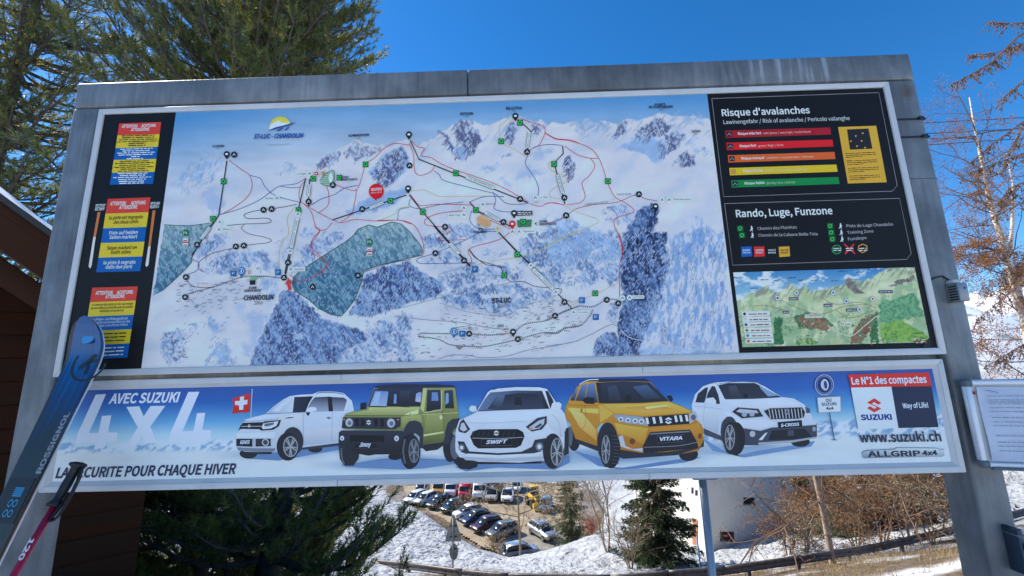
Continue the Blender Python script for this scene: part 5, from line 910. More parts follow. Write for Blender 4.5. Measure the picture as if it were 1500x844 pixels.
P.poly(c, [(280, 264), (308, 240), (420, 248), (446, 288), (332, 298)], (42, 48, 60), 5); P.poly(c, [(300, 262), (320, 248), (410, 256), (420, 270), (340, 272)], (170, 182, 200), 5.6); P.ell(c, 345, 278, 14, 12, (150, 162, 184), 6); P.ell(c, 385, 277, 14, 11, (150, 162, 184), 6)
P.poly(c, [(446, 258), (480, 244), (648, 238), (666, 262), (660, 292), (630, 300), (482, 304)], (34, 38, 48), 5); P.line(c, [(446, 258), (480, 244), (648, 238), (666, 262), (660, 292), (630, 300), (482, 304), (446, 258)], .8, (170, 180, 196), 5.7, smooth=False)
for q in range(11): P.line(c, [(474 + q * 17, 250 - q * .5), (484 + q * 16.6, 300 - q * .6)], 1.2, (176, 186, 202), 6, smooth=False)
emblem(P, c, 570, 262, 16, (120, 130, 150), 7); P.poly(c, [(666, 236), (690, 246), (692, 268), (672, 270)], (70, 80, 96), 5)
P.poly(c, [(305, 382), (340, 350), (432, 364), (492, 346), (682, 334), (726, 330), (728, 392), (600, 420), (420, 440), (332, 440), (310, 420)], (58, 66, 84), 5); P.poly(c, [(490, 362), (662, 350), (702, 392), (600, 408), (472, 412)], (30, 34, 44), 5.6); P.poly(c, [(420, 412), (455, 375), (468, 372), (440, 412)], (206, 212, 222), 6); P.poly(c, [(420, 425), (600, 412), (725, 392), (725, 400), (600, 424), (420, 438)], (150, 160, 178), 5.8); P.ell(c, 388, 380, 15, 16, (170, 178, 192), 6); P.ell(c, 712, 352, 9, 13, (140, 150, 168), 6); P.poly(c, [(575, 360), (606, 358), (606, 388), (575, 390)], (64, 72, 88), 6)
P.poly(c, [(75, 245), (150, 250), (215, 260), (215, 300), (205, 380), (132, 345), (80, 295)], (200, 208, 222), 4.1, (158, 172, 198)); P.poly(c, [(230, 262), (275, 270), (330, 305), (440, 300), (490, 312), (520, 330), (430, 356), (340, 342), (305, 370), (290, 320), (258, 284)], (222, 227, 235), 4.1, (196, 205, 220)); P.poly(c, [(260, 130), (300, 124), (330, 186), (270, 190)], (62, 74, 98), 4.8, (44, 50, 64)); P.poly(c, [(340, 170), (360, 168), (362, 190), (342, 190)], (24, 27, 35), 4.85)
P.poly(c, [(520, 318), (648, 306), (651, 340), (526, 350)], (24, 27, 34), 6.2); P.text(c, 'S-CROSS', (537, 342), (636, 334), 15, (228, 232, 238), 7, .03, .2); P.poly(c, [(130, 350), (226, 392), (232, 418), (132, 384)], (62, 70, 88), 5); P.ell(c, 266, 370, 46, 82, (52, 58, 72), 5, 28); P.ell(c, 300, 405, 50, 88, (30, 33, 42), 5.6, 28); wheel(P, c, 274, 402, 40, 86, (268, 398, 25, 64), 6.4); P.build('picture_of_white_estate', ads)

P = Print(ad_pt, AD_Y - .0030); c = 'a4'        # chain sign, logo block, web address
P.line(c, [(775, 165), (780, 190)], 1.0, (130, 140, 158), 1, smooth=False); P.line(c, [(791, 262), (817, 408)], 1.4, (62, 78, 110), 1, smooth=False); P.ell(c, 818, 408, 16, 3, (110, 140, 180), .8)
P.ell(c, 764, 120, 49, 54, (196, 204, 216), 1, 30); P.ell(c, 764, 120, 46, 51, (34, 62, 130), 2, 30); P.ell(c, 764, 120, 40, 45, (150, 170, 206), 2.4, 30); P.ell(c, 764, 120, 38, 43, (28, 50, 112), 2.8, 30); P.ell(c, 766, 120, 20, 30, (206, 212, 222), 3, 18, -8); P.ell(c, 770, 120, 9, 22, (40, 62, 120), 3.5, 14, -8)
for q in range(6): P.line(c, [(750 + q, 96 + q * 9), (764 + q, 100 + q * 9)], .6, (60, 76, 120), 4, smooth=False)
P.poly(c, [(725, 186), (849, 178), (853, 262), (734, 269)], (140, 150, 166), 1.4); P.poly(c, [(729, 189), (846, 182), (849, 259), (737, 265)], (210, 218, 226), 2)
P.text(c, 'OU', (772, 209), (802, 207), 15, (40, 54, 90), 3, .025); P.text(c, 'SUZUKI', (750, 230), (828, 226), 15, (40, 54, 90), 3, .025); P.text(c, '4x4', (773, 251), (813, 249), 14, (40, 54, 90), 3, .025)
P.poly(c, [(887, 66), (1295, 50), (1308, 121), (902, 134)], (196, 46, 40), 1); P.poly(c, [(902, 134), (1108, 127), (1143, 341), (940, 352)], (212, 218, 226), 1); P.poly(c, [(1108, 127), (1308, 121), (1340, 332), (1143, 341)], (28, 40, 70), 1)
P.text(c, 'Le N°1 des compactes', (908, 117), (1285, 103), 36, (232, 232, 236), 2, .022); emblem(P, c, 1021, 225, 37, (206, 48, 44), 2); P.text(c, 'SUZUKI', (953, 302), (1112, 297), 26, (36, 52, 130), 2, .04); P.text(c, 'Way of Life!', (1166, 238), (1292, 231), 25, (216, 222, 232), 2, .02)
P.text(c, 'www.suzuki.ch', (948, 418), (1354, 403), 48, (28, 40, 70), 2, .02)
P.poly(c, [(960, 472), (985, 461), (1120, 452), (1132, 444), (1330, 440), (1342, 446), (1365, 445), (1366, 476), (1355, 483), (966, 502)], (206, 212, 220), 1, (110, 122, 146)); P.line(c, [(960, 472), (985, 461), (1120, 452), (1132, 444), (1330, 440), (1342, 446), (1365, 445)], .6, (90, 100, 124), 1.6, smooth=False); P.text(c, 'ALLGRIP', (988, 493), (1252, 482), 27, (34, 42, 64), 2, .03); P.text(c, '4x4', (1260, 479), (1333, 474), 23, (34, 42, 64), 2, .03)
P.build('brand_block_print', ads)

INKMUL[0] = 1.0
# ------------------------------------------------------------------ notice board and vented box on the right post
mat('notice_frame', (0.66, 0.67, 0.70), .35, 0.3); mat('grey_cap', (.12, .14, .14), .6)
nb = empty('notice_board', (1.60, -.02, Z0 - .36), 'small white notice board with printed papers, fixed to the right steel post', 'notice board')
NM = Matrix.Translation(Vector((1.533, .0, Z0))) @ Matrix.Rotation(R(-17), 4, 'Z')
NW, NZ0, NZ1 = .62, -.375, -.105
def nbuild(mb, name, m, **k): return hang(mb.build(name, m, None, xf=NM, **k), nb)
nbuild(MB().box(.012, NW - .012, .006, .018, NZ0 + .012, NZ1 - .012), 'panel', 'frame_white')
for x0, x1, z0, z1 in ((.016, NW - .016, NZ1 - .018, NZ1), (.016, NW - .016, NZ0, NZ0 + .018), (0, .016, NZ0 + .02, NZ1 - .02), (NW - .016, NW, NZ0 + .02, NZ1 - .02)): nbuild(MB().box(x0, x1, -.004, .022, z0, z1), 'frame_rail', 'notice_frame', bevel=.004)
for x0 in (0, NW - .02):
    for z0 in (NZ0, NZ1 - .022): nbuild(MB().box(x0 - .001, x0 + .021, -.006, .024, z0 - .001, z0 + .023), 'corner_cap', 'grey_cap', bevel=.006)
nbuild(MB().box(.02, NW - .02, -.014, .0, NZ0 - .004, NZ0 + .004), 'pen_tray', 'grey_cap', bevel=.002)
mat('paper', (.60, .62, .68), .6, noise=(14, (.50, .52, .60), .4, .65), bump=(18, .25)); mat('paper_ink', (.16, .19, .27), .7); mat('red_ink', (.5, .03, .03), .6); mat('blue_ink', (.10, .22, .45), .6)
for px0, w_ in ((.028, .23), (.27, .21)):
    N = 12; V = []; F = []
    for j in range(N + 1):
        for i in range(N + 1):
            u, v = i / N, j / N; V.append((px0 + u * w_, .002 - .003 * math.sin(u * 9 + px0 * 30) * math.sin(v * 7) - .002, NZ0 + .022 + v * .225))
    for j in range(N):
        for i in range(N): F.append((j * (N + 1) + i, j * (N + 1) + i + 1, (j + 1) * (N + 1) + i + 1, (j + 1) * (N + 1) + i))
    sh = nbuild(MB().add(V, F), 'paper_sheet', 'paper', smooth=True)
    mb = MB(); r_ = random.Random(int(px0 * 1000)); z = NZ1 - .052
    while z > NZ0 + .05:
        x = px0 + .02; L = r_.choice([.1, .15, .18, .0, .17])
        while L and x < px0 + .02 + L:
            b = min(px0 + .02 + L, x + r_.uniform(.006, .026)); mb.add([(x, -.0062, z), (b, -.0062, z), (b, -.0062, z + .0016), (x, -.0062, z + .0016)], [(0, 1, 2, 3)]); x = b + .003
        z -= r_.choice([.006, .006, .007, .012])
    tag(nbuild(mb, 'typed_lines', 'paper_ink'), kind='stuff')
mb = MB()
for k, (a, b) in enumerate(((.036, .05), (.046, .062), (.058, .068))): mb.add([(a + .01, -.0064, NZ1 - .036 - k * .004), (b + .01, -.0064, NZ1 - .034 - k * .004), (b + .012, -.0064, NZ1 - .032 - k * .004), (a + .012, -.0064, NZ1 - .034 - k * .004)], [(0, 1, 2, 3)])
nbuild(mb, 'letterhead', 'blue_ink'); mb = MB()
for a in (.020, .0235): mb.box(a, a + .0022, .0035, .0055, NZ1 - .047, NZ1 - .037)
nbuild(mb, 'red_mark', 'red_ink')
nbuild(MB().box(.02, .09, .019, .05, -.26, -.2), 'bracket', 'grey_cap')
mat('box_grey', (.30, .31, .31), .4, .5, noise=(20, (.22, .23, .23), .4, .7))
vb = empty('vented_box', (1.59, .02, Z0 + .15), 'small grey metal box with side vents screwed to the right post', 'box')
hang(MB().box(1.574, 1.606, -.010, PY0, Z0 + .152, Z0 + .216).build('casing', 'box_grey', None, bevel=.003), vb)
for k in range(6): hang(MB().box(1.5732, 1.5765, -.004, PY0 - .010, Z0 + .158 + k * .009, Z0 + .1625 + k * .009).build('vent_slot', 'black_plastic', None), vb)
hang(MB().box(1.592, 1.597, -.0112, -.008, Z0 + .194, Z0 + .201).build('keyhole', 'black_plastic', None), vb)
hang(MB().box(1.580, 1.600, .006, PY0, Z0 + .2165, Z0 + .230).build('top_bracket', 'frame_white', None, bevel=.003), vb)
cb = MB().tube([(1.59, .03, Z0 + .232), (1.572, PY0 - .003, Z0 + .248), (1.548, PY0 - .003, Z0 + .243), (1.532, PY0 - .003, Z0 + .237)], .0028, 6).build('cable', 'black_plastic', None, True); hang(cb, vb)
# bracket and bar low on the right post
br = empty('handrail', (1.6, .0, Z0 - .6), 'dark steel handrail bar bolted to the foot of the right post', 'handrail')
mat('dark_steel', (.05, .07, .10), .45, .6)
hang(MB().box(1.585, 1.60, -.012, PY0, Z0 - .68, Z0 - .55).build('bracket_plate', 'dark_steel', None, bevel=.004), br)
hang(MB().tube([(1.5925, PY0, Z0 - .57), (1.5925, -.022, Z0 - .57)], .008, 12).build('bolt', 'galvanised', None, True), br)
hang(MB().tube([(1.593, -.02, Z0 - .60), (2.2, -.30, Z0 - .68)], .012, 12).build('rail', 'dark_steel', None, True), br)
hang(MB().tube([(2.15, -.277, Z0 - .675), (2.15, -.277, -.1)], .017, 12).build('upright', 'dark_steel', None, True), br)
# ------------------------------------------------------------------ terrain
def ctl(px, py, dep): p = at(px, py, dep); return p
CP = []
for x in (-9, -6, -3, 0, 3, 6, 9):
    for y in (-9, -5, -2, 1.0): CP.append((x, y, 0.0))
for x, y, z in ((-3, 4.3, -2.4), (0, 4, -2.0), (3, 4, -1.7), (6, 4, -1.4), (-6, 3, -.1), (-9, 4, 0), (-5, 6.5, -3.3), (-2.5, 6.5, -3.5), (-9, 8, -.8), (0, 9, -3.9), (4, 9, -3.9), (8, 9, -3.3), (-4, 10, -4.6), (12, 6, -1.0), (-14, 8, 0), (-14, 15, -3), (-9, 15, -5.4)): CP.append((x, y, z))
for q in [(600, 838, 20), (680, 849, 18), (740, 856, 17), (900, 860, 16), (1060, 852, 16), (1200, 830, 17), (1300, 811, 18), (1400, 786, 19), (1480, 762, 20),
          (620, 816, 24), (660, 822, 23), (740, 830, 22), (850, 816, 24), (900, 795, 28), (960, 806, 25), (1060, 832, 22), (1150, 813, 22), (1230, 800, 22),
          (585, 750, 36), (606, 775, 32), (650, 803, 28), (700, 812, 28), (740, 820, 28), (800, 806, 31), (850, 789, 34), (900, 778, 38), (570, 735, 44),
          (1040, 814, 30), (1100, 791, 30), (1150, 773, 30), (1240, 768, 32), (1330, 745, 34), (1450, 700, 36), (930, 800, 32), (990, 812, 30), (870, 728, 74), (915, 735, 66), (905, 762, 52), (960, 770, 46), (1020, 800, 34)]: CP.append(tuple(ctl(*q)))
LOTZ = CAM[2] - 20.6
for px, py in ((600, 728), (640, 726), (700, 722), (760, 722), (810, 722), (840, 740), (640, 748), (690, 770), (730, 790), (780, 798), (820, 790), (780, 760), (730, 750), (835, 765)): CP.append(tuple(atz(px, py, LOTZ)))
for x, y, z in ((-45, 60, -14), (-45, 90, -17), (-20, 100, -19.6), (5, 105, -19.6), (30, 100, -16), (50, 60, -9), (50, 30, -5), (-45, 30, -6), (-30, 45, -12), (20, 60, -14), (30, 40, -9.5)): CP.append((x, y, z))
CP = np.array(CP, float)
def tps(r2): return np.where(r2 > 0, r2 * np.log(np.maximum(r2, 1e-9)), 0)
_D = ((CP[:, None, :2] - CP[None, :, :2]) ** 2).sum(-1); _n = len(CP)
_A = np.zeros((_n + 3, _n + 3)); _A[:_n, :_n] = tps(_D) + np.eye(_n) * .3; _A[:_n, _n] = 1; _A[:_n, _n + 1:] = CP[:, :2]; _A[_n:, :_n] = _A[:_n, _n:].T
_W = np.linalg.solve(_A, np.r_[CP[:, 2], 0, 0, 0])
def ground0(x, y):
    x = np.asarray(x, float); y = np.asarray(y, float); sh = x.shape; X = np.clip(x.ravel(), -60, 60); Y = np.clip(y.ravel(), -12, 115)
    r2 = (X[:, None] - CP[None, :, 0]) ** 2 + (Y[:, None] - CP[None, :, 1]) ** 2
    z = tps(r2) @ _W[:_n] + _W[_n] + _W[_n + 1] * X + _W[_n + 2] * Y
    far = sstep(50, 160, np.hypot(x.ravel(), y.ravel() - 50)); base = np.where(y.ravel() < 0, 0, -18.0)
    return (z * (1 - far) + base * far).reshape(sh)
LOTP = [tuple(atz(*q, LOTZ)[:2]) for q in ((588, 712), (592, 728), (625, 750), (660, 775), (700, 800), (745, 818), (800, 812), (840, 796), (855, 760), (850, 715), (760, 706), (680, 706))]
def lotmask(x, y, soft=2.0):
    m = np.zeros(np.shape(x))
    for dx, dy in ((0, 0), (soft, 0), (-soft, 0), (0, soft), (0, -soft)): m = m + inpoly(np.asarray(x) + dx, np.asarray(y) + dy, LOTP)
    return m / 5
EDGE = np.array([(580, 722), (592, 736), (625, 757), (660, 783), (700, 806), (745, 819), (800, 809), (850, 791), (880, 779), (910, 772)], float)
def ground(x, y):
    x = np.asarray(x, float); y = np.asarray(y, float); z = ground0(x, y)
    lump = (fbm(x / 1.6, y / 1.6, 4, 5) - .5) * 1.1 + (fbm(x / .5, y / .5, 3, 6) - .5) * .28
    k = sstep(19, 24, y) * sstep(60, 44, y); z = z + lump * k * .75 + (fbm(x / 3, y / 3, 3, 9) - .5) * .25 * sstep(3, 8, y)
    # the bank must not rise above the edge of the car park seen over it
    dx, dy = x - CAM[0], np.maximum(y - CAM[1], 1.0); dz = z - CAM[2]
    loc = np.stack([dx, dy, dz], -1) @ RC; px = 750 + FPX * loc[..., 0] / np.maximum(loc[..., 1], .1)
    lim_py = np.interp(px, EDGE[:, 0], EDGE[:, 1]) + (fbm(x / 1.3, y / 1.3, 3, 44) - .5) * 9
    n_, u_ = (px - 750) / FPX, -(lim_py - 422) / FPX
    d_ = np.stack([n_, np.ones_like(n_), u_], -1) @ RC.T; zl = CAM[2] + d_[..., 2] / d_[..., 1] * dy
    cut = sstep(17, 22, y) * (sstep(62, 55, y)) * sstep(585, 605, px) * sstep(900, 870, px); z = np.where(z > zl, z * (1 - cut) + zl * cut, z)
    m = lotmask(x, y, 1.5); return z * (1 - m) + (LOTZ - .05) * m
xs = np.unique(np.concatenate([np.linspace(-600, -60, 12), np.linspace(-60, -24, 20), np.linspace(-24, 30, 210), np.linspace(30, 60, 22), np.linspace(60, 600, 12)]))
ys = np.unique(np.concatenate([np.linspace(-300, -12, 10), np.linspace(-12, 14, 45), np.linspace(14, 46, 160), np.linspace(46, 110, 80), np.linspace(110, 900, 14)]))
GX, GY = np.meshgrid(xs, ys); GZ = np.concatenate([ground(GX[i:i + 20], GY[i:i + 20]) for i in range(0, len(ys), 20)])
# what covers the ground: snow (1) or dry turf and earth (0)
cov = np.clip(sstep(.36, .46, fbm(GX / 2.6, GY / 2.6, 4, 15)) * .0 + 1.0, 0, 1)
turf = sstep(.40, .52, fbm(GX / 1.8, GY / 1.8, 4, 16)); near = sstep(2, 5, GY) * sstep(20.5, 18, GY)
cov = np.where(near > .5, np.maximum(1 - turf, sstep(-3.0, -8.0, GX)), cov)
cov = np.where(lotmask(GX, GY, 3) > .1, sstep(.6, .7, fbm(GX / 3, GY / 3, 3, 19)) * .3, cov)
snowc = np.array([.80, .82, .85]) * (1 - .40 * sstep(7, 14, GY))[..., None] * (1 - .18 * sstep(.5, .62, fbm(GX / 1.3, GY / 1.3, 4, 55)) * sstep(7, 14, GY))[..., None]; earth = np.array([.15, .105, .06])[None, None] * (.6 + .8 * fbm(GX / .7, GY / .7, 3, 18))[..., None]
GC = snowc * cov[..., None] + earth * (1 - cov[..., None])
attr_mat('snow_and_earth', rough=.75, spec=.3, bump=(2.4, 1.0, .5), speck=(3, .08))
nxg = len(xs); ii = (np.arange(len(ys) - 1)[:, None] * nxg + np.arange(nxg - 1)[None]).ravel()
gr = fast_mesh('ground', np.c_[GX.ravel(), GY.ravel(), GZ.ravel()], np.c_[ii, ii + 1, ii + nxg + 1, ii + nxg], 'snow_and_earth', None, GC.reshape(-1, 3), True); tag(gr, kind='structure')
# sandy car park below
attr_mat('packed_gravel', rough=.9, spec=.2, bump=(6, .4, .04), speck=(.9, .35))
lx = np.linspace(min(p[0] for p in LOTP), max(p[0] for p in LOTP), 90); ly = np.linspace(min(p[1] for p in LOTP), max(p[1] for p in LOTP), 90); LX_, LY_ = np.meshgrid(lx, ly)
sand = np.array([.40, .32, .22]); asph = np.array([.34, .31, .27]); mk_ = sstep(.5, .6, fbm(LX_ / 6, LY_ / 6, 3, 25))[..., None] * sstep(62, 54, LY_)[..., None]
LC = (sand * (1 - mk_) + asph * mk_) * (.65 + .6 * fbm(LX_ / 2.5, LY_ / 2.5, 4, 26))[..., None]
keep = lotmask(LX_, LY_, .4) > .5; jj = (np.arange(89)[:, None] * 90 + np.arange(89)[None]).ravel(); kk = keep.ravel(); F = np.c_[jj, jj + 1, jj + 91, jj + 90]; F = F[kk[F].all(1)]
lot = fast_mesh('parking_lot', np.c_[LX_.ravel(), LY_.ravel(), np.full(LX_.size, LOTZ + .03)], F, 'packed_gravel', None, LC.reshape(-1, 3), True); tag(lot, kind='structure')
# far snowy mountainside on the right
mat('far_snow', (.78, .81, .86), .8, noise=(.03, (.25, .27, .30), .55, .66), bump=(.02, .6))
mx_ = np.linspace(250, 1500, 60); my_ = np.linspace(500, 1300, 40); MX_, MY_ = np.meshgrid(mx_, my_)
MZ_ = -60 + (fbm(MX_ / 240, MY_ / 240, 5, 33)) * 330 * sstep(500, 900, MY_) * sstep(250, 600, MX_)
jm = (np.arange(39)[:, None] * 60 + np.arange(59)[None]).ravel(); mo = fast_mesh('mountain', np.c_[MX_.ravel(), MY_.ravel(), MZ_.ravel()], np.c_[jm, jm + 1, jm + 61, jm + 60], 'far_snow', None, None, True); tag(mo, kind='structure')
def gz(x, y): return float(ground(np.array([x]), np.array([y]))[0])

# ------------------------------------------------------------------ guard rail along the road below
mat('rail_steel', (.16, .145, .14), .5, .4, noise=(6, (.10, .085, .08), .4, .65)); mat('rail_dark', (.12, .11, .11), .6, .3)
gu = empty('guard_rail', (2, 16, gz(2, 16)), 'weathered steel crash barrier curving along the snow bank below the sign', 'crash barrier')
rp = [at(*q) for q in ((520, 822, 22.5), (600, 829, 20), (680, 840, 18.2), (740, 846, 17.2), (900, 849, 16.2), (980, 842, 16.0), (1060, 836, 16.1), (1170, 820, 16.6), (1280, 803, 17.5), (1400, 776, 18.6), (1520, 745, 20))]
tt = np.linspace(0, len(rp) - 1, 61); RPs = np.array([[np.interp(t, range(len(rp)), [p[k] for p in rp]) for k in range(3)] for t in tt])
for k_ in range(2): RPs[1:-1] = (RPs[:-2] + 2 * RPs[1:-1] + RPs[2:]) / 4
prof = [(0, .15), (.05, .12), (.05, .06), (0, .02), (0, -.02), (.05, -.06), (.05, -.12), (0, -.15)]
for s0 in range(0, 60, 6):
    V = []; F = []
    for i in range(s0, min(s0 + 6, 60) + 1):
        p = RPs[i]; d = RPs[min(i + 1, 60)] - RPs[max(i - 1, 0)]; d[2] = 0; d /= np.linalg.norm(d); nn = np.array([d[1], -d[0], 0])
        for a, b in prof: V.append(p + nn * a + np.array([0, 0, b]))
    n_ = len(prof); m_ = len(V) // n_
    for i in range(m_ - 1):
        for j in range(n_ - 1): F.append((i * n_ + j, i * n_ + j + 1, (i + 1) * n_ + j + 1, (i + 1) * n_ + j))
    o = MB().add(V, F).build('beam_section', 'rail_steel', None, True); sm_ = o.modifiers.new('thick', 'SOLIDIFY'); sm_.thickness = .012; hang(o, gu)
for i in range(2, 60, 4):
    p = RPs[i]; hang(MB().box(p[0] - .06, p[0] + .06, p[1] + .03, p[1] + .13, gz(p[0], p[1]) - .5, p[2] + .14).build('rail_post', 'rail_dark', None), gu)
    hang(MB().tube([(p[0], p[1] - .07, p[2]), (p[0], p[1] + .04, p[2])], .03, 6).build('bolt', 'rail_steel', None), gu)

# ------------------------------------------------------------------ chalet (dark timber gable end) behind the left post
mat('old_timber', (.060, .016, .005), .8, 0, .12, noise=(3, (.045, .016, .007), .35, .65, (.25, 1, 6)), bump=(40, .2)); mat('timber_beam', (.070, .022, .008), .75, 0, .15, noise=(4, (.06, .022, .010), .4, .7)); mat('roof_slate', (.05, .04, .035), .7); mat('roof_snow', (.82, .84, .87), .8, bump=(9, .6))
ch = empty('timber_chalet', (-3.2, 2.45, 0), 'dark brown timber chalet with snow on its eaves, behind the left post', 'chalet')
CY = 2.45; WX1, WX0 = -3.2, -8.2
RX = -5.7
def roofz(x): return 2.98 - (x + 4.55) * .80 if x > RX else 2.98 - (RX + 4.55) * .80 - (RX - x) * .8
z = -1.2; k = 0
while z < 5.2:
    top = z + .1796
    xr = min(WX1, -4.55 - (top - 2.70) / .8) if top > 1.5 else WX1
    xl = max(WX0, 2 * RX + 4.55 + (top - 2.70) / .8 - .0) if top > 2.7 else WX0
    if xr - xl > .4: hang(MB().box(xl, xr, CY + (.0 if k % 2 else .006), CY + .12, z, top).build('wall_board', 'old_timber', None, bevel=.008), ch)
    z += .18; k += 1
hang(MB().box(WX1 - .12, WX1 - .002, CY + .13, CY + 5.5, -1.4, 1.65).build('side_wall', 'old_timber', None), ch)
hang(MB().box(WX0 + .01, WX1 - .14, CY + 5.4, CY + 5.5, -1.4, 1.65).build('rear_wall', 'old_timber', None), ch)
hang(MB().box(WX0, WX1 - .03, CY + .03, CY + 5.4, -4.6, -1.21).build('stone_base', 'roof_slate', None), ch)
def slope(name, m, dz0, dz1, y0, y1, xe, bev=.0):
    P_ = [(xe, roofz(xe) + dz0), (RX, roofz(RX) + dz0), (RX, roofz(RX) + dz1), (xe, roofz(xe) + dz1)]
    hang(MB().prism(P_, y0, y1).build(name, m, None, bevel=bev), ch)
    Q = [(2 * RX - a, b) for a, b in P_]; hang(MB().prism(Q, y0, y1).build(name, m, None, bevel=bev), ch)
slope('roof_boards', 'timber_beam', -.02, .05, CY - .55, CY + 6, -2.75); slope('roof_slates', 'roof_slate', .052, .10, CY - .60, CY + 6.05, -2.7); slope('barge_board', 'timber_beam', -.26, -.022, CY - .55, CY - .48, -2.75); slope('purlin', 'timber_beam', -.50, -.30, CY - .42, CY - .06, -3.15, .01)
# snow lying on the roof, uneven at its edge
V = []; F = []; nu, nv = 60, 30
for i in range(nu + 1):
    for j in range(nv + 1):
        x = RX + (-2.7 - RX) * i / nu; y = CY - .62 + 6.6 * j / nv + (.10 * (fbm(np.array(x * 3.), np.array(1.), 3, 3) - .5) if j == 0 else 0)
        h = .09 * min(1, (j + .02) / 2.0) * min(1, (nu - i) / 3.0) * (.1 + 1.7 * float(fbm(np.array(x * 1.6), np.array(y * 1.6), 3, 4))); V.append((x, y, roofz(x) + .10 + h))
for i in range(nu):
    for j in range(nv): a = i * (nv + 1) + j; F.append((a, a + nv + 1, a + nv + 2, a + 1))
hang(MB().add(V, F).build('roof_snow', 'roof_snow', None, True), ch)
hang(MB().box(WX0 + .05, WX1 - .15, CY + .125, CY + .16, -1.2, 1.6).build('inner_lining', 'old_timber', None), ch)
ch.rotation_euler.z = R(41)

# ------------------------------------------------------------------ white house below on the right
mat('white_render', (.78, .74, .66), .8, noise=(.8, (.70, .66, .58), .4, .7)); mat('window_dark', (.03, .03, .035), .1, 0, .5); mat('window_red', (.16, .02, .03), .4); mat('orange_wood', (.42, .17, .06), .6); mat('brown_roof', (.12, .08, .06), .7); mat('pipe_zinc', (.35, .36, .37), .4, .5)
hc = at(1034, 812, 30); HZ0 = hc[2] - 2.5; HZ1 = hc[2] + 9.5; rd_ = at(1250, 770, 33.5) - hc; rd_[2] = 0; rd_ /= np.linalg.norm(rd_); ld_ = np.array([-rd_[1], rd_[0], 0]); ld_ /= np.linalg.norm(ld_)
ho = empty('white_house', tuple(hc), 'white rendered house with a small basement window dark red inside, on the snowy slope below', 'house')
def wall_quad(a, d, L, n_in, th, name, m, z0=HZ0, z1=HZ1):
    p = [a, a + d * L, a + d * L + n_in * th, a + n_in * th]; hang(MB().add([(*q[:2], z0) for q in p] + [(*q[:2], z1) for q in p], [(0, 3, 2, 1), (4, 5, 6, 7), (0, 1, 5, 4), (1, 2, 6, 5), (2, 3, 7, 6), (3, 0, 4, 7)]).build(name, m, None), ho)
nr = np.array([-rd_[1], rd_[0], 0]); nl = np.array([ld_[1], -ld_[0], 0])
if nr @ np.array([0, 1, 0]) < 0: nr = -nr
if nl @ np.array([1, 0, 0]) < 0: nl = -nl
wall_quad(hc + rd_ * .31, rd_, 11, nr, .3, 'wall', 'white_render'); wall_quad(hc, ld_, 9, nl, .3, 'wall', 'white_render')
wall_quad(hc + ld_ * 8.7, rd_, 13, -nr, .3, 'wall', 'white_render'); wall_quad(hc + rd_ * 11.05, ld_, 9, -nl, .3, 'wall', 'white_render')
rp4 = [hc - rd_ * .6 - ld_ * .7, hc + rd_ * 11.8 - ld_ * .7, hc + rd_ * 11.8 + ld_ * 9.6, hc - rd_ * .6 + ld_ * 9.6]; rdg = [(rp4[0] + rp4[3]) / 2, (rp4[1] + rp4[2]) / 2]
hang(MB().add([(*q[:2], HZ1 - .1) for q in rp4] + [(*q[:2], HZ1 + 2.4) for q in rdg] + [(*q[:2], HZ1 + .2) for q in rp4] + [(*q[:2], HZ1 + 2.7) for q in rdg], [(6, 7, 11, 10), (8, 9, 10, 11), (0, 1, 5, 4), (2, 3, 4, 5), (0, 6, 7, 1), (1, 7, 8, 2), (2, 8, 9, 3), (3, 9, 6, 0), (6, 10, 9), (7, 8, 11)]).build('roof', 'brown_roof', None), ho)
def on_right(px0, px1, py0, py1, name, m, out=.03, dep=.1):
    q = []
    for px, py in ((px0, py1), (px1, py1), (px1, py0), (px0, py0)):
        d = ray(px, py); t = ((hc - CAM) @ nr - 0) / (d @ nr); q.append(CAM + t * d)
    hang(MB().add([p - nr * out for p in q] + [p + nr * dep for p in q], [(0, 1, 2, 3), (7, 6, 5, 4), (0, 4, 5, 1), (1, 5, 6, 2), (2, 6, 7, 3), (3, 7, 4, 0)]).build(name, m, None), ho)
on_right(1055, 1075, 779, 791.5, 'window', 'window_dark', .02); on_right(1059, 1072, 781, 789, 'curtain', 'window_red', .04, .0); on_right(1089, 1105, 729, 738, 'window', 'window_dark', .02); on_right(1158, 1168, 724, 730, 'window', 'window_dark', .02); on_right(1088, 1106, 738.2, 739.6, 'window_sill', 'pipe_zinc', .12); on_right(1054, 1076, 791.7, 793, 'window_sill', 'pipe_zinc', .12)
def on_left(px0, px1, py0, py1, name, m, out=.03, dep=.1):
    q = []
    for px, py in ((px0, py1), (px1, py1), (px1, py0), (px0, py0)):
        d = ray(px, py); t = ((hc - CAM) @ nl) / (d @ nl); q.append(CAM + t * d)
    hang(MB().add([p - nl * out for p in q] + [p + nl * dep for p in q], [(0, 1, 2, 3), (7, 6, 5, 4), (0, 4, 5, 1), (1, 5, 6, 2), (2, 6, 7, 3), (3, 7, 4, 0)]).build(name, m, None), ho)
on_left(1013, 1016, 714, 723, 'window', 'window_dark', .02); on_left(1018.5, 1022, 718, 726, 'window', 'window_dark', .02); on_left(1015, 1022, 762, 797, 'door', 'orange_wood', .05); on_left(1017.5, 1020, 768, 780, 'door_pane', 'window_dark', .08)
hang(MB().tube([tuple(hc + rd_ * .45 - nr * .12 + np.array([0, 0, -1])), tuple(hc + rd_ * .45 - nr * .12 + np.array([0, 0, 9.2]))], .06, 8).build('downpipe', 'pipe_zinc', None, True), ho)

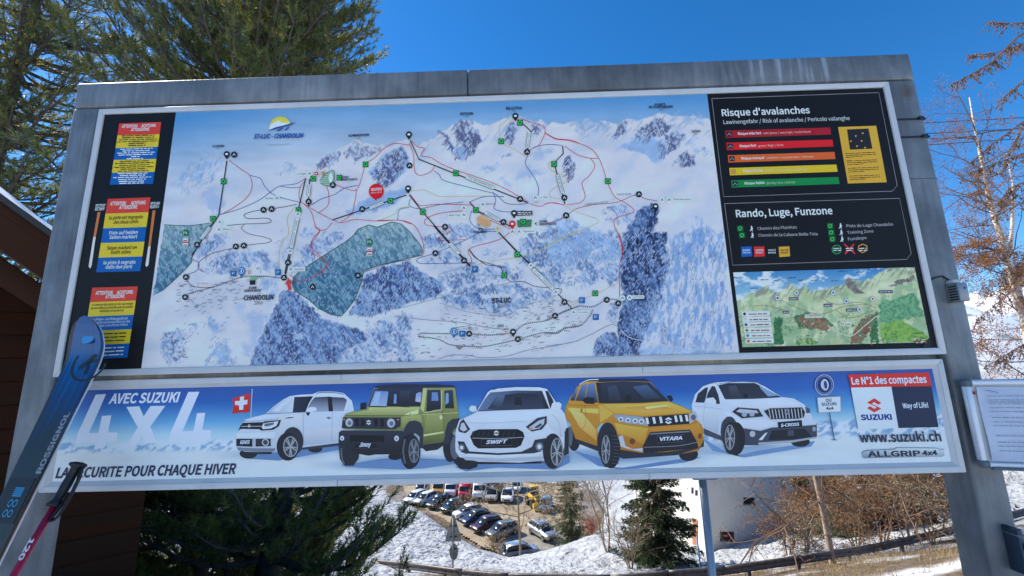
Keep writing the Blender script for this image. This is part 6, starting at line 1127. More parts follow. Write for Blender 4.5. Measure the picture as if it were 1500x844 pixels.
# ------------------------------------------------------------------ road sign seen from behind, snow stake, overhead cables
mat('sign_back', (.30, .32, .31), .5, .4, noise=(5, (.2, .22, .2), .4, .7)); mat('stake_blue', (.05, .22, .45), .5)
b = at(663, 834, 19.2); rs = empty('road_sign', (b[0], b[1], b[2]), 'grey back of a triangular road sign above a round plate, in the snow', 'road sign')
t_ = at(667.5, 759, 19.2); zt = t_[2]; xc = b[0] + .02
hang(MB().tube([(b[0], b[1] + .05, b[2] - .8), (b[0] + .02, b[1] + .05, zt - .02)], .035, 10).build('post', 'sign_back', None, True), rs)
hang(MB().prism([(xc - .36, zt - 1.0), (xc + .36, zt - 1.0), (xc + .35, zt - .86), (xc + .07, zt + .02), (xc, zt + .06), (xc - .07, zt + .02), (xc - .36, zt - .86)], b[1] + .09, b[1] + .105).build('triangle_plate', 'sign_back', None), rs)
hang(MB().prism([(xc + .02 + .2 * math.cos(a), zt - 1.42 + .34 * math.sin(a)) for a in np.linspace(0, 2 * math.pi, 20, endpoint=False)], b[1] + .09, b[1] + .105).build('round_plate', 'sign_back', None), rs)
for dz in (-.35, -.8, -1.3): hang(MB().box(xc - .16, xc + .16, b[1] + .02, b[1] + .09, zt + dz - .02, zt + dz + .02).build('clamp', 'rail_dark', None), rs)
b = at(1027, 834, 19); mb = MB().tube([(b[0], b[1], b[2] - .6), (b[0] - .05, b[1], at(1025, 787, 19)[2])], .035, 8); tag(mb.build('snow_stake', 'stake_blue', None, True), 'thin blue snow stake standing in the bank beside the spruce', 'stake')
mat('cable_black', (.015, .015, .018), .6)
for k_, (a, e) in enumerate((((1360, 180), (1500, 172.5)), ((1363, 195.5), (1500, 188.5)), ((1366, 212), (1500, 203)))):
    p, q = at(*a, 14), at(*e, 15); d = (q - p); P_ = [p + d * t + np.array([0, 0, -.004 * t * (t - 9) * -1 * 0]) for t in (-9, -5, -2, 0, 1, 3, 6)]
    tag(MB().tube(P_, .016, 6).build('overhead_cable', 'cable_black', None, True), ('topmost', 'middle', 'lowest')[k_] + ' of three black overhead cables crossing the sky by the larch', 'cable', 'overhead cables')
# ------------------------------------------------------------------ trees
mat('pine_bark', (.12, .09, .07), .85, noise=(9, (.06, .045, .035), .4, .65), bump=(25, .5)); mat('pine_needles', (.125, .145, .034), .42, 0, .6, trans=.42); mat('pine_needles_pale', (.26, .235, .055), .42, 0, .6, trans=.5)
mat('spruce_needles', (.034, .058, .018), .55, 0, .4, noise=(1.5, (.060, .080, .024), .4, .65), trans=.2); mat('birch_bark', (.66, .58, .50), .7, noise=(5, (.22, .14, .10), .55, .7, (1, 1, 3)))
mat('larch_bark', (.22, .15, .10), .85, noise=(8, (.12, .08, .055), .4, .65), bump=(25, .5)); mat('pale_bark', (.42, .31, .24), .85, noise=(8, (.25, .17, .12), .4, .65), bump=(25, .5)); mat('twig_brown', (.17, .10, .065), .8); mat('twig_pale', (.36, .29, .22), .8); mat('dead_leaf', (.30, .135, .050), .7, trans=.35, noise=(4, (.20, .10, .04), .4, .6)); mat('larch_bud', (.17, .095, .055), .7); mat('dry_bush', (.26, .19, .11), .8); mat('red_twig', (.30, .06, .03), .7); mat('yellow_paint', (.62, .38, .03), .5)
def unit(v): return v / (np.linalg.norm(v, axis=-1, keepdims=True) + 1e-9)
def needles(pos, axis, n, ln, wd, spread, seed, along=.12):
    r = np.random.default_rng(seed); N = len(pos); p = np.repeat(pos, n, 0); a = np.repeat(axis, n, 0); t = r.random((N * n, 1)) * along
    d = unit(a * r.uniform(.35, 1.0, (N * n, 1)) + unit(r.normal(size=(N * n, 3))) * spread); L = ln * r.uniform(.7, 1.15, (N * n, 1)); b = p + a * t
    s = unit(np.cross(d, r.normal(size=d.shape))) * wd / 2; V = np.stack([b - s, b + s, b + d * L], 1).reshape(-1, 3); return V, np.arange(len(V)).reshape(-1, 3)
def stone_pine(loc, h, rad, seed, label, z_low=.4, dens=1.0, name='stone_pine', hide=(.6, 6.3), rmax=2.6):
    r = np.random.default_rng(seed); loc = np.array(loc, float); t = empty(name, tuple(loc), label, 'tree', 'stone pines behind the sign')
    tr = [loc + np.array([math.sin(k * .9 + seed) * .06 * k ** .5, math.cos(k * 1.3 + seed) * .06, h * k / 10 - (.8 if k == 0 else 0)]) for k in range(11)]
    hang(MB().tube(tr, [max(.02, .24 * (1 - k / 10.5)) for k in range(11)], 10).build('trunk', 'pine_bark', None, True), t)
    lm = MB(); P_, A_ = [], []; z = z_low
    while z < h * .985:
        fr = z / h; R_ = rad * min(1, (1 - fr) * rmax + .12)
        for q in range((r.integers(11, 14) if dens == 1.0 else r.integers(8, 11)) if not (hide[0] < z + loc[2] < hide[1]) else 5):
            az = r.uniform(0, 2 * math.pi); L = R_ * r.uniform(.5, 1.08); up = r.uniform(-.12, .30)
            base = np.array([np.interp(z, [p[2] - loc[2] for p in tr], [p[k] for p in tr]) for k in range(3)]); d = np.array([math.cos(az), math.sin(az), up])
            pts = [base + d * L * s + np.array([0, 0, L * .32 * s * s - .10 * L * math.sin(s * 3)]) for s in np.linspace(0, 1, 6)]
            lm.tube(pts, [.045 * (1 - .8 * s) * (.5 + L / rad * .5) for s in np.linspace(0, 1, 6)], 5)
            for s in np.linspace(.28, 1, int(4 + L * 3.4)):
                c_ = np.array([np.interp(s, np.linspace(0, 1, 6), [p[k] for p in pts]) for k in range(3)])
                for w_ in range(r.integers(2, 4)):
                    sd = unit(np.array([-d[1], d[0], 0])) * r.uniform(-1, 1); e = unit(d * .6 + sd + np.array([0, 0, r.uniform(.25, .9)])); tl = r.uniform(.18, .5) * (1.1 - .4 * s)
                    lm.tube([c_, c_ + e * tl], [.009, .004], 3, caps=False)
                    for u in np.linspace(.35, 1, 3): P_.append(c_ + e * tl * u + r.normal(size=3) * .02); A_.append(unit(e * .8 + np.array([0, 0, .5])))
        z += r.uniform(.28, .42)
    hang(lm.build('branches', 'pine_bark', None), t); P_ = np.array(P_); A_ = np.array(A_); k = r.random(len(P_)) < .35
    n = int(21 * dens)
    V, F = needles(P_[~k], A_[~k], n, .095, .0125, .75, seed); hang(fast_mesh('crown', V, F, 'pine_needles'), t)
    V, F = needles(P_[k], A_[k], n, .095, .0125, .75, seed + 1); hang(fast_mesh('crown', V, F, 'pine_needles_pale'), t); return t, len(P_)
gp1 = (-5.55, 6.5); gp2 = (-11.6, 7.2)
stone_pine((*gp1, gz(*gp1)), 17, 2.75, 3, 'tall stone pine whose crown rises above the left half of the piste map', .3)
stone_pine((*gp2, gz(*gp2)), 15, 2.7, 8, 'stone pine behind the snowy chalet roof, left of the taller one', 2.0, .5, hide=(-5, 2.5))
p_ = at(400, 800, 4.6); stone_pine((p_[0], p_[1], gz(p_[0], p_[1])), 4.0, 1.75, 21, 'young dark stone pine spreading under the advert beside the chalet', .15, 1.1, hide=(9, 9))
def spruce(px, pyb, dep, h, rad, seed, label, group=None, n_leaf=1.0):
    r = np.random.default_rng(seed); p = at(px, pyb, dep); loc = np.array([p[0], p[1], gz(p[0], p[1])]); t = empty('spruce_tree', tuple(loc), label, 'tree', group)
    hang(MB().tube([loc - [0, 0, .5], loc + [0, 0, h]], [rad * .09, .01], 8).build('trunk', 'larch_bark', None, True), t); lm = MB(); V = []; F = []
    z = .25
    while z < h:
        R_ = rad * (1 - z / h) ** .85 + .08
        for q in range(r.integers(6, 10)):
            az = r.uniform(0, 2 * math.pi); L = R_ * r.uniform(.65, 1.12); d = np.array([math.cos(az), math.sin(az), 0]); b = loc + [0, 0, z]
            pts = [b + d * L * s + np.array([0, 0, -.34 * L * s + .22 * L * s * s]) for s in np.linspace(0, 1, 4)]; lm.tube(pts, [.02, .015, .01, .004], 3, caps=False)
            m = int((12 + 34 * L) * n_leaf)
            s = r.uniform(.12, 1, m); PP = np.array(pts); c_ = np.stack([np.interp(s, np.linspace(0, 1, 4), PP[:, k]) for k in range(3)], 1); sd = np.array([-d[1], d[0], 0])[None] * (r.uniform(-1, 1, m) * .30 * L * (1.1 - s))[:, None]; sd[:, 2] -= r.uniform(0, .16, m); c2 = c_ + sd
            e = sd + d * .25 + r.normal(size=(m, 3)) * .1; e[:, 2] += r.uniform(-.2, .1, m); e = unit(e) * r.uniform(.10, .22, (m, 1)); w_ = unit(np.cross(e, r.normal(size=(m, 3)))) * .028
            V.append(np.stack([c2 - w_, c2 + w_, c2 + e, c_, c2 + w_ * .6, c2 - w_ * .6], 1).reshape(-1, 3))
        z += max(.12, .30 * (1 - .5 * z / h))
    hang(lm.build('branches', 'larch_bark', None), t); V = np.concatenate(V); hang(fast_mesh('crown', V, np.arange(len(V)).reshape(-1, 3), 'spruce_needles'), t)
spruce(968, 838, 23, 8.5, 2.5, 11, 'dense spruce in front of the left corner of the white house', None, 2.0)
spruce(838, 800, 44, 10.5, 2.3, 12, 'slim spruce beside the silver parked car at the edge of the car park', None, .9)
for k_, (px, dep, h) in enumerate(((600, 98, 7), (622, 104, 9), (700, 100, 4.2), (748, 104, 4.4), (770, 100, 4.6), (815, 98, 5.2), (862, 96, 5.4), (905, 90, 6), (940, 86, 7))):
    spruce(px, 720, dep, h, h * .24, 30 + k_, 'dark spruce in the row along the far edge of the car park', 'spruces beyond the car park', .35)
def bare_tree(name, px, pyb, dep, h, seed, label, bark, cat='tree', lean=(0, 0), levels=4, spread=.55, r0=.07, leaf=None, nleaf=0, stems=1, group=None, leaf_len=.05, up=.25, base=None, nch=(3, 5), droop=0):
    r = np.random.default_rng(seed); p = at(px, pyb, dep) if base is None else base; loc = np.array([p[0], p[1], gz(p[0], p[1]) if base is None else base[2]]); t = empty(name, tuple(loc), label, cat, group); tm, lm = MB(), MB(); ends = []
    def grow(p, d, L, rad, lv):
        n = 4; pts = [p]; dd = d.copy()
        for k in range(n): dd = unit(dd + r.normal(size=3) * (.13 if lv < levels or stems > 1 else .04) + np.array([0, 0, up * .12 - droop * (lv < levels - 1) * .2])); pts.append(pts[-1] + dd * L / n)
        (tm if lv == levels else lm).tube(pts, np.linspace(rad, rad * (.5 if lv else .25), n + 1), 7 if lv == levels else (4 if lv > 1 else 3), caps=False)
        if lv <= 1: ends.extend(pts[1:])
        if lv == 0: return
        for k in range(r.integers(*nch) + (2 if lv == levels else 0)):
            s = r.uniform(.25, 1); i = min(int(s * n), n - 1); q = pts[i] + (pts[i + 1] - pts[i]) * (s * n - i); e = unit(dd * .7 + unit(r.normal(size=3)) * spread * 1.6 + np.array([0, 0, up])); grow(q, e, L * r.uniform(.42, .68), rad * .48, lv - 1)
    for s in range(stems): grow(loc - np.array([0, 0, .3]), unit(np.array([lean[0] + (r.normal() * .25 if stems > 1 else 0), lean[1], 1.0])), h * (1 if stems == 1 else r.uniform(.7, 1)), r0, levels)
    hang(tm.build('trunk', bark, None, True), t); hang(lm.build('branches', bark if bark not in ('birch_bark', 'pale_bark') else 'twig_brown', None), t)
    if leaf and nleaf:
        E = np.array(ends); E = E[r.integers(0, len(E), nleaf)] + r.normal(size=(nleaf, 3)) * .04; d = unit(r.normal(size=(nleaf, 3)) + [0, 0, -.5]) * leaf_len * r.uniform(.6, 1.3, (nleaf, 1)); s = unit(np.cross(d, r.normal(size=(nleaf, 3)))) * leaf_len * .28
        V = np.stack([E, E + d * .5 + s, E + d, E + d * .5 - s], 1).reshape(-1, 3); hang(fast_mesh('foliage', V, np.arange(len(V)).reshape(-1, 4), leaf), t)
    return t
bare_tree('bare_tree', 893, 845, 24, 4.2, 41, 'bare grey sapling with forked stems rising from the snow bank', 'twig_pale', lean=(.05, 0), levels=4, r0=.06, stems=3, up=.5, spread=.5)
bare_tree('bare_tree', 925, 838, 21, 2.6, 42, 'low leafless bush in front of the dense spruce', 'dry_bush', 'bush', levels=4, r0=.03, stems=6, up=.3, spread=.7)
bare_tree('larch_tree', 762, 815, 42, 8, 43, 'bare brown larch in front of the parked cars', 'dry_bush', levels=4, r0=.10, up=.05, spread=.75, nch=(4, 6), leaf='dry_bush', nleaf=4500, leaf_len=.16)
bare_tree('bare_bush', 722, 785, 50, 2.4, 44, 'brown leafless bush hiding the last dark parked car', 'dry_bush', 'bush', levels=3, r0=.03, stems=7, up=.2, spread=.7, leaf='dry_bush', nleaf=900, leaf_len=.13)
bare_tree('bare_bush', 728, 735, 72, 2.4, 45, 'rounded brown bush among the far row of vans', 'twig_brown', 'bush', levels=3, r0=.04, stems=8, up=.2, spread=.8, leaf='twig_brown', nleaf=1500, leaf_len=.22)
bare_tree('red_bush', 868, 788, 38, 1.3, 46, 'small red-twigged bush beside the slim spruce', 'red_twig', 'bush', levels=3, r0=.02, stems=10, up=.5, spread=.6, leaf='red_twig', nleaf=500, leaf_len=.09)
# right of the house: larch trunk and brown thicket
bare_tree('larch_tree', 1218, 812, 17.0, 9, 47, 'slender larch trunk standing among the brown thicket under the advert', 'pale_bark', lean=(.0, 0), levels=4, r0=.125, up=-.05, spread=.8, nch=(4, 6), leaf='dead_leaf', nleaf=2500, leaf_len=.07)
TH = ['low brown bush nearest the wall of the white house', 'low pale-twigged bush between the house and the larch trunk', 'straw-brown bush just right of the larch trunk', 'reddish bush with dead leaves between the larch trunk and the steel post', 'pale-twigged bush rising behind the crash barrier',
      'straw-brown bush against the inner side of the right steel post', 'tall brown bush behind the larch trunk', 'tall pale-twigged bush at the back of the thicket', 'straw-brown bush partly hidden by the right steel post', 'brown bush at the far end of the white house wall']
for k_, (px, py, dep, h) in enumerate(((1150, 785, 22, 2.8), (1178, 795, 20, 2.6), (1255, 792, 19, 3.8), (1290, 790, 20, 4.2), (1330, 785, 19, 4.2), (1365, 778, 18, 4.2), (1230, 770, 25, 5.0), (1310, 760, 26, 5.5), (1400, 770, 20, 4.5), (1180, 765, 27, 4.6))):
    bare_tree('thicket_bush', px, py, dep, h, 60 + k_, TH[k_], ('twig_brown', 'twig_pale', 'dry_bush')[k_ % 3], 'bush', levels=4, r0=.035, stems=4, up=.2, spread=.75, nch=(3, 5), leaf='dead_leaf' if k_ % 3 != 1 else 'dry_bush', nleaf=3000, leaf_len=.085, group='thicket bushes right of the house')
bare_tree('thicket_bush', 1340, 760, 24, 3.2, 75, 'dark green conifer scrub behind the thicket', 'spruce_needles', 'bush', levels=4, r0=.03, stems=6, up=.3, spread=.8, leaf='spruce_needles', nleaf=6000, leaf_len=.13)
for k_, (px, py, dep, h, rd) in enumerate(((1188, 770, 27, 5.5, 1.5), (1232, 778, 25, 6, 1.7), (1275, 775, 25, 6.5, 1.8), (1322, 768, 25, 6.5, 1.8), (1368, 760, 24, 6.5, 1.9), (1425, 750, 24, 6, 1.8))):
    spruce(px, py, dep, h, rd, 110 + k_, ('small spruce closest to the white house, behind the brown thicket', 'spruce just right of the larch trunk, behind the brown thicket', 'spruce in the middle of the row behind the brown thicket', 'spruce behind the pale-twigged bushes of the thicket', 'spruce whose crown meets the inner side of the right steel post', 'spruce beyond the outer side of the right steel post')[k_], 'spruces behind the thicket', .55)
# birch and larch beyond the right post
def pt8(px, py, d=8.0): return at(px, py, d)
bt = empty('birch_tree', tuple(pt8(1530, 600)), 'leaning white-barked birch with rust-coloured twigs beyond the right post', 'tree')
tp = [pt8(*q) for q in ((1560, 760), (1530, 600), (1508, 500), (1493, 442), (1477, 386), (1468, 352), (1451, 300), (1440, 245), (1428, 190), (1420, 143))]
hang(MB().tube(tp, [.12, .11, .095, .085, .075, .065, .05, .035, .022, .010], 9).build('trunk', 'birch_bark', None, True), bt)
hang(MB().tube([tp[4], pt8(1483, 330), pt8(1484, 270), pt8(1474, 225)], [.045, .035, .022, .008], 7).build('fork', 'birch_bark', None, True), bt)
rb = np.random.default_rng(91); lm = MB(); ends = []
def twig(p, d, L, rad, lv, droop):
    pts = [p]; dd = d
    for k in range(4): dd = unit(dd + rb.normal(size=3) * .16 + np.array([0, 0, droop])); pts.append(pts[-1] + dd * L / 4)
    lm.tube(pts, np.linspace(rad, rad * .4, 5), 4 if lv > 1 else 3, caps=False); ends.extend(pts[2:] if lv < 2 else [])
    if lv:
        for k in range(rb.integers(3, 5)): i = rb.integers(1, 5); twig(pts[i], unit(dd * .5 + unit(rb.normal(size=3)) * .9), L * rb.uniform(.4, .65), rad * .5, lv - 1, droop)
for k in range(52):
    i = rb.integers(1, 8); p = tp[i] + (tp[i + 1] - tp[i]) * rb.random(); twig(p, unit(np.array([rb.normal() * .8 - .35, rb.normal() * .6, rb.uniform(-.1, .9)])), rb.uniform(.7, 1.5), .016, 3, .02)
hang(lm.build('branches', 'twig_brown', None), bt)
E = np.array(ends); E = E[E[:, 2] > 0]; nl_ = 36000; w8 = np.where(E[:, 2] > CAM[2] + 2.6, .25, 1.0); w8 /= w8.sum(); E = E[rb.choice(len(E), nl_, p=w8)] + rb.normal(size=(nl_, 3)) * .05; d = unit(rb.normal(size=(nl_, 3)) + [0, 0, -.4]) * .036 * rb.uniform(.6, 1.3, (nl_, 1)); s = unit(np.cross(d, rb.normal(size=(nl_, 3)))) * .010
V = np.stack([E, E + d * .5 + s, E + d, E + d * .5 - s], 1).reshape(-1, 3); hang(fast_mesh('foliage', V, np.arange(len(V)).reshape(-1, 4), 'dead_leaf'), bt)
lt = empty('larch_tree', tuple(pt8(1640, 640, 6)), 'larch with drooping knobbly brown branches hanging in from beside the birch', 'tree')
lt_tr = [pt8(1660, 780, 6), pt8(1650, 420, 6), pt8(1640, 100, 6), pt8(1625, -200, 6)]
hang(MB().tube(lt_tr, [.16, .14, .11, .06], 10).build('trunk', 'larch_bark', None, True), lt)
rl = np.random.default_rng(92); lm2 = MB(); kn = []
def limb(pts, r0):
    pts = [pt8(x, y, d) for x, y, d in pts]; n = len(pts); lm2.tube(pts, np.linspace(r0, r0 * .2, n), 5, caps=False); tt_ = np.linspace(0, 1, n)
    for s in rl.uniform(.1, 1, int(10 + n * 9)):
        c_ = np.array([np.interp(s, tt_, [p[k] for p in pts]) for k in range(3)]); d = unit(np.array([rl.normal() * .5, rl.normal() * .5, -1.0])); L = rl.uniform(.08, .42) * (1.15 - s * .6); q = [c_ + d * L * u + rl.normal(size=3) * .012 for u in np.linspace(0, 1, 4)]; lm2.tube(q, [.006, .005, .004, .003], 3, caps=False)
        for u in rl.uniform(0, 1, int(4 + L * 26)): kn.append(q[0] + (q[3] - q[0]) * u + rl.normal(size=3) * .009)
    for s in rl.uniform(0, 1, n * 10): kn.append(np.array([np.interp(s, tt_, [p[k] for p in pts]) for k in range(3)]) + rl.normal(size=3) * .012)
limb([(1640, -40, 6), (1560, 10, 5.9), (1490, 55, 5.7), (1455, 90, 5.6), (1425, 108, 5.5), (1394, 124, 5.4)], .03); limb([(1620, 20, 6), (1540, 30, 6), (1480, 35, 5.9), (1446, 32, 5.8)], .018); limb([(1560, 40, 6), (1500, 65, 6), (1455, 78, 5.9), (1418, 82, 5.8)], .014)
limb([(1640, 60, 6), (1560, 95, 5.9), (1500, 118, 5.8), (1462, 150, 5.7)], .02); limb([(1640, 130, 6), (1560, 165, 5.9), (1500, 178, 5.8), (1450, 214, 5.7), (1420, 240, 5.6)], .024); limb([(1640, 200, 6), (1570, 210, 5.9), (1500, 225, 5.8), (1440, 246, 5.7), (1405, 262, 5.7)], .022); limb([(1640, 270, 6), (1560, 285, 6.1), (1490, 300, 6), (1430, 330, 6)], .022); limb([(1600, 90, 6), (1530, 140, 6), (1490, 200, 5.9), (1470, 245, 5.9)], .02)
limb([(1640, 340, 6), (1560, 380, 6.2), (1490, 420, 6.1), (1430, 470, 6.1)], .022); limb([(1640, 430, 6), (1560, 470, 6.2), (1490, 510, 6.1), (1440, 540, 6.1)], .02); limb([(1600, 230, 6), (1520, 260, 6), (1480, 275, 5.9), (1460, 300, 5.9)], .02)
hang(lm2.build('branches', 'twig_brown', None), lt); KN = np.array(kn); sz = .012 * rl.uniform(.6, 1.4, (len(KN), 1)); o6 = np.array([[1, 0, 0], [-1, 0, 0], [0, 1, 0], [0, -1, 0], [0, 0, 1.3], [0, 0, -1.3]]); V = (KN[:, None] + o6[None] * sz[:, None]).reshape(-1, 3); f8 = np.array([[0, 2, 4], [2, 1, 4], [1, 3, 4], [3, 0, 4], [2, 0, 5], [1, 2, 5], [3, 1, 5], [0, 3, 5]]); F = (np.arange(len(KN))[:, None, None] * 6 + f8[None]).reshape(-1, 3); o = fast_mesh('buds', V, F, 'larch_bud'); tag(o, kind='stuff'); hang(o, lt)
# dry grass on the slope between the sign and the barrier
ng = 26000; gx = rng.uniform(-6, 16, ng); gy = rng.uniform(9, 20, ng); keep = (vnoise(gx / 1.1, gy / 1.1, 77) > .5); gx, gy = gx[keep], gy[keep]; g_z = np.concatenate([ground(gx[i:i + 4000], gy[i:i + 4000]) for i in range(0, len(gx), 4000)]); b = np.c_[gx, gy, g_z - .03]; d = unit(rng.normal(size=b.shape) * .5 + [0, 0, .8]) * rng.uniform(.12, .34, (len(b), 1)); s = unit(np.cross(d, rng.normal(size=b.shape))) * .008
mat('dry_grass', (.34, .24, .12), .8, trans=.2); V = np.stack([b - s, b + s, b + d], 1).reshape(-1, 3); tag(fast_mesh('dry_grass', V, np.arange(len(V)).reshape(-1, 3), 'dry_grass'), 'withered straw-coloured grass on the slope below the sign', 'grass', kind='stuff')
# ------------------------------------------------------------------ parked cars and vans
mat('tyre', (.02, .02, .02), .8); mat('car_glass', (.02, .025, .03), .08, 0, .6); mat('lamp_clear', (.6, .6, .6), .15); mat('lamp_red', (.35, .02, .02), .2); mat('rim_grey', (.35, .36, .38), .3, .7); mat('car_trim', (.03, .03, .03), .6)
PAINT = {n: mat('paint_' + n, c, .25, m_, .5, coat=.6) for n, c, m_ in [('white', (.75, .76, .78), 0), ('black', (.015, .016, .02), 0), ('navy', (.02, .04, .10), .2), ('green', (.03, .05, .045), .2), ('maroon', (.07, .02, .025), .2), ('grey', (.16, .165, .17), .4), ('silver', (.40, .42, .44), .5), ('blue', (.10, .20, .34), .3), ('red', (.50, .03, .035), 0), ('orange', (.60, .27, .03), 0), ('beige', (.42, .38, .32), .2)]}
def loft(mb, secs):
    V = []; F = []; n = len(secs[0])
    for s in secs: V += s
    for i in range(len(secs) - 1):
        for j in range(n): F.append((i * n + j, i * n + (j + 1) % n, (i + 1) * n + (j + 1) % n, (i + 1) * n + j))
    F.append(tuple(range(n - 1, -1, -1))); F.append(tuple(range((len(secs) - 1) * n, len(secs) * n))); return mb.add(V, F)
def rsec(x, w, z0, z1, c=.1): return [(x, -w + c, z0), (x, w - c, z0), (x, w, z0 + c), (x, w, z1 - c), (x, w - c, z1), (x, -w + c, z1), (x, -w, z1 - c), (x, -w, z0 + c)]
def make_car(kind):
    """nose towards +x, origin on the ground; returns (root name, [(part, mesh object, paint?)])"""
    van = kind == 'van'; L = 5.3 if van else 4.35; H = 2.35 if van else 1.62; W = 1.0 if van else .9; parts = []
    t = bpy.data.objects.new('parked_van' if van else 'parked_car', None); col.objects.link(t)
    h = L / 2
    if van:
        body = [rsec(-h, W * .95, .42, 2.2, .12), rsec(-h + .08, W, .32, H, .14), rsec(h - 1.6, W, .32, H, .16), rsec(h - 1.2, W * .99, .32, H - .1, .16), rsec(h - .62, W * .97, .34, 1.32, .12), rsec(h - .1, W * .93, .36, 1.12, .12), rsec(h, W * .85, .42, .95, .1)]
    else:
        body = [rsec(-h, W * .86, .42, .95, .1), rsec(-h + .12, W * .96, .30, 1.04, .12), rsec(-h * .4, W, .26, 1.02, .12), rsec(h * .4, W, .26, 1.0, .12), rsec(h - .7, W * .98, .28, .94, .12), rsec(h - .1, W * .9, .34, .82, .1), rsec(h, W * .8, .42, .72, .08)]
    o = loft(MB(), body).build('body', PAINT['white'], t, True); o.modifiers.new('e', 'EDGE_SPLIT').split_angle = R(38); o.material_slots[0].link = 'OBJECT'; o.material_slots[0].material = PAINT['white']
    if van:
        loft(MB(), [rsec(-h + .1, W + .006, 1.42, 1.98, .04), rsec(h - 1.6, W + .006, 1.42, 1.98, .04)]).build('side_window', 'car_glass', t)
        MB().add([(h - .58, -W * .86, 1.34), (h - .58, W * .86, 1.34), (h - 1.17, W * .84, 2.17), (h - 1.17, -W * .84, 2.17)], [(0, 1, 2, 3)]).build('windscreen', 'car_glass', t)
        MB().box(-h - .012, -h + .1, -W * .72, W * .72, 1.35, 1.95).build('rear_window', 'car_glass', t)
    else:
        g = [rsec(-h + .22, W * .82, .98, 1.02, .02), rsec(-h + .62, W * .76, .98, 1.50, .1), rsec(-.1, W * .78, .98, 1.56, .12), rsec(h * .22, W * .76, .98, 1.5, .1), rsec(h * .60, W * .84, .95, .99, .02)]
        loft(MB(), g).build('cabin_glass', 'car_glass', t, True)
        o = loft(MB(), [rsec(-h + .5, W * .70, 1.47, 1.54, .03), rsec(-.1, W * .72, 1.53, 1.60, .03), rsec(h * .2, W * .70, 1.48, 1.54, .03)]).build('roof', PAINT['white'], t, True); o.material_slots[0].link = 'OBJECT'; o.material_slots[0].material = PAINT['white']
        for s_ in (-1, 1):
            for xa, xb in ((-h + .55, -h + .30), (-.12, -.12), (h * .2, h * .58)):
                o = MB().tube([(xa, s_ * W * .765, 1.5), (xb, s_ * W * .86, 1.0)], .035, 5).build('pillar', PAINT['white'], t); o.material_slots[0].link = 'OBJECT'; o.material_slots[0].material = PAINT['white']
    for sx in (-1, 1):
        for s_ in (-1, 1):
            x = sx * h * .62; wv = MB().tube([(x, s_ * (W - .2), .33), (x, s_ * (W + .015), .33)], .33, 18).build('wheel', 'tyre', t); MB().tube([(x, s_ * (W + .012), .33), (x, s_ * (W + .03), .33)], .2, 14).build('rim', 'rim_grey', wv)
    for s_ in (-1, 1):
        zz = (.95 if van else .74); MB().box(h - .16, h - .01, s_ * W * .68 - .14, s_ * W * .68 + .14, zz - .09, zz + .08).build('headlight', 'lamp_clear', t, bevel=.03); zz = 1.1 if van else .86; MB().box(-h - .01, -h + .1, s_ * W * .74 - .1, s_ * W * .74 + .1, zz - .12, zz + .12).build('tail_light', 'lamp_red', t, bevel=.02)
        o = MB().box(h * .28, h * .36, s_ * (W + .08) - .08, s_ * (W + .08) + .08, 1.0 + .3 * van, 1.14 + .4 * van).build('mirror', 'car_trim', t, bevel=.03)
    MB().box(h - .06, h + .012, -W * .5, W * .5, .42, .60).build('grille', 'car_trim', t); return t
CARS = {'car': make_car('car'), 'van': make_car('van')}; used = set()
def park(kind, px, py, heading, paint, label, s=1.0):
    p = atz(px, py, LOTZ + .03); o = CARS[kind] if kind not in used else copy_tree(CARS[kind]); used.add(kind)
    o.location = (p[0], p[1], LOTZ + .03); o.rotation_euler.z = R(heading); o.scale = (s, s, s); tag(o, label, kind, 'vehicles in the car park below')
    for c_ in o.children:
        if c_.name.split('.')[0] in ('body', 'roof', 'pillar'): c_.material_slots[0].material = PAINT[paint]
for a in [('car', 609, 735, -118, 'white', 'white car at the head of the near row, beside the snow bank'), ('car', 624, 737, -118, 'white', 'white car second from the head of the near row'), ('car', 643, 742, -120, 'black', 'black car in the near row between a white and a dark green car'), ('car', 664, 748, -125, 'green', 'dark green car in the near row just behind the white hatchback'),
          ('car', 686, 757, -150, 'white', 'white hatchback parked askew between the dark green and the navy car'), ('car', 697, 766, -140, 'navy', 'navy blue car in the near row'), ('car', 713, 776, -138, 'maroon', 'dark maroon car in the near row'), ('car', 736, 785, -140, 'grey', 'dark grey car behind the leafless bush'),
          ('van', 646, 723, -95, 'orange', 'orange van in the far row'), ('van', 664, 724, -95, 'white', 'white van between the orange van and the red van'), ('van', 684, 727, -95, 'red', 'red van in the far row'), ('van', 706, 727, -95, 'white', 'white minibus next to the red van', 1.12), ('car', 722, 731, -95, 'beige', 'beige car beside the brown bush in the far row', 1.1), ('car', 744, 732, -92, 'white', 'white car right of the brown bush in the far row', 1.1),
          ('car', 800, 746, -100, 'blue', 'blue car near the slim spruce', 1.0), ('car', 795, 786, -60, 'silver', 'silver car parked alone beside the slim spruce', 1.05), ('car', 762, 817, 20, 'silver', 'silver car whose roof just shows over the snow bank', 1.0), ('car', 727, 718, -95, 'white', 'white car behind the beige car, in the rearmost row'), ('car', 757, 718, -95, 'white', 'white car behind the bare larch, in the rearmost row'), ('car', 618, 722, -95, 'grey', 'grey car in the rearmost row near the orange van')]: park(*a)
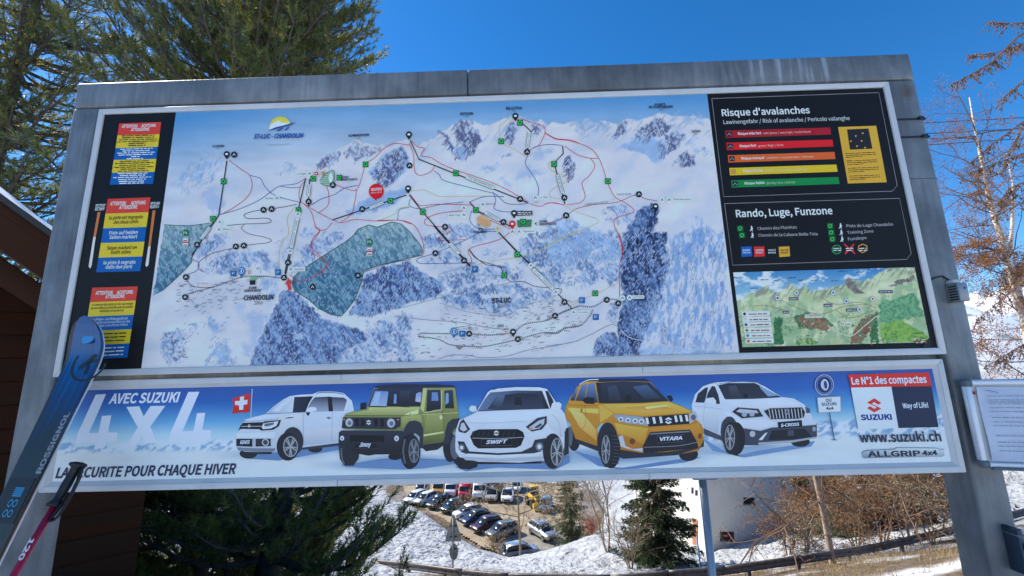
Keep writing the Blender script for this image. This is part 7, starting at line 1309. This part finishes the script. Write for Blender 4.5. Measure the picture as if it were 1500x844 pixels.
# yellow wheel loader
p = atz(783, 741, LOTZ + .03); wl = empty('wheel_loader', tuple(p), 'yellow wheel loader standing beyond the bare larch', 'loader', rz=R(-70))
def wlp(mb, n, m, **k): o = mb.build(n, m, wl, **k); return o
wlp(MB().prism([(-1.6, .8), (1.0, .8), (1.0, 1.5), (.2, 1.7), (-1.6, 1.55)], -.65, .65), 'chassis', 'yellow_paint', bevel=.05); wlp(MB().prism([(-.5, 1.6), (.6, 1.6), (.45, 2.75), (-.4, 2.75)], -.55, .55), 'cab', 'car_glass', bevel=.04); wlp(MB().box(-.55, .55, -.62, .62, 2.75, 2.88), 'cab_roof', 'yellow_paint', bevel=.03)
for sx in (-1.0, 1.0):
    for s_ in (-1, 1): wlp(MB().tube([(sx, s_ * .55, .62), (sx, s_ * .98, .62)], .62, 18), 'wheel', 'tyre')
for s_ in (-.4, .4): wlp(MB().tube([(.7, s_, 1.4), (1.7, s_, 1.3), (2.1, s_, .6)], .1, 6), 'lift_arm', 'yellow_paint')
wlp(MB().prism([(2.0, .25), (2.9, .15), (2.6, .6), (2.2, 1.1), (2.0, .9)], -1.1, 1.1), 'bucket', 'yellow_paint', bevel=.02)

# ------------------------------------------------------------------ skis and pole leaning on the left of the frame
def skipaint():
    m = bpy.data.materials.new('ski_topsheet'); m.use_nodes = True; n = m.node_tree; b = n.nodes['Principled BSDF']; tc = n.nodes.new('ShaderNodeTexCoord'); sp = n.nodes.new('ShaderNodeSeparateXYZ'); n.links.new(tc.outputs['Object'], sp.inputs[0])
    mp_ = n.nodes.new('ShaderNodeMapping'); mp_.inputs['Scale'].default_value = (140, 1, 2.6); n.links.new(tc.outputs['Object'], mp_.inputs[0]); t = n.nodes.new('ShaderNodeTexNoise'); t.inputs['Scale'].default_value = 1; t.inputs['Detail'].default_value = 2; n.links.new(mp_.outputs[0], t.inputs['Vector'])
    r = n.nodes.new('ShaderNodeMapRange'); r.inputs[1].default_value = 1.40; r.inputs[2].default_value = 1.76; n.links.new(sp.outputs[2], r.inputs[0])
    ad = n.nodes.new('ShaderNodeMath'); ad.operation = 'MULTIPLY_ADD'; ad.inputs[1].default_value = 1.5; n.links.new(t.outputs[0], ad.inputs[0]); n.links.new(r.outputs[0], ad.inputs[2])
    cr = n.nodes.new('ShaderNodeValToRGB'); e = cr.color_ramp.elements; e[0].position = .62; e[0].color = (.028, .026, .018, 1); e[1].position = 1.0; e[1].color = (.005, .09, .25, 1); x_ = e.new(.80); x_.color = (.006, .045, .14, 1)
    s2 = n.nodes.new('ShaderNodeMath'); s2.operation = 'MULTIPLY'; s2.inputs[1].default_value = .62; n.links.new(ad.outputs[0], s2.inputs[0]); n.links.new(s2.outputs[0], cr.inputs[0]); n.links.new(cr.outputs[0], b.inputs['Base Color']); b.inputs['Roughness'].default_value = .28; MATS['ski_topsheet'] = m
skipaint(); mat('ski_base', (.03, .03, .03), .4); mat('ski_edge', (.5, .52, .52), .3, .7); mat('ski_white', (.70, .70, .68), .5); mat('ski_grey', (.28, .28, .28), .5); mat('ski_black', (.010, .011, .014), .5); mat('ski_cyan', (.02, .30, .50), .4); mat('chrome', (.6, .6, .62), .15, 1); mat('binding_blue', (.01, .12, .40), .4)
SL = 1.84                                      # ski length, tail at local z 0
def hw(z): t = z / SL; return .0325 + .018 * abs(t - .45) ** 1.5 * 2.6 * (1 if t > .45 else .8)
def outline_ski():
    zs_ = list(np.linspace(.02, 1.6, 14)) + list(np.linspace(1.62, SL - .09, 12)); Lf = [(-hw(z), z) for z in zs_]; w_ = hw(SL - .09); tip = [(w_ * math.cos(a) * -1, SL - .09 + .088 * math.sin(a)) for a in np.linspace(0.15, math.pi - .15, 9)]; Rt = [(hw(z), z) for z in zs_[::-1]]; return Lf + tip + Rt
def shov(z): return -.11 * max(0, (z - (SL - .16)) / .16) ** 2      # tip bends away from the base side
def ski_mesh(mb, y0, y1):
    o = outline_ski(); n = len(o); V = [(x, y0 - shov(z) * -1 * 0 + shov(z) * .6, z) for x, z in o] + [(x, y1 + shov(z) * .6, z) for x, z in o]; half = n // 2
    F = [(i, i + 1, n - 2 - i, n - 1 - i) for i in range(half - 1)] + [(n + n - 1 - i, n + n - 2 - i, n + i + 1, n + i) for i in range(half - 1)]
    if n % 2: F += [(half - 1, half, half + 1), (n + half + 1, n + half, n + half - 1)]
    F += [(i, n + i, n + (i + 1) % n, (i + 1) % n) for i in range(n)]; return mb.add(V, F)
tipw = at(151, 473, -.035); mid_ = at(14, 748, -.19)
dirv = Vector(tuple(tipw - mid_)).normalized(); zax = dirv; fwd = Vector((0, -1, .0)); xax = fwd.cross(zax).normalized() * -1; yax = zax.cross(xax).normalized()
SM = Matrix((xax, yax, zax)).transposed().to_4x4(); SM.translation = Vector(tuple(tipw)) - zax * SL
def make_ski(label, M, front):
    t = bpy.data.objects.new('ski', None); col.objects.link(t); t.matrix_world = M; tag(t, label, 'ski', 'skis leaning on the sign'); bpy.context.view_layer.update()
    ski_mesh(MB(), -.004, .006).build('topsheet' if front else 'base_side', 'ski_topsheet' if front else 'ski_base', t)
    ski_mesh(MB(), .0062, .0085).build('steel_edge', 'ski_edge', t); ski_mesh(MB(), .0087, .0125).build('running_base', 'ski_white', t); return t
s1 = make_ski('blue and black ski with its top sheet facing out, leaning on the map frame', SM, True)
s2 = make_ski('second ski of the pair, its pale base edge showing behind the blue one', SM @ Matrix.Translation((-.016, .024, -.004)) @ Matrix.Rotation(R(-.6), 4, 'Y'), False)
def on_ski(txt, x, z0, z1, h, m, name, bold=.02, lay=-.0046):
    V, T, wd, cap = glyphs(txt, bold, 0); L = z1 - z0; vs = [(x - v[1] / cap * h, lay, z0 + v[0] / wd * L) for v in V]; MB().add(vs, T).build(name, m, s1)
on_ski('ROSSIGNOL', .041, 1.372, 1.545, .014, 'ski_grey', 'lettering', .03)
mb = MB(); a_ = np.linspace(R(150), R(365), 26); cz = SL - .145
for i in range(25): mb.add([(.028 + r_ * math.cos(a) * 1.0, -.0048 + shov(cz + r_ * math.sin(a)) * .6, cz + r_ * math.sin(a)) for r_, a in ((.056, a_[i]), (.056, a_[i + 1]), (.049, a_[i + 1]), (.049, a_[i]))], [(0, 1, 2, 3)])
def quad(pts): mb.add([(x, -.0051 + shov(z) * .6, z) for x, z in pts], [tuple(range(len(pts)))])
quad([(-.004, cz - .010), (.004, cz - .018), (.046, cz + .028), (.036, cz + .034)]); quad([(.006, cz + .006), (.012, cz - .002), (.056, cz + .010), (.054, cz + .020)]); quad([(.020, cz + .004), (.030, cz + .006), (.034, cz - .032), (.024, cz - .034)]); mb.build('emblem', 'ski_black', s1)
MB().tube([(.008, -.004 + shov(SL - .065) * .6, SL - .066), (.008, -.0075 + shov(SL - .065) * .6, SL - .066)], .019, 18).build('tip_rivet', 'chrome', s1)
class MBz(MB):
    def add(s, vs, fs, c=None): return super().add([(p[0], p[1], p[2] + .17) for p in vs], fs, c)
    def build(s, *a, **k): return super().build(*a, **k)
MBz().box(-.036, .034, -.0056, -.004, 1.075, 1.19).build('dark_patch', 'ski_black', s1)
mb = MBz()
for zz, xx in ((1.10, -.002), (1.10, .012), (1.125, -.002), (1.125, .012)):
    for i in range(12): mb.add([(xx + r_ * math.cos(a), -.0062, zz + r_ * 1.5 * math.sin(a)) for r_, a in ((.0065, i * .5236), (.0065, (i + 1) * .5236), (.0045, (i + 1) * .5236), (.0045, i * .5236))], [(0, 1, 2, 3)])
for k in range(5): mb.box(-.008, .018, -.0063, -.0059, 1.142 + k * .005, 1.145 + k * .005)
mb.build('cyan_glyph', 'ski_cyan', s1); MBz().box(-.024, .006, -.0056, -.004, 1.012, 1.042).build('sticker', 'ski_white', s1)
mb = MBz()
for k in range(8): mb.box(-.020 + k * .003, -.0188 + k * .003 + (k % 3) * .0006, -.0062, -.0057, 1.018, 1.034)
mb.build('sticker_code', 'ski_black', s1)
MBz().box(-.036, .036, -.020, -.004, .80, 1.0).build('binding_plate', 'ski_black', s1, bevel=.006); MBz().prism([(-.035, .84), (.035, .84), (.032, .95), (-.032, .95)], -.062, -.020).build('toe_piece', 'ski_black', s1, bevel=.010); MBz().box(-.030, .030, -.066, -.030, .80, .838).build('toe_wing', 'binding_blue', s1, bevel=.006); MBz().box(-.016, .018, -.0645, -.0622, .885, .895).build('toe_mark', 'ski_cyan', s1); MBz().box(.020, .028, -.0645, -.0622, .87, .91).build('toe_scale', 'ski_white', s1)
MBz().prism([(-.034, .38), (.034, .38), (.034, .50), (-.034, .50)], -.075, -.018).build('heel_piece', 'ski_black', s1, bevel=.012); MBz().box(-.03, .03, -.018, -.004, .36, .79).build('rail_plate', 'box_grey', s1, bevel=.003)
for k in range(2): MB().tube([(-.048 + .096 * k, -.03, .57), (-.056 + .112 * k, -.055, .47)], .005, 6).build('brake_arm', 'ski_black', s1)
# ski pole
mat('pole_red', (.42, .012, .045), .3, .1); mat('grip_black', (.008, .008, .010), .55); mat('strap_black', (.012, .012, .015), .75)
g0, g1 = at(116, 678, -.12), at(79, 742, -.16); pd = unit(g1 - g0); po = empty('ski_pole', tuple(g0 + pd * 1.15), 'red ski pole with a black grip and strap, propped beside the skis', 'ski pole')
gl = np.linalg.norm(g1 - g0); G = lambda s: g0 + pd * gl * s
hang(MB().tube([G(-.02), G(.01), G(.06), G(.12), G(.3), G(.5), G(.7), G(.86), G(.95), G(1.0)], [.008, .020, .022, .0125, .0115, .0125, .0115, .012, .019, .017], 16).build('grip', 'grip_black', None, True), po)
hang(MB().tube([G(.98), G(1.0) + pd * .62], .0088, 14).build('shaft', 'pole_red', None, True), po); hang(MB().tube([G(1.0) + pd * .6, G(1.0) + pd * .95], .0084, 14).build('lower_shaft', 'ski_white', None, True), po)
for s_ in (.20, .235): hang(MB().tube([G(1.0) + pd * s_, G(1.0) + pd * (s_ + .014)], .0091, 14).build('shaft_ring', 'ski_white', None, True), po)
hang(MB().tube([G(1.0) + pd * .88, G(1.0) + pd * .885], .045, 14).build('basket', 'grip_black', None), po); hang(MB().tube([G(1.0) + pd * .95, G(1.0) + pd * .99], [.006, .002], 8).build('tip', 'chrome', None), po)
sidev = unit(np.cross(pd, np.array([0, 1, 0]))); sidev = sidev if sidev[0] > 0 else -sidev
S_ = [G(.10) + sidev * .012, G(.4) + sidev * .022, G(.8) + sidev * .026, G(1.1) + sidev * .025, G(1.24) + sidev * .021, G(1.27) + sidev * .012, G(1.15) + sidev * .016, G(.9) + sidev * .020]
V = []; F = []; nb_ = np.array([0, -.002, 0])
for p_ in S_:
    for yy in (-.012, .012): V.append(p_ + np.array([0.004 * (yy > 0), yy, 0]) + sidev * (.009 if yy < 0 else -.009))
for i in range(len(S_) - 1): F.append((2 * i, 2 * i + 1, 2 * i + 3, 2 * i + 2))
o = MB().add(V, F).build('strap', 'strap_black', None, True); o.modifiers.new('t', 'SOLIDIFY').thickness = .004; hang(o, po)
V, T, wd, cap = glyphs('120', .03, 0); up_ = unit(-sidev); vs = []
for v in V: vs.append(G(1.0) + pd * (.075 + v[0] / wd * .052) + np.array([0, -.0093, 0]) + sidev * (v[1] / cap - .5) * .012)
hang(MB().add(vs, T).build('lettering', 'ski_white', None), po)
for k_ in list(_tmp): bpy.data.scenes.remove(_tmp.pop(k_))
